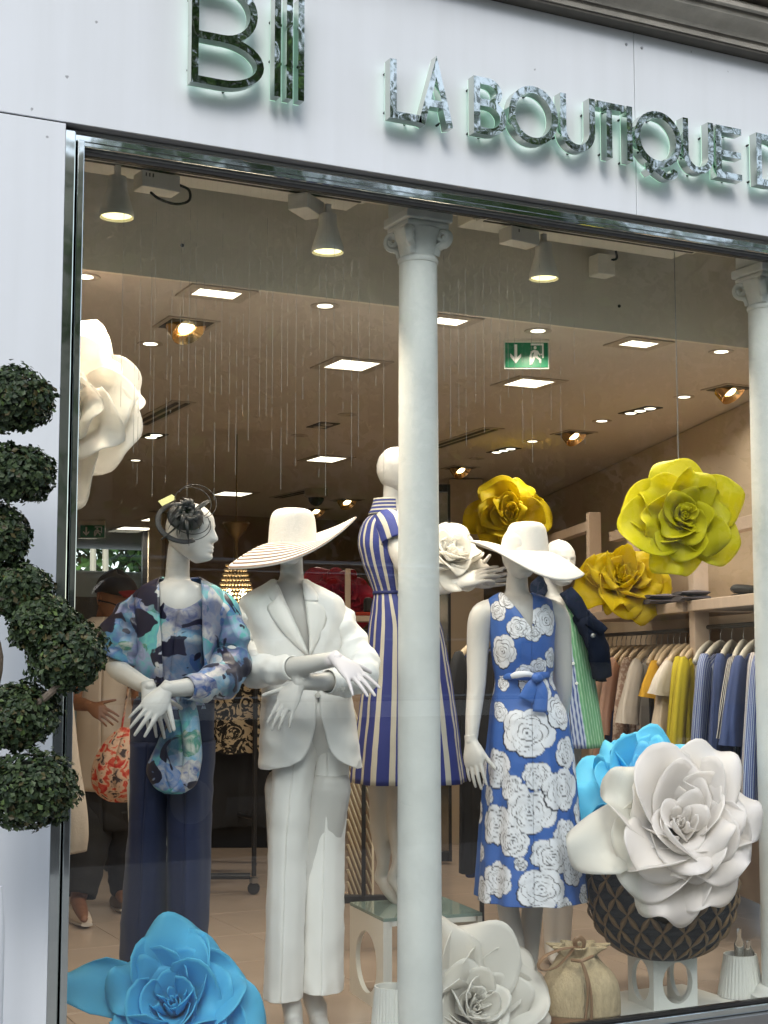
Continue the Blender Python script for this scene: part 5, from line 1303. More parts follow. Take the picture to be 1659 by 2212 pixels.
for (x, y, dd, x2, y2, d2) in ((160, 1968, 7.52, 188, 1990, 7.2), (256, 1945, 7.92, 272, 1958, 7.62)):
    sh = MB().tube([A_(x-4, y, dd+.06), A_(x, y, dd), A_((x+x2)/2, (y+y2)/2, (dd+d2)/2), A_(x2, y2, d2)], [.03, .05, .048, .026], 12, sub=3, flat=0.8, up=ZU).build('shoe', m_shoe if x > 200 else m_tee, mn)
    MB().tube([A_(x-5, y+12, dd+.06), A_(x, y+12, dd), A_((x+x2)/2, (y+y2)/2+12, (dd+d2)/2), A_(x2, y2+8, d2-.01)], [.032, .05, .05, .03], 12, sub=3, flat=0.3, up=ZU).build('sole', m_sole, sh)
# red floral bag and cream cardigan
def mk_floral():
    m, nt, b = newmat('red_floral_fabric'); b.inputs['Roughness'].default_value = 0.8
    tc = N(nt, 'ShaderNodeTexCoord'); n1 = N(nt, 'ShaderNodeTexNoise', i_Scale=22.0, i_Detail=4.0, i_Distortion=1.0); nt.links.new(tc.outputs['Object'], n1.inputs['Vector'])
    r = ramp(nt, [(0.36, lin(60, 52, 58)), (0.42, lin(190, 160, 140)), (0.52, lin(200, 172, 150)), (0.56, lin(196, 92, 70)), (0.66, lin(170, 30, 32))]); nt.links.new(n1.outputs['Fac'], r.inputs[0]); nt.links.new(r.outputs[0], b.inputs['Base Color']); return m
m_floral = mk_floral()
bgd = thing('floral_bag', 'round red and cream floral fabric bag beside the navy trousers', 'bag', tuple(A_(245, 1730, 6.9)))
bb_ = garment('pouch', m_floral, bgd, pxr([(1572, 262, 288, .02), (1590, 238, 296, .05), (1630, 210, 304, .085), (1670, 200, 306, .10), (1705, 206, 304, .085), (1728, 232, 296, .04), (1732, 255, 275, .01)], 6.9), nu=50, fold=lambda T, t: 0.04*np.sin(9*T+3*t))
MB().tube([A_(262, 1575, 6.9), A_(275, 1500, 6.95), A_(285, 1420, 7.0), A_(280, 1380, 7.1)], [.012]*4, 8, sub=4, flat=.4).build('strap', m_floral, bgd)
cg = thing('cream_cardigan', 'long cream cardigan hanging just inside the left window frame', 'garment', tuple(A_(160, 1450, 5.3)))
garment('knit_body', M('cream_knit', (0.55, 0.47, 0.39), rough=0.9, bump=0.3, bscale=180), cg, pxr([(1480, 120, 146, .06), (1520, 110, 154, .09), (1640, 102, 168, .1), (1740, 100, 184, .11), (1800, 98, 188, .11), (1838, 96, 184, .11)], 5.3), nu=50, fold=lambda T, t: 0.05*np.sin(6*T+2)*t, loc=None)
MB().tube([A_(130, 1478, 5.3), A_(130, 1440, 5.3), A_(136, 1428, 5.3), A_(143, 1436, 5.3)], [.004]*4, 6, sub=4).build('hanger_hook', m_steel, cg)

# ================================================================== giant foam flowers
def foam(name, col, trans=0.3, rough=0.5):
    m = bpy.data.materials.new(name); m.use_nodes = True; nt = m.node_tree; b = nt.nodes['Principled BSDF']; out = nt.nodes['Material Output']
    b.inputs['Base Color'].default_value = (*col, 1); b.inputs['Roughness'].default_value = rough; b.inputs['Specular IOR Level'].default_value = 0.3
    t = N(nt, 'ShaderNodeBsdfTranslucent'); t.inputs['Color'].default_value = (*col, 1)
    mx = N(nt, 'ShaderNodeMixShader'); mx.inputs[0].default_value = trans
    nt.links.new(b.outputs[0], mx.inputs[1]); nt.links.new(t.outputs[0], mx.inputs[2]); nt.links.new(mx.outputs[0], out.inputs['Surface'])
    tc = N(nt, 'ShaderNodeTexCoord'); n = N(nt, 'ShaderNodeTexNoise', i_Scale=260.0); nt.links.new(tc.outputs['Object'], n.inputs['Vector'])
    bp = N(nt, 'ShaderNodeBump', i_Strength=0.05, i_Distance=0.01); nt.links.new(n.outputs['Fac'], bp.inputs['Height']); nt.links.new(bp.outputs[0], b.inputs['Normal'])
    return m
m_fw = foam('white_foam', (0.93, 0.91, 0.87), 0.5); m_fb = foam('blue_foam', (0.17, 0.68, 0.95), 0.35); m_fy = foam('yellow_foam', (0.72, 0.66, 0.02), 0.45)
m_fy2 = foam('deep_yellow_foam', (0.76, 0.63, 0.02), 0.5); m_fr = foam('red_foam', (0.40, 0.012, 0.035), 0.25)
def flower(name, label, c, nrm, R, mat, layers, seed, cat='flower', roll=0.0, ruf=1.0, thick=0.003, group='giant foam flowers', extra=()):
    """layers: list of (count, inner radius, length, half width, start angle, end angle) in units of R / degrees above the flower plane"""
    rs = random.Random(seed); c = np.asarray(c, float)
    nrm = unit(nrm); e1 = unit(np.cross(ZU if abs(nrm[2]) < 0.9 else HF, nrm)); e2 = np.cross(nrm, e1)
    o = thing(name, label, cat, tuple(c), group)
    nu, nv = 19, 17
    todo = [(R_(a), x) for (a, *x) in extra]
    for li, ly in enumerate(layers):
        for k in range(ly[0]): todo.append((2*math.pi*(k+0.5*(li % 2))/ly[0]+rs.uniform(-.24, .24)+roll+li*0.37, ly[1:]))
    if True:
        for az, (r0, L, W, f0, f1) in todo:
            Lk = L*R*rs.uniform(0.86, 1.12); Wk = W*R*rs.uniform(0.88, 1.14); a0 = R_(f0+rs.uniform(-9, 9)); a1 = R_(f1+rs.uniform(-18, 18)); tw = rs.uniform(-0.28, 0.28); pk = rs.uniform(-0.06, 0.16)
            ph = rs.uniform(0, 6.28); ra = rs.uniform(0.05, 0.11)*R*ruf; cup = rs.uniform(0.05, 0.20)*R; notch = rs.uniform(0.0, 0.10); fr = rs.choice((1.7, 2.3, 2.9))
            skew = rs.uniform(-0.18, 0.18); crl = R_(rs.uniform(15, 60)); G = []
            for j in range(nv):
                v = j/(nv-1); row = []
                wv = Wk*(0.22+0.78*math.sin(math.pi/2*min(1.0, v/0.62)))
                for i in range(nu):
                    u = -1+2*i/(nu-1)
                    vv = v*(1+pk*max(0, 1-abs(u-skew)*2.2)*v**4-0.34*abs(u)**3.2*v-notch*math.exp(-((u-skew)/0.25)**2)*v**3)
                    # integrate the petal profile
                    n_ = 8; rr = r0*R; zz = 0.0
                    for q in range(n_):
                        s = vv*(q+0.5)/n_; an = a0+(a1-a0)*s*s-crl*smoothstep(0.62, 1.0, s); rr += math.cos(an)*Lk*vv/n_; zz += math.sin(an)*Lk*vv/n_
                    edge = max(abs(u)**2, v**4)
                    zz += cup*u*u*v*0.8+ra*v*v*math.sin(fr*u*2+ph)*(0.35+0.65*edge)*1.5+ra*0.6*v**4*math.sin(5.5*u+ph*2)+tw*u*wv*v
                    rr -= cup*0.35*u*u*v
                    rho = max(rr, 0.05*R); g = np.clip(u*wv/max(rho*0.9, 0.12*R), -1.9, 1.9)
                    blend = min(1.0, r0*0+1.0)
                    a = az+g+skew*v
                    # lateral offset: part bent round the axis, part straight
                    xx = rho*math.cos(g); yy = rho*math.sin(g)
                    xs, ysx = rho, u*wv
                    f = smoothstep(0.25, 0.75, rr/R)*0.6
                    X = xx*(1-f)+xs*f; Y = yy*(1-f)+ysx*f
                    ca, sa = math.cos(az+skew*v), math.sin(az+skew*v)
                    row.append(c+e1*(X*ca-Y*sa)+e2*(X*sa+Y*ca)+nrm*zz)
                G.append(row)
            solid(MB().grid(G).build('petal', mat, o, sharp=None), thick)
    mb = MB(); G = []
    for t in np.linspace(0, 1, 40):                          # the rolled heart
        a = t*4.2*math.pi+roll; r = R*(0.015+0.075*t)
        G.append([c+e1*r*math.cos(a)+e2*r*math.sin(a)+nrm*(R*(0.10+0.22*(1-0.25*t)*q)+0.02*R*math.sin(5*a)*q) for q in (0, .35, .7, 1)])
    solid(mb.grid(G).build('heart', mat, o, sharp=None), thick)
    return o
BIG = [(5, 0.08, 1.02, 0.56, 10, -8), (5, 0.10, 0.86, 0.52, 34, 12), (5, 0.08, 0.68, 0.44, 56, 34), (4, 0.06, 0.52, 0.36, 70, 56), (4, 0.04, 0.38, 0.27, 80, 74)]
SMALL = [(6, 0.10, 0.98, 0.50, 10, -4), (6, 0.12, 0.76, 0.42, 32, 14), (5, 0.08, 0.56, 0.36, 56, 36), (4, 0.05, 0.40, 0.28, 74, 62)]
INNER = [(5, 0.08, 0.72, 0.48, 46, 24), (4, 0.07, 0.60, 0.46, 58, 42), (4, 0.05, 0.44, 0.36, 70, 60), (3, 0.03, 0.30, 0.26, 80, 74)]
CUP = [(6, 0.12, 1.0, 0.50, 6, 10), (6, 0.16, 0.82, 0.46, 28, 26), (5, 0.12, 0.64, 0.40, 52, 46), (4, 0.06, 0.44, 0.30, 74, 66)]
def px2m(r, d): return r*d/FD
flower('foam_flower', 'huge white foam flower hanging at the top left inside the window', A_(146, 900, 5.02), -HF*0.92-HR*0.30+ZU*0.2, px2m(188, 5.02), m_fw, CUP, 5, roll=0.4)
flower('foam_flower', 'giant sky blue foam flower at the bottom left on the floor', A_(378, 2188, 4.66), -HF*0.80+ZU*0.55-HR*0.02, px2m(215, 4.66), m_fb, INNER, 21, roll=0.25, ruf=1.15,
       extra=[(97, .08, .98, .46, 42, 26), (62, .10, .82, .36, 46, 30), (163, .14, 1.02, .25, 22, 6), (132, .1, .62, .34, 60, 54), (22, .1, .74, .40, 34, 12), (-12, .1, .82, .46, 22, 0), (-48, .1, .82, .46, 18, -4), (205, .1, .70, .36, 34, 18), (242, .1, .75, .46, 24, 4), (285, .1, .8, .5, 16, 0)])
flower('foam_flower', 'giant white foam flower on the floor just right of the round column', A_(1012, 2185, 5.16), -HF*0.80+ZU*0.35+HR*0.25, px2m(185, 5.16), m_fw, INNER, 33, roll=0.9, ruf=1.3,
       extra=[(120, .08, 1.22, .34, 38, 30), (85, .1, 1.05, .46, 30, 14), (52, .1, .98, .44, 28, 10), (20, .1, .95, .44, 24, 6), (-12, .1, .85, .46, 18, 0), (-45, .1, .8, .46, 12, -4), (150, .1, .66, .40, 50, 40), (200, .1, .62, .40, 44, 30), (250, .1, .8, .46, 20, 0)])
flower('foam_flower', 'giant white foam flower lying on the dark woven basket', A_(1462, 1795, 5.30), -HF*0.86+ZU*0.42-HR*0.05, px2m(205, 5.3), m_fw, INNER, 47, roll=0.15, ruf=1.25,
       extra=[(-62, .1, .86, .42, 2, -16), (-95, .1, .86, .44, 6, -14), (-128, .1, .76, .40, 12, -6), (182, .12, 1.02, .38, 16, 2), (150, .1, .82, .44, 44, 30), (116, .1, .84, .42, 52, 42), (84, .1, .86, .42, 46, 38), (50, .1, .90, .42, 36, 20), (14, .1, .96, .46, 24, 6), (-26, .1, .84, .44, 22, 2), (215, .1, .70, .40, 34, 18), (-75, .1, .62, .42, 34, 14)])
flower('foam_flower', 'blue foam flower behind the white one on the basket', A_(1395, 1710, 5.85), -HF*0.45+ZU*0.85, px2m(165, 5.85), m_fb, CUP, 52, roll=0.6, ruf=1.2)
flower('foam_flower', 'bright yellow foam flower hanging beside the right column', A_(1468, 1120, 5.75), -HF*0.9+HR*0.15+ZU*0.1, px2m(128, 5.75), m_fy, SMALL, 61, roll=0.5)
flower('foam_flower', 'deep yellow foam flower lying on the shelf above the clothes', A_(1350, 1268, 7.7), -HF*0.74+ZU*0.66, px2m(112, 7.7), m_fy2, SMALL, 72, roll=0.2, ruf=1.3)
flower('foam_flower', 'dim yellow foam flower high on the far wall above the white hat', A_(1098, 1118, 9.0), -HF*0.9+ZU*0.3, px2m(92, 9.0), m_fy2, SMALL, 83, roll=0.1)
flower('foam_flower', 'dark red foam flower on the back shelf beside the white suit', A_(735, 1295, 8.6), -HF*0.8+ZU*0.5, px2m(82, 8.6), m_fr, SMALL, 94, roll=0.3)
flower('foam_flower', 'cream white foam flower held in the hands of the striped dress mannequin', A_(962, 1205, 5.68), -HF*0.6+HR*0.4+ZU*0.55, px2m(92, 5.68), m_fw, SMALL, 17, roll=0.3, thick=0.003)
fx_ = bpy.data.objects['foam_flower']; q = A_(146, 900, 5.06); MB().tube([q, V(q[0], q[1], 2.99)], [.002]*2, 6).build('hanging_wire', m_steel, fx_)
fx_ = bpy.data.objects['foam_flower.005']; q = A_(1468, 1120, 5.78); MB().tube([q, V(q[0], q[1], 2.98 if q[1] < YB_ else ZC-0.002)], [.0018]*2, 6).build('hanging_wire', m_steel, fx_)

# ================================================================== basket, plinth, bag, pots
m_rope = M('dark_rope', (0.012, 0.012, 0.013), rough=0.85, bump=0.5, bscale=120)
m_cane = M('tan_cane', (0.21, 0.125, 0.05), rough=0.6, var=0.15, vscale=20)
db = 5.62; bc = A_(1428, 1930, db); kb = db/FD
def bas(y): return np.interp(y, [1785, 1800, 1830, 1870, 1905, 1940, 1980, 2010, 2035, 2052, 2062], [118, 136, 154, 162, 163, 160, 150, 134, 112, 88, 66])*kb
zt_, zb_ = A_(1428, 1785, db)[2], A_(1428, 2062, db)[2]
def zy(z): return 1785+(zt_-z)/(zt_-zb_)*277
bk = thing('woven_basket', 'round dark rope basket with tan diamond lattice under the white flower', 'basket', (bc[0], bc[1], zb_))
prof = []; nco = 17
for z in np.linspace(zb_, zt_, nco*8+1):
    f = ((z-zb_)/(zt_-zb_)*nco) % 1.0; prof.append((bas(zy(z))-0.010+0.008*math.sin(math.pi*f)**0.7, z))
prof = [(0.001, zb_)]+prof+[(bas(1785)-0.03, zt_), (bas(1830)-0.04, zt_-0.08), (bas(1990)-0.05, zb_+0.08), (0.001, zb_+0.06)]
MB().lathe(prof, (bc[0], bc[1], 0), 64).build('rope_coils', m_rope, bk, sharp=None)
NH = 20
for sgn in (-1, 1):
    for k in range(NH):
        pts = []; rr = []; a0_ = 2*math.pi*k/NH
        for q in np.linspace(0.0, 1, 49):
            z = zb_+0.008+(zt_-zb_-0.01)*q; a = a0_+sgn*q*2*math.pi*4.0/NH
            cell = (q*8) % 1.0; r = bas(zy(z))+0.001+0.005*math.sin(math.pi*cell)
            pts.append((bc[0]+r*math.cos(a), bc[1]+r*math.sin(a), z)); rr.append(0.003+0.0085*math.sin(math.pi*cell)**1.3)
        P = np.array(pts); r = np.array(rr); T, A1, B1 = frames(P, V(0, 0, 1)); out = P-V(bc[0], bc[1], 0); out[:, 2] = 0; out /= np.linalg.norm(out, axis=1, keepdims=True)
        sd2 = np.cross(T, out); G = np.stack([P-sd2*r[:, None], P+out*r[:, None]*0.55, P+sd2*r[:, None], P-out*0.002], 1)
        MB().grid(G, closed=True).build('cane_strip', m_cane, bk, sharp=None)
zpt = zb_
pc = A_(1413, 2186, 5.50); pc[2] = 0.004
yawp = R_(-6)
pw = (1512-1413)*5.5/FD/0.9
wbd = MB().bb(float(at(1380, 2150, 0.2)[0])-0.35, float(at(1380, 2150, 0.2)[0])+0.52, 0.03, 0.62, 0.0, 0.004)
setp(wbd.build('display_board', m_box, None, loc=(3.3, 0.3, 0.0), smooth=False), 'flat white board on the floor under the plinth and white pot', 'board')
frame_box('plinth', 'white plinth with round holes in its sides carrying the dark basket', pc, yawp+R_(0), pw, max(zb_-0.016, 0.2), (0.47, pw*0.34, pw*0.40), '', False)

# bucket bag
m_canvas = M('natural_canvas', (0.50, 0.39, 0.24), rough=0.9, var=0.14, vscale=60, bump=0.7, bscale=190, stretch=(1, 1, 0.3))
m_tan = M('tan_leather', (0.25, 0.145, 0.075), rough=0.5, var=0.08, vscale=8)
db2 = 5.3
bg_ = thing('bucket_bag', 'beige canvas drawstring bucket bag with tan leather base and strap', 'bag', tuple(A_(1255, 2225, db2)))
BG = [(2062, 1213, 1284, .05), (2078, 1200, 1296, .07), (2098, 1186, 1318, .10), (2120, 1176, 1332, .118), (2150, 1172, 1337, .125), (2182, 1170, 1338, .125)]
garment('canvas_body', m_canvas, bg_, pxr(BG, db2), nu=90, sub=8, ex=2.6, fold=lambda T, t: 0.10*np.sin(5*T+0.4)*(1-smoothstep(0, .35, t))+0.03*np.sin(8*T+3*t)*(1-smoothstep(.2, .7, t)), th=.005)
garment('gathered_top', m_canvas, bg_, pxr([(2040, 1195, 1305, .065), (2052, 1205, 1294, .055), (2064, 1213, 1284, .05)], db2), nu=90, sub=6, fold=lambda T, t: 0.30*np.sin(7*T+0.4)*(1-t)+0.10*np.sin(5*T+.4)*t, th=.005)
LB = [(2181, 1169, 1339, .1265), (2200, 1170, 1338, .1265), (2240, 1172, 1336, .124)]
MB().grid(loft(pxr(LB, db2), 65, 5, ex=2.6)[0][:, :-1], closed=True, cap=True).build('leather_base', m_tan, bg_, sharp=60)
fy = db2-0.135
MB().tube([A_(1235, 2074, fy+.03), A_(1256, 2076, fy), A_(1275, 2068, fy+.02), A_(1280, 2066, fy+.05)], [.006]*4, 8, sub=4).build('drawstring', m_tan, bg_)
MB().tube([A_(1254, 2074, fy), A_(1266, 2100, fy-.005), A_(1277, 2150, fy-.012), A_(1278, 2225, fy-.01)], [.005]*4, 8, sub=5).build('drawstring', m_tan, bg_)
MB().tube([A_(1256, 2075, fy), A_(1266, 2110, fy-.012), A_(1270, 2150, fy-.016), A_(1262, 2225, fy-.012)], [.005]*4, 8, sub=5).build('drawstring', m_tan, bg_)
MB().tube([A_(1250, 2046, 5.26), A_(1215, 2050, 5.2), A_(1180, 2064, 5.16), A_(1163, 2084, 5.15), A_(1172, 2096, 5.15), A_(1200, 2090, 5.17), A_(1222, 2070, 5.2), A_(1238, 2050, 5.24)], [.011]*8, 10, sub=5, flat=.35).build('strap', m_tan, bg_)
MB().tube([A_(1246, 2056, 5.26), A_(1242, 2034, 5.24), A_(1252, 2026, 5.24), A_(1262, 2036, 5.25), A_(1256, 2058, 5.26)], [.009]*5, 8, sub=4, flat=.4).build('strap_loop', m_tan, bg_)

def fluted_pot(cx, ytop, ybot, rt, rb, d, label, flutes=34):
    p = A_(cx, ybot, d); k = d/FD; zt2 = A_(cx, ytop, d)[2]; z0 = max(p[2], 0.003)
    o = thing('white_pot', label, 'pot', (p[0], p[1], z0)); n = flutes*4; th = np.linspace(0, 2*math.pi, n, endpoint=False); G = []
    for z, r in ((z0, rb*k), (z0+0.004, rb*k), (z0+(zt2-z0)*.5, (rb+rt)/2*k), (zt2-0.006, rt*k), (zt2, rt*k*0.99), (zt2, rt*k*0.9), (zt2-0.02, rt*k*0.88), (zt2-0.10, rt*k*0.86), (zt2-0.105, 0.002)):
        outer = r > rt*k*0.95 and z < zt2-0.004
        q = (0.003*np.abs(np.sin(flutes/2*th))-0.003) if outer else 0*th
        G.append(np.stack([p[0]+(r+q)*np.cos(th), p[1]+(r+q)*np.sin(th), np.full(n, z)], -1))
    MB().grid(G, closed=True, cap=True).build('pot_body', M('ceramic_white', (0.66, 0.66, 0.63), rough=0.45), o, sharp=50)
    return o, zt2, p, k
fluted_pot(846, 2132, 2245, 38, 47, 5.0, 'white ribbed pot cut off by the bottom left side of the column')
po, zt2, p, k = fluted_pot(1601, 2062, 2150, 36, 50, 5.75, 'white ribbed pot with clear bottles at the right column')
m_clear = M('clear_acrylic', (0.80, 0.78, 0.72), rough=0.05); m_clear.node_tree.nodes['Principled BSDF'].inputs['Transmission Weight'].default_value = 0.9
for dx, hh, r in ((-0.012, 0.20, 0.020), (0.034, 0.15, 0.022)):
    o = MB().lathe([(0.001, 0), (r, 0.0), (r, hh*0.7), (r*0.45, hh*0.82), (r*0.45, hh), (0.001, hh)], (p[0]+dx, p[1]-0.01, zt2-0.10), 20).build('clear_bottle', m_clear, None, loc=(p[0]+dx, p[1], zt2-0.10))
    setp(o, 'clear '+('taller' if hh > .18 else 'shorter')+' bottle standing in the white pot at the right', 'bottle')
# ================================================================== clothes rails and shelving along the right wall
m_hang = M('pale_hanger_wood', (0.60, 0.47, 0.32), rough=0.45)
m_hangw = M('white_hanger', (0.60, 0.57, 0.50), rough=0.4)
def fabric(name, col, kind=None, col2=None, n=16):
    if kind is None: return M(name, col, rough=0.85, var=0.08, vscale=8, bump=0.15, bscale=200)
    if kind == 'stripe': return mk_stripes(name, n, col, col2, 0.35, 'u', 0.8)
    m = M(name, col, rough=0.85, var=0.0)
    nt = m.node_tree; b = nt.nodes['Principled BSDF']; tc = N(nt, 'ShaderNodeTexCoord'); nz = N(nt, 'ShaderNodeTexNoise', i_Scale=n, i_Detail=4.0); nt.links.new(tc.outputs['Object'], nz.inputs['Vector'])
    r = ramp(nt, [(0.45, col), (0.52, col2)]); nt.links.new(nz.outputs['Fac'], r.inputs[0]); nt.links.new(r.outputs[0], b.inputs['Base Color']); return m
FB = dict(blush=fabric('blush_cotton', (0.60, 0.38, 0.30, 1)), cream=fabric('cream_cotton', (0.60, 0.49, 0.38, 1)), white=fabric('white_voile', (0.62, 0.56, 0.50, 1)), navy=fabric('navy_knit', (0.018, 0.03, 0.10, 1)),
          mustard=fabric('mustard_cotton', (0.62, 0.34, 0.02, 1)), yellow=fabric('yellow_cotton', (0.52, 0.42, 0.02, 1)), lace=fabric('cream_lace', (0.55, 0.43, 0.35, 1), 'spot', (0.34, 0.22, 0.17, 1), 60),
          speck=fabric('grey_speckle', (0.10, 0.10, 0.15, 1), 'spot', (0.5, 0.45, 0.42, 1), 90), bw=fabric('black_white_stripe', (0.02, 0.02, 0.03, 1), 'stripe', (0.6, 0.57, 0.52, 1), 30),
          blue=fabric('blue_stripe', (0.09, 0.12, 0.30, 1), 'stripe', (0.45, 0.50, 0.62, 1), 22), pale=fabric('pale_stripe', (0.60, 0.56, 0.54, 1), 'stripe', (0.18, 0.17, 0.24, 1), 24), denim=fabric('blue_cotton', (0.05, 0.075, 0.19, 1)),
          black=fabric('black_cotton', (0.012, 0.012, 0.014, 1)), peach=fabric('peach_cotton', (0.64, 0.42, 0.30, 1)))
GM = {}
def shirt_mesh(kind, sleeve_len, length, seed):
    """garment hanging in its own x (across) - z (down) plane, hook at z = 0"""
    rs = random.Random(seed); b = MB(); hw = 0.20
    rings = []
    for (z, w_, t_) in ((-0.115, 0.055, 0.03), (-0.125, 0.085, 0.035), (-0.15, 0.14, 0.028), (-0.175, 0.185, 0.028), (-0.23, 0.195, 0.028), (-0.40, 0.19, 0.026), (-0.115-length*0.7, 0.19, 0.026), (-0.115-length, 0.195, 0.028)):
        rings.append((z, w_, t_))
    th = np.linspace(0, 2*math.pi, 41); G = []
    Z = crs(np.array(rings), 4)
    for j, (z, w_, t_) in enumerate(Z):
        q = j/(len(Z)-1); f = 1+0.50*q*np.sin(7*th+seed)+0.28*q*np.sin(13*th+2*seed+3*q)
        G.append(np.stack([w_*np.cos(th)*(1+0.02*q*np.sin(5*th+seed)), t_*np.sin(th)*f, np.full(41, z)+0.006*np.sin(3*th+seed)*q], -1))
    b.grid(G)
    return b
def sleeve_mb(side, L, seed):
    pts = [V(side*0.165, 0, -0.165), V(side*0.205, 0.0, -0.20), V(side*(0.235+0.06*min(L, 0.3)), 0.012, -0.20-L*0.6), V(side*(0.235+0.10*min(L, 0.3)), 0.02, -0.20-L)]
    P = crs(np.array(pts), 5); r = np.interp(np.linspace(0, 1, len(P)), [0, .2, 1], [0.04, 0.062, 0.055 if L > .3 else 0.085])
    G = tubegrid(P, r, 26, 0.45, V(0, 1, 0)); tq = np.linspace(0, 2*math.pi, 26, endpoint=False); vq = np.linspace(0, 1, len(P))[:, None]
    G = P[:, None]+(G-P[:, None])*(1+vq*(0.16*np.sin(5*tq+seed+3*vq)+0.12*np.sin(9*tq-seed+5*vq)))[..., None]; return MB().grid(G, closed=True)
def hanger_mb():
    b = MB()
    b.tube([V(-0.205, 0, -0.155), V(-0.15, 0, -0.118), V(-0.06, 0, -0.082), V(0, 0, -0.070), V(0.06, 0, -0.082), V(0.15, 0, -0.118), V(0.205, 0, -0.155)], [.010, .012, .013, .013, .013, .012, .010], 8, sub=4, flat=1.5, up=V(0, 0, 1)); return b
def hook_mb():
    return MB().tube([V(0, 0, -0.06), V(0, 0, -0.025), V(0.013, 0, -0.010), V(0.016, 0, 0.008), V(0.0, 0, 0.020), V(-0.014, 0, 0.012)], [.0022]*6, 6, sub=4)
def garment_on_hanger(name, fab, label, pos, rz, sl=0.24, length=0.62, seed=1, group='clothes hanging on the right rails', hm=None):
    key = (fab, sl, length, seed)
    o = thing(name, label, 'garment', tuple(pos), group)
    def part(nm, fn, mat, par, k):
        if k in GM:
            c = bpy.data.objects.new(nm, GM[k]); COL.objects.link(c); c.parent = par; WL[c.name] = WL[o.name]; return c
        b = fn(); b.v = [v+WL[o.name] for v in b.v]
        c = b.build(nm, mat, par, sharp=None); GM[k] = c.data; return c
    bo = part('garment_body', lambda: shirt_mesh(None, sl, length, seed), FB[fab], o, ('b',)+key)
    if sl > 0:
        for s in (-1, 1): part('sleeve', lambda: sleeve_mb(s, sl, seed), FB[fab], o, ('s', s)+key)
    h = part('hanger', hanger_mb, hm or m_hang, o, ('h', hm.name if hm else ''))
    part('hook', hook_mb, m_steel, h, ('k',))
    o.rotation_euler = (0, 0, rz); return o
ZR = 1.45
def railpt(t): return V(5.124, 2.992, 0)*(1-t)+V(4.548, 1.371, 0)*t
rzr = math.atan2(WD[1], WD[0])-math.pi/2
spec = [('blush', .22, .6, 'blush pink blouse, furthest left on the rail'), ('peach', .20, .62, 'peach blouse half hidden by the denim sleeve'), ('mustard', 0, .58, 'mustard top at the far end of the rail'), ('peach', .2, .66, 'peach top next to the navy one'),
        ('navy', .5, .80, 'long navy blue dress among pale blouses'), ('blush', .34, .60, 'pale pink blouse with wide sleeves'), ('mustard', 0, .5, 'mustard top between pink blouses'), ('lace', .34, .62, 'cream lace blouse with ruffled sleeves'),
        ('lace', .36, .6, 'second cream lace blouse nearer the white shirt'), ('speck', .0, .82, 'grey speckled dress behind the white shirt'), ('white', .26, .58, 'plain cream short sleeved shirt'), ('black', 0, .55, 'black clip hanger with speckled skirt'),
        ('mustard', .12, .6, 'golden mustard blouse right of the white shirt'), ('speck', .0, .72, 'grey patterned top beside mustard blouse'), ('cream', .3, .62, 'cream blouse left of the yellow dress'), ('white', .1, .6, 'off white top beside the yellow dress'),
        ('yellow', .45, .8, 'bright yellow long dress'), ('yellow', .4, .76, 'second yellow dress beside the wooden post')]
for i, (fab, sl, ln, lab) in enumerate(spec):
    t = 0.02+0.945*i/(len(spec)-1)
    p = railpt(t); garment_on_hanger('hanging_garment', fab, lab+' on the right rail', (p[0], p[1], ZR-0.012), -PSI+R_(56)+R_(rnd.uniform(-8, 8)), sl, ln, i % 4+1, hm=m_hang)
spec2 = [('bw', .0, .85, 'black and white striped dress just right of the wooden post'), ('blue', .5, .72, 'blue pinstripe shirt right of the wooden post'), ('denim', .5, .75, 'plain blue shirt behind striped ones'), ('bw', .28, .6, 'black and white diagonal striped blouse with short sleeves'),
         ('denim', .3, .7, 'dark blue top between striped shirts'), ('pale', .55, .75, 'white shirt with thin dark stripes beside the right column'), ('blue', .6, .8, 'blue striped shirt nearest the right column'), ('pale', .5, .7, 'pale striped shirt against the right column')]
for i, (fab, sl, ln, lab) in enumerate(spec2):
    t = 1.06+0.60*i/(len(spec2)-1)
    p = railpt(t); garment_on_hanger('hanging_garment', fab, lab, (p[0], p[1], ZR-0.002), -PSI+R_(56)+R_(rnd.uniform(-8, 8)), sl, ln, i % 3+5, hm=m_hangw)
rl = thing('shelf_unit', 'pale wooden shelving with clothes rails along the right wall', 'shelving', tuple(railpt(1.0)*V(1, 1, 0)))
a, b = railpt(-0.12), railpt(0.985); MB().tube([V(a[0], a[1], ZR), V(b[0], b[1], ZR)], [.011]*2, 12).build('clothes_rail', m_dark, rl)
a, b = railpt(1.05), railpt(1.9); MB().tube([V(a[0], a[1], ZR+0.01), V(b[0], b[1], ZR+0.01)], [.011]*2, 12).build('clothes_rail', m_dark, rl)
def shelfbox(t0, t1, off, wd, z0, z1, nm='shelf', m=m_oak):
    a, b = railpt(t0)+WNRM*off, railpt(t1)+WNRM*off; q = (a+b)/2
    bevel(MB().box((q[0], q[1], (z0+z1)/2), (np.linalg.norm(b-a), wd, z1-z0), rotz=math.atan2(WD[1], WD[0])).build(nm, m, rl, smooth=False), 0.003)
shelfbox(-0.15, 0.985, 0.12, 0.42, 1.535, 1.585); shelfbox(1.035, 1.9, 0.12, 0.42, 1.535, 1.585)
shelfbox(0.985+0.003, 1.032, -0.02, 0.075, 0.0, 2.02, 'post'); shelfbox(-0.12, -0.08, -0.02, 0.075, 0.0, 2.20, 'post')
shelfbox(0.43, 0.455, -0.05, 0.06, 1.586, 2.18, 'post')
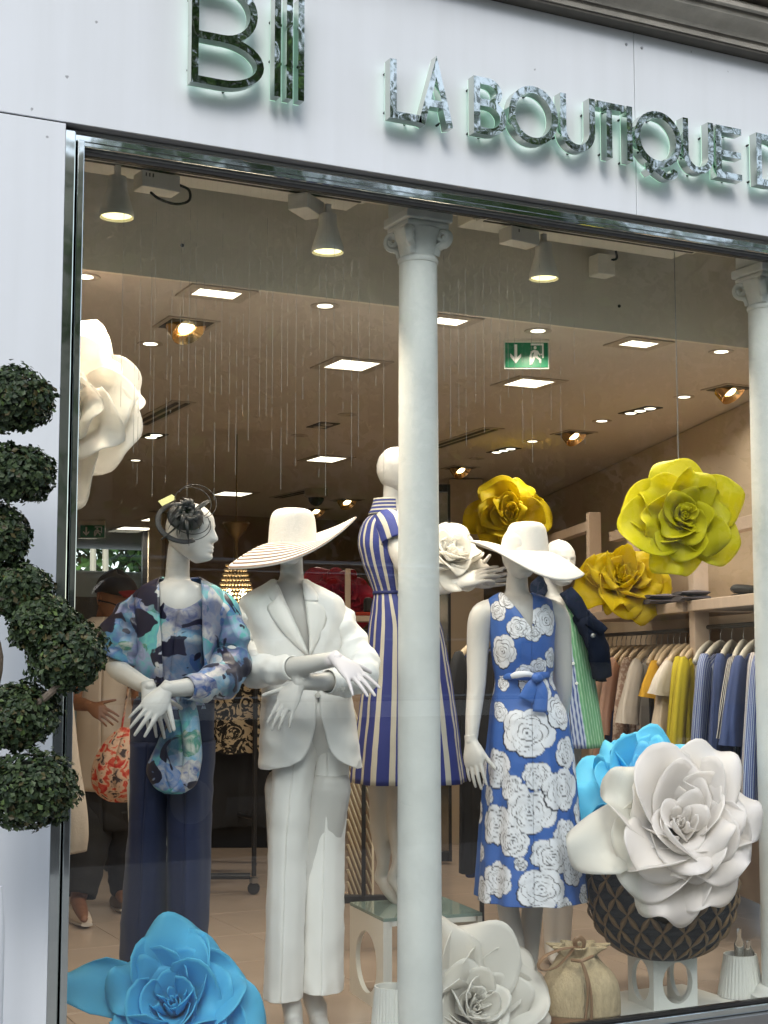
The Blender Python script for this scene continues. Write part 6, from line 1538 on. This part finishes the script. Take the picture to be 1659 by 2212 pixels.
shelfbox(-0.078, 0.985, 0.10, 0.06, 2.02, 2.08, 'crossbar'); shelfbox(-0.9, -0.122, 0.0, 0.06, 2.10, 2.16, 'crossbar'); shelfbox(1.035, 1.9, 0.1, 0.06, 1.90, 1.96, 'crossbar')
m_slate = M('slate_knit', (0.10, 0.095, 0.12), rough=0.9, bump=0.2, bscale=150)
def folded(px, py, d, wpx, n, mat, label):
    p = A_(px, py, d); k = d/FD; w = wpx*k; z0 = 1.586
    for j in range(n):
        lab = label if n == 1 else label+(', lower one' if j == 0 else ', upper one')
        b = MB(); G = []
        for x in np.linspace(-w/2, w/2, 9):
            ww = 0.13; hh = 0.011+0.003*math.sin(x*40+j)
            G.append([V(p[0], p[1], z0+0.012+j*0.026)+HR*x*(1-0.03*j)+HF*(ww*math.cos(a))+ZU*hh*math.sin(a) for a in np.linspace(0, 2*math.pi, 16, endpoint=False)])
        setp(b.grid(G, closed=True, cap=True).build('folded_sweater', mat, None, loc=(p[0], p[1], z0)), lab, 'sweater', 'folded sweaters on the shelf')
folded(1432, 1308, 7.5, 74, 2, m_slate, 'folded grey sweater right of the yellow flower')
folded(1493, 1304, 7.1, 62, 2, m_slate, 'folded grey sweater beside the wooden post')
for j in range(2):
    p = A_(1608+3*j, 1298-21*j, 6.55); b = MB().tube([p-HR*0.06, p-HR*0.04+ZU*0.01, p+HR*0.05, p+HR*0.12], [.018, .026, .030, .024], 12, sub=4, flat=.8, up=ZU)
    setp(b.build('dark_shoe', m_black, None, loc=tuple(p)), ('upper' if j else 'lower')+' dark rolled garment on the shelf at the right column', 'garment')

# ================================================================== things in the middle of the shop
ra = thing('garment_rack', 'black wheeled clothes rack between the kimono and the white suit', 'clothes rack', tuple(atz(540, 1900, 0)))
p0, p1 = atz(548, 1932, 0.0), atz(548, 1932, 0.0)+HF*0.9-HR*0.5
top = 1.52
for q in (p0, p1):
    MB().tube([V(q[0], q[1], 0.10), V(q[0], q[1], top)], [.014]*2, 10).build('upright', m_dark, ra)
    f = MB().tube([q-HR*0.02+ZU*0.10, q-HR*0.5+ZU*0.10], [.018]*2, 10); f.build('foot_bar', m_dark, ra)
    for e in (0.0, -0.48):
        c = q+HR*e
        w_ = MB().tube([c-HF*0.014+ZU*0.035, c+HF*0.014+ZU*0.035], [.034]*2, 18).build('caster_wheel', m_dark, ra)
        MB().box(c+ZU*0.078, (0.035, 0.05, 0.03)).build('caster_fork', m_steel, w_, smooth=False)
MB().tube([V(p0[0], p0[1], top), V(p1[0], p1[1], top)], [.012]*2, 10).build('top_rail', m_dark, ra)
MB().tube([V(p0[0], p0[1], 0.42), V(p1[0], p1[1], 0.42)], [.012]*2, 10).build('lower_rail', m_dark, ra)
def mk_palm():
    m, nt, b = newmat('palm_print'); b.inputs['Roughness'].default_value = 0.8
    tc = N(nt, 'ShaderNodeTexCoord'); n1 = N(nt, 'ShaderNodeTexNoise', i_Scale=13.0, i_Distortion=3.5, i_Detail=3.0); nt.links.new(tc.outputs['Object'], n1.inputs['Vector'])
    r = ramp(nt, [(0.50, lin(20, 18, 16)), (0.53, lin(190, 172, 142))]); nt.links.new(n1.outputs['Fac'], r.inputs[0]); nt.links.new(r.outputs[0], b.inputs['Base Color']); return m
FB['palm'] = mk_palm()
labs = ['black and cream palm print blouse at the near end of the wheeled rack', 'long black dress behind the nearest palm print blouse', 'second palm print blouse in the middle of the wheeled rack', 'black dress past the middle of the wheeled rack', 'navy dress at the back of the wheeled rack', 'dark dress at the far end of the wheeled rack']
for i, (fab, sl, ln) in enumerate((('palm', .5, .62), ('black', .3, 1.05), ('palm', .5, .7), ('black', .2, 1.1), ('navy', .4, 1.05), ('black', .3, 1.1))):
    t = 0.08+0.84*i/5; q = p0*(1-t)+p1*t
    garment_on_hanger('rack_garment', fab, labs[i], (q[0], q[1], top-0.008), -PSI+R_(12*(i % 2)-4), sl, ln, i+11, 'clothes on the wheeled rack')
# a lower row of palm print skirts
for i in range(2):
    p = atd(488+i*40, 1640, 9.3+0.3*i)
    garment_on_hanger('rack_garment', 'palm', ('left' if i == 0 else 'right')+' hanging palm print skirt low behind the wheeled rack', (p[0], p[1], 1.05), -PSI, 0, .52, 21+i, 'clothes on the wheeled rack')
# black counter further back
c = atd(520, 1600, 10.6)
ct = thing('sales_counter', 'dark sales counter in the shadow behind the wheeled rack', 'counter', (c[0], c[1], 0))
bevel(MB().box((c[0], c[1], 0.5), (0.9, 0.5, 1.0), rotz=-PSI).build('cabinet', m_blacktr, ct, smooth=False), 0.01)
bevel(MB().box((c[0], c[1], 1.016), (1.0, 0.56, 0.03), rotz=-PSI).build('counter_top', m_dark, ct, smooth=False), 0.004)
# chandelier
c = A_(510, 1139, 8.6); kk = 8.6/FD
ch = thing('chandelier', 'lit crystal bead chandelier hanging behind the striped hat', 'chandelier', tuple(c))
m_brass = M('dark_brass', (0.16, 0.11, 0.05), rough=0.4, metal=0.8)
m_bead = EM('crystal_bead', (1.0, 0.82, 0.50), 0.005); m_bead.node_tree.nodes['Principled BSDF'].inputs['Roughness'].default_value = 0.1
m_bead.node_tree.nodes['Principled BSDF'].inputs['Base Color'].default_value = (0.55, 0.44, 0.26, 1)
MB().lathe([(0.0005, 0.03), (0.075, 0.03), (0.078, 0.02), (0.05, -0.03), (0.02, -0.06), (0.012, -0.09), (0.012, -0.19), (0.02, -0.2), (0.012, -0.22), (0.012, -0.26)], c, 20).build('canopy_stem', m_brass, ch)
MB().tube([c+ZU*0.03, V(c[0], c[1], ZC)], [.004]*2, 6).build('chain', m_brass, ch)
zs = lambda y: A_(510, y, 8.6)[2]
rows = [(1222, 20), (1232, 23), (1242, 26), (1252, 29), (1262, 32), (1272, 35), (1281, 38), (1290, 37), (1299, 34), (1308, 29), (1317, 22), (1325, 13)]
bead = MB().lathe([(0.0005, 0.0085), (0.007, 0.004), (0.0085, 0.0), (0.006, -0.005), (0.0005, -0.0085)], (0, 0, 0), 6); bm_ = MB(); bv, bf = bead.v[0], bead.f
for (y, r) in rows:
    R0 = r*kk; n = max(10, int(2*math.pi*R0/0.020))
    for k in range(n):
        a = 2*math.pi*k/n; bm_.add(bv+V(c[0]+R0*math.cos(a), c[1]+R0*math.sin(a), zs(y)), bf)
    MB().tube([V(c[0]+R0*math.cos(a), c[1]+R0*math.sin(a), zs(y)) for a in np.linspace(0, 2*math.pi, 25)], [.002]*25, 5).build('ring', m_brass, ch)
bo = bm_.build('bead_strands', m_bead, ch, sharp=None); bo['kind'] = 'stuff'
for s in (-1, 1):
    q = A_(510+s*15, 1281, 8.6); MB().lathe([(0.0005, 0.025), (0.015, 0.015), (0.02, 0.0), (0.013, -0.018), (0.0005, -0.024)], q, 12).build('bulb', EM('bulb_glow', (1.0, 0.88, 0.62), 4.0), ch)
    l = bpy.data.lights.new('lamp', 'POINT'); l.energy = 1.2; l.color = WARM; l.shadow_soft_size = .03; lo = bpy.data.objects.new('glow', l); COL.objects.link(lo); lo.parent = ch; lo.location = Vector([float(x) for x in q-WL[ch.name]+V(0, 0, -0.04)])
# back shelf with red flower
bs = thing('back_shelf', 'wooden shelf rack with upright posts holding the red flower', 'shelf', tuple(atz(760, 1780, 0)))
def pbox(par, xl, xr, yt, yb_, d, th, nm, m):
    a = A_((xl+xr)/2, yt, d); b_ = A_((xl+xr)/2, yb_, d); k = d/FD
    return bevel(MB().box(((a+b_)/2)+HF*th/2, ((xr-xl)*k, th, abs(a[2]-b_[2])), rotz=-PSI).build(nm, m, par, smooth=False), 0.003)
pbox(bs, 745, 757, 1228, 1345, 8.25, 0.04, 'post', m_oak); pbox(bs, 667, 677, 1245, 1345, 8.9, 0.04, 'post', m_oak); pbox(bs, 768, 822, 1330, 1342, 8.3, 0.3, 'shelf', m_oak); pbox(bs, 640, 744.5, 1348, 1360, 8.7, 0.35, 'shelf', m_oak)
pbox(bs, 760, 800, 1440, 1800, 8.7, 0.3, 'base_unit', m_blacktr)
def onething(name, label, cat, mb, mat, loc): return setp(mb.build(name, mat, None, loc=loc, smooth=False), label, cat)
def qb(xl, xr, yt, yb_, d, th):
    a = A_((xl+xr)/2, yt, d); b_ = A_((xl+xr)/2, yb_, d); k = d/FD
    return MB().box(((a+b_)/2)+HF*th/2, ((xr-xl)*k, th, abs(a[2]-b_[2])), rotz=-PSI), tuple(b_)
mbq, lq = qb(785, 806, 1290, 1326, 8.35, 0.15); bevel(onething('black_bag', 'small black bag on the shelf next to the striped dress', 'bag', mbq, m_black, lq), 0.02)
mbq, lq = qb(768, 815, 1322, 1329.5, 8.32, 0.2); bevel(onething('folded_cloth', 'folded red and orange cloth on the small wooden shelf', 'cloth', mbq, M('orange_red', (0.42, 0.035, 0.01), rough=0.8), lq), 0.006)
mbq, lq = qb(680, 720, 1240, 1300, 9.2, 0.05); bevel(onething('navy_poster_board', 'dark blue board behind the red flower', 'board', mbq, m_navy, lq), 0.004)
mbq, lq = qb(762, 815, 1360, 1440, 8.9, 0.3); o = bevel(onething('drawer_cabinet', 'dark drawer cabinet under the small wooden shelf', 'cabinet', mbq, m_dark, lq), 0.006)
# folding screen of pale slats behind the suit
sc = thing('slatted_screen', 'dark framed folding screen of pale diagonal slats right of the white trousers', 'screen', tuple(A_(785, 1940, 6.6)))
ds = 6.6
pbox(sc, 781, 790, 1440, 1940, ds, 0.03, 'frame_post', m_dark); pbox(sc, 742, 860, 1935, 1952, ds-0.05, 0.04, 'frame_foot', m_dark); pbox(sc, 803, 808, 1440, 1930, ds+0.02, 0.02, 'pale_edge', m_cream)
for k in range(17):
    y0 = 1500+k*27
    MB().tube([A_(751, y0, ds+.03), A_(781, y0+82, ds+.03)], [.011]*2, 6, flat=.4).build('slat', m_cream, sc)
for k in range(8):
    MB().tube([A_(790, 1700+k*30, ds+.03), A_(803, 1740+k*30, ds+.03)], [.010]*2, 6, flat=.4).build('slat', m_cream, sc)
mbq, lq = qb(752, 806, 1440, 1935, ds+0.09, 0.02); onething('screen_backing', 'brown panel behind the slatted screen', 'panel', mbq, m_wallb, lq)
# dark garments behind the rose dress arm
for i, (x, y, fab, ln, lab) in enumerate(((1040, 1352, 'black', 1.0, 'black jacket hanging behind the bare arm of the rose dress mannequin'), (1052, 1350, 'navy', 1.05, 'navy trousers hanging left of the rose print dress'))):
    p = A_(x, y-0, 6.9+0.2*i); garment_on_hanger('hanging_garment', fab, lab, tuple(p), -PSI+R_(55), .4, ln, 31+i)
sr_ = thing('side_rail', 'short clothes rail stand behind the rose print dress', 'clothes rail', tuple(atz(1046, 1990, 0)))
p = A_(1046, 1347, 7.0); MB().tube([p-HF*0.3, p+HF*0.3], [.011]*2, 10).build('rail', m_dark, sr_)
MB().tube([p+HF*0.3, V(p[0]+HF[0]*.3, p[1]+HF[1]*.3, 0)], [.012]*2, 10).build('post', m_dark, sr_)

# ================================================================== threads hanging in the window
xs = sorted([268, 292, 305, 330, 338, 362, 372, 392, 398, 412, 426, 442, 455, 468, 482, 497, 512, 526, 540, 563, 578, 590, 610, 622, 641, 655, 672, 691, 705, 722, 742, 760, 775, 798, 812, 829, 958, 972, 990, 1005, 1026, 1044, 1060, 1078, 1096, 1110, 1128, 1146, 1165, 1188, 1210, 1240, 1262])
m_thread = M('white_thread', (0.30, 0.28, 0.255), rough=0.5)
rt = random.Random(3)
for i, x in enumerate(xs):
    y0 = rt.uniform(430, 560)+0.1*(x-268)+(rt.uniform(60, 300) if rt.random() < .35 else 0); y1 = rt.uniform(760, 1085); Yt = rt.uniform(0.12, 0.18)
    if 860 < x < 950: continue
    p = at(x, y0, Yt); z0, z1 = p[2], at(x, y1, Yt)[2]; z = z0; b = MB()
    while z > z1:
        L = rt.uniform(0.02, 0.35) if z < z0-0.15 else rt.uniform(0.015, 0.06); b.tube([(p[0], p[1], z), (p[0], p[1], max(z1, z-L))], [.00065]*2, 4); z -= L+rt.uniform(0.004, 0.06)
    b.tube([(p[0], p[1], 2.998), (p[0], p[1], z1)], [.00012]*2, 3)
    setp(b.build('hanging_thread', m_thread, None, loc=tuple(p)), 'fine white vertical thread hanging inside the upper window glass', 'thread', 'fine threads hanging in the window')

# ================================================================== topiary outside on the left
def mk_leaf(name, ca, cb):
    m, nt, b = newmat(name); b.inputs['Roughness'].default_value = 0.5
    oi = N(nt, 'ShaderNodeVertexColor'); oi.layer_name = 'Col'
    nt.links.new(oi.outputs[0], b.inputs['Base Color']); b.inputs['Specular IOR Level'].default_value = 0.35; return m
m_leaf = mk_leaf('box_leaf', None, None)
m_bark = M('grey_bark', (0.16, 0.13, 0.10), rough=0.9, var=0.3, vscale=20, bump=0.6, bscale=60)
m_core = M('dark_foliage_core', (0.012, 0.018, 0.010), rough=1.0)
m_pot = M('terracotta_grey', (0.25, 0.24, 0.23), rough=0.8, var=0.1)
def leaves(mb, c, rad, n, size, rs, shell=0.25, cols=((0.014, 0.030, 0.012), (0.060, 0.090, 0.034)), gap=None):
    c = np.asarray(c); rad = np.asarray(rad)
    for _ in range(n):
        v = V(rs.gauss(0, 1), rs.gauss(0, 1), rs.gauss(0, 1)); v = unit(v)
        lump = 1+0.21*mnoise.noise(Vector(v*2.3+c*3))+0.12*mnoise.noise(Vector(v*6+c*5))+(rs.random()**9)*0.14
        q = c+v*rad*lump*(1-shell*rs.random()**2)
        nrm = unit(v+V(rs.gauss(0, .45), rs.gauss(0, .45), rs.gauss(0, .45)+0.25)); t = unit(np.cross(nrm, V(rs.gauss(0, 1), rs.gauss(0, 1), rs.gauss(0, 1)))); s = np.cross(nrm, t)
        L = size*rs.uniform(.7, 1.25); W = L*0.36; f = rs.random()**1.5
        col = np.array(cols[0])*(1-f)+np.array(cols[1])*f
        k_ = rs.random()
        if k_ < .05: col = col*1.8+V(0.03, 0.04, 0)
        elif k_ < .12: col = V(0.07, 0.06, 0.02)*rs.uniform(.5, 1.3)
        mb.add([q-t*L*.5, q+s*W-t*L*.08+nrm*L*.05, q+t*L*.5-nrm*L*.08, q-s*W-t*L*.08+nrm*L*.05], [(0, 1, 2), (0, 2, 3)], col=[col]*4)
tp = thing('topiary_tree', 'dark green cloud pruned topiary with rounded leaf balls against the white pier', 'topiary', tuple(atd(40, 2600, 3.85)[:2])+(-0.16,))
dT = 3.85; kT = dT/FD; rs = random.Random(11)
balls = [(20, 862, 98, 74), (28, 1022, 92, 62), (-8, 1158, 70, 74), (36, 1272, 74, 62), (90, 1345, 74, 68), (143, 1412, 88, 84), (38, 1545, 94, 72), (68, 1705, 104, 90)]
tr = []
for k, (cx, cy, rx, ry) in enumerate(balls):
    dd = dT+rs.uniform(-0.03, 0.03); c = A_(cx, cy, dd); r = V(rx*kT, (rx+ry)/2*kT, ry*kT)*0.95
    b = MB(); leaves(b, c, r, 3000, 0.0175, rs); cb_ = b.build('leaf_ball', m_leaf, tp, sharp=None, smooth=False); cb_['kind'] = 'stuff'
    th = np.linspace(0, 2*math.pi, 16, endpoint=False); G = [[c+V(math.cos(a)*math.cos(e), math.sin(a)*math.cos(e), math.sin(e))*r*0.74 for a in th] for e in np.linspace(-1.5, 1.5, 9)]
    MB().grid(G, closed=True, cap=True).build('inner_core', m_core, cb_)  # solid dark ellipsoid filling the inside of the leaf ball
stem = [A_(-60, 700, dT), A_(-50, 850, dT), A_(-30, 1000, dT+.02), A_(-62, 1150, dT), A_(-55, 1290, dT+.03), A_(-10, 1420, dT+.05), A_(-40, 1560, dT), A_(-50, 1700, dT), A_(-50, 1900, dT), A_(-40, 2150, dT), A_(-20, 2450, dT)]
MB().tube(stem, [.012, .014, .016, .018, .02, .021, .022, .024, .026, .028, .03], 10, sub=5).build('trunk', m_bark, tp)
for (a, b_, c_) in (((60, 1540), (105, 1500), (150, 1462)), ((-20, 1560), (30, 1590), (75, 1600)), ((-30, 1000), (0, 1010), (28, 1020)), ((-50, 1760), (0, 1730), (50, 1715)), ((-50, 870), (-10, 870), (20, 860)), ((-20, 1290), (10, 1290), (60, 1310))):
    MB().tube([A_(*a, dT), A_(*b_, dT-.03), A_(*c_, dT)], [.012, .010, .008], 8, sub=4).build('branch', m_bark, tp)
pz = A_(-20, 2450, dT); MB().lathe([(0.001, -0.16), (0.15, -0.16), (0.19, 0.14), (0.2, 0.15), (0.185, 0.155), (0.17, 0.10), (0.001, 0.10)], (pz[0], pz[1], 0), 28).build('planter', m_pot, tp)
# the white plastic edge at the lower left
mbq = MB(); q = A_(-16, 1975, 3.3); mbq.tube([q-ZU*0.35, q-ZU*0.05, q+ZU*0.06], [.028, .028, .020], 14, sub=3)
setp(mbq.build('white_post_top', m_white, None, loc=(q[0], q[1], -0.16)), 'white rounded post top at the far lower left edge', 'post')

# ================================================================== the street behind the viewer (seen in the glass and chrome)
m_leaf2 = mk_leaf('street_leaf', None, None)
def tree(x, y, h, r, seed, label, src=None):
    if src is not None:
        return dup(src, (x-WL[src.name][0], y-WL[src.name][1], 0), label=label, rotz=seed*1.3)
    o = thing('street_tree', label, 'tree', (x, y, -0.16), 'trees along the street')
    MB().tube([(x, y, -0.16), (x+.05, y, 1.5), (x-.05, y+.05, h*.55), (x+.1, y, h*.85)], [.24, .19, .15, .06], 12, sub=4).build('trunk', m_bark, o)
    rs = random.Random(seed)
    for k in range(6):
        a = k*1.05; MB().tube([(x, y, h*(.42+.04*k)), (x+math.cos(a)*r*.4, y+math.sin(a)*r*.4, h*(.58+.04*k)), (x+math.cos(a)*r*.75, y+math.sin(a)*r*.75, h*(.66+.05*k))], [.09, .06, .025], 7, sub=3).build('limb', m_bark, o)
    b = MB()
    for k in range(36):
        a = rs.uniform(0, 6.28); rr = r*rs.uniform(.1, .85); leaves(b, (x+rr*math.cos(a), y+rr*math.sin(a), h*rs.uniform(.26, 1.0)), (r*.42, r*.42, r*.34), 230, 0.28, rs, shell=.9, cols=((0.03, 0.075, 0.012), (0.10, 0.19, 0.03)))
    b.build('crown', m_leaf2, o, sharp=None, smooth=False); return o
T0 = tree(-7.5, -19.5, 13.0, 5.0, 4, 'big street tree across the road, mirrored at the left of the glass')
tree(1.0, -21.0, 0, 0, 2, 'street tree mirrored above the wide striped hat', T0)
tree(9.0, -19.5, 0, 0, 3, 'street tree mirrored in the right half of the glass', T0)
tree(17.0, -21.0, 0, 0, 5, 'street tree far right in the mirrored street', T0)
tree(25.0, -20.0, 0, 0, 6, 'street tree beyond the others, farthest right in the mirrored street', T0)
ob = thing('stone_building', 'pale stone apartment building across the road, only mirrored', 'building', (0, -34, -0.16))
bevel(MB().bb(-30, 34, -40, -34, -0.16, 15).build('wall', m_stone2, ob, smooth=False), 0.02)
for i in range(16):
    for j in range(4):
        xx = -27+3.8*i; zz = 1.2+3.4*j
        if i == 0 and j == 0:
            w0 = MB().bb(xx, xx+1.3, -33.999, -33.9, zz, zz+2.0).build('window', m_dark, ob, smooth=False)
        else:
            w_ = w0.copy(); COL.objects.link(w_); w_.parent = ob; w_.location = (3.8*i, 0, 3.4*j)
# van: parked across the road and one behind the back window
m_van = M('white_van_paint', (0.72, 0.76, 0.76), rough=0.2, coat=0.5); m_teal = M('teal_band', (0.02, 0.12, 0.13), rough=0.3); m_vg = M('dark_glass', (0.02, 0.025, 0.03), rough=0.05)
def van(x, y, label, z=-0.29, paint=None, band=None):
    m_vb = paint or m_van; m_bd = band or m_teal
    o = thing('parked_van', label, 'van', (x, y, z), 'parked vans')
    prof = [(-2.5, 0.35), (2.45, 0.35), (2.55, 0.9), (2.2, 1.15), (1.45, 2.15), (1.2, 2.3), (-2.4, 2.32), (-2.55, 2.15)]
    pv = np.array([(a+x, b+z) for a, b in prof]); bevel(MB().prism(pv, V(0, y-0.95, 0), V(1, 0, 0), V(0, 0, 1), V(0, 1, 0), 1.9).build('body', m_vb, o, smooth=False), 0.09, 3)
    for s in (-1, 1):
        yy = y+s*0.956
        for (xa, xb) in ((-2.3, -0.9), (-0.8, 0.6)): bevel(MB().bb(x+xa, x+xb, yy-0.006, yy+0.006, z+1.3, z+2.0).build('window', m_vg, o, smooth=False), 0.004)
        MB().prism([(x+.7, z+1.3), (x+1.85, z+1.3), (x+1.35, z+1.98), (x+.7, z+2.0)], V(0, yy-.006, 0), V(1, 0, 0), V(0, 0, 1), V(0, 1, 0), .012).build('window', m_vg, o, smooth=False)
        MB().bb(x-2.45, x+2.3, yy-0.005, yy+0.005, z+1.05, z+1.2).build('side_band', m_bd, o, smooth=False)
        for xa in (-1.6, 1.6):
            wv = MB().tube([(x+xa, yy-s*.2, z+.34), (x+xa, yy+s*.015, z+.34)], [.34]*2, 24).build('wheel', m_black, o); MB().tube([(x+xa, yy-s*.02, z+.34), (x+xa, yy+s*.02, z+.34)], [.2]*2, 20).build('rim', m_steel, wv)
    return o
m_grey_van = M('dark_van_paint', (0.03, 0.032, 0.036), rough=0.25, coat=0.5)
v0 = van(6.0, -9.3, 'dark van with pale side trim parked on the street, mirrored faintly in the glass', paint=m_grey_van, band=m_van)
for zz_, rr_ in ((2.20, .03), (2.11, .016)): MB().tube([(3.5, -8.34, zz_-.1), (3.7, -8.34, zz_), (7.1, -8.34, zz_), (7.3, -8.34, zz_-.1)], [rr_]*4, 10).build('roof_rail', m_chrome, v0)
for zz_ in (1.49, 0.95): MB().tube([(3.55, -8.33, zz_), (8.0, -8.33, zz_)], [.022]*2, 8).build('window_trim', m_chrome, v0)
van(float(at(250, 1300, 13.4)[0]), 13.4, 'white and teal van outside the back window behind the man', z=0.02)
# green hedge outside the back window
struct('rear_ground', MB().bb(-6, 16, 10.31, 40, -0.5, 0.02), m_asphalt)
hb = MB(); rs = random.Random(5)
for k in range(46):
    x = float(at(rs.uniform(60, 420), 1300, 18)[0]); leaves(hb, (x, 18+rs.uniform(-1, 1), rs.uniform(0.6, 5.0)), (.95, .9, .7), 150, 0.19, rs, shell=.8, cols=((0.03, 0.085, 0.015), (0.11, 0.24, 0.045)))
hd_ = hb.build('shrub_bank', m_leaf2, None, loc=(float(at(250, 1300, 18)[0]), 18, 0.02), smooth=False, sharp=None); hd_['kind'] = 'stuff'; hd_['label'] = 'bank of green shrubs outside the back window'
for k, x in enumerate((195, 222)):
    q = at(x, 1300, 15.8); tr_ = thing('birch_tree', ('left' if k == 0 else 'right')+' slim pale tree trunk outside the back window', 'tree', (q[0], q[1], 0.3), 'slim pale trees outside')
    MB().tube([(q[0], q[1], 0.3), (q[0]+.03, q[1], 2.5), (q[0]-.02, q[1], 4.6)], [.05, .045, .03], 8, sub=3).build('trunk', m_cream, tr_)
    b = MB(); leaves(b, (q[0], q[1], 4.9), (.8, .8, .7), 260, .18, rs, shell=.9, cols=((0.03, 0.085, 0.015), (0.11, 0.24, 0.045))); b.build('crown', m_leaf2, tr_, sharp=None, smooth=False)
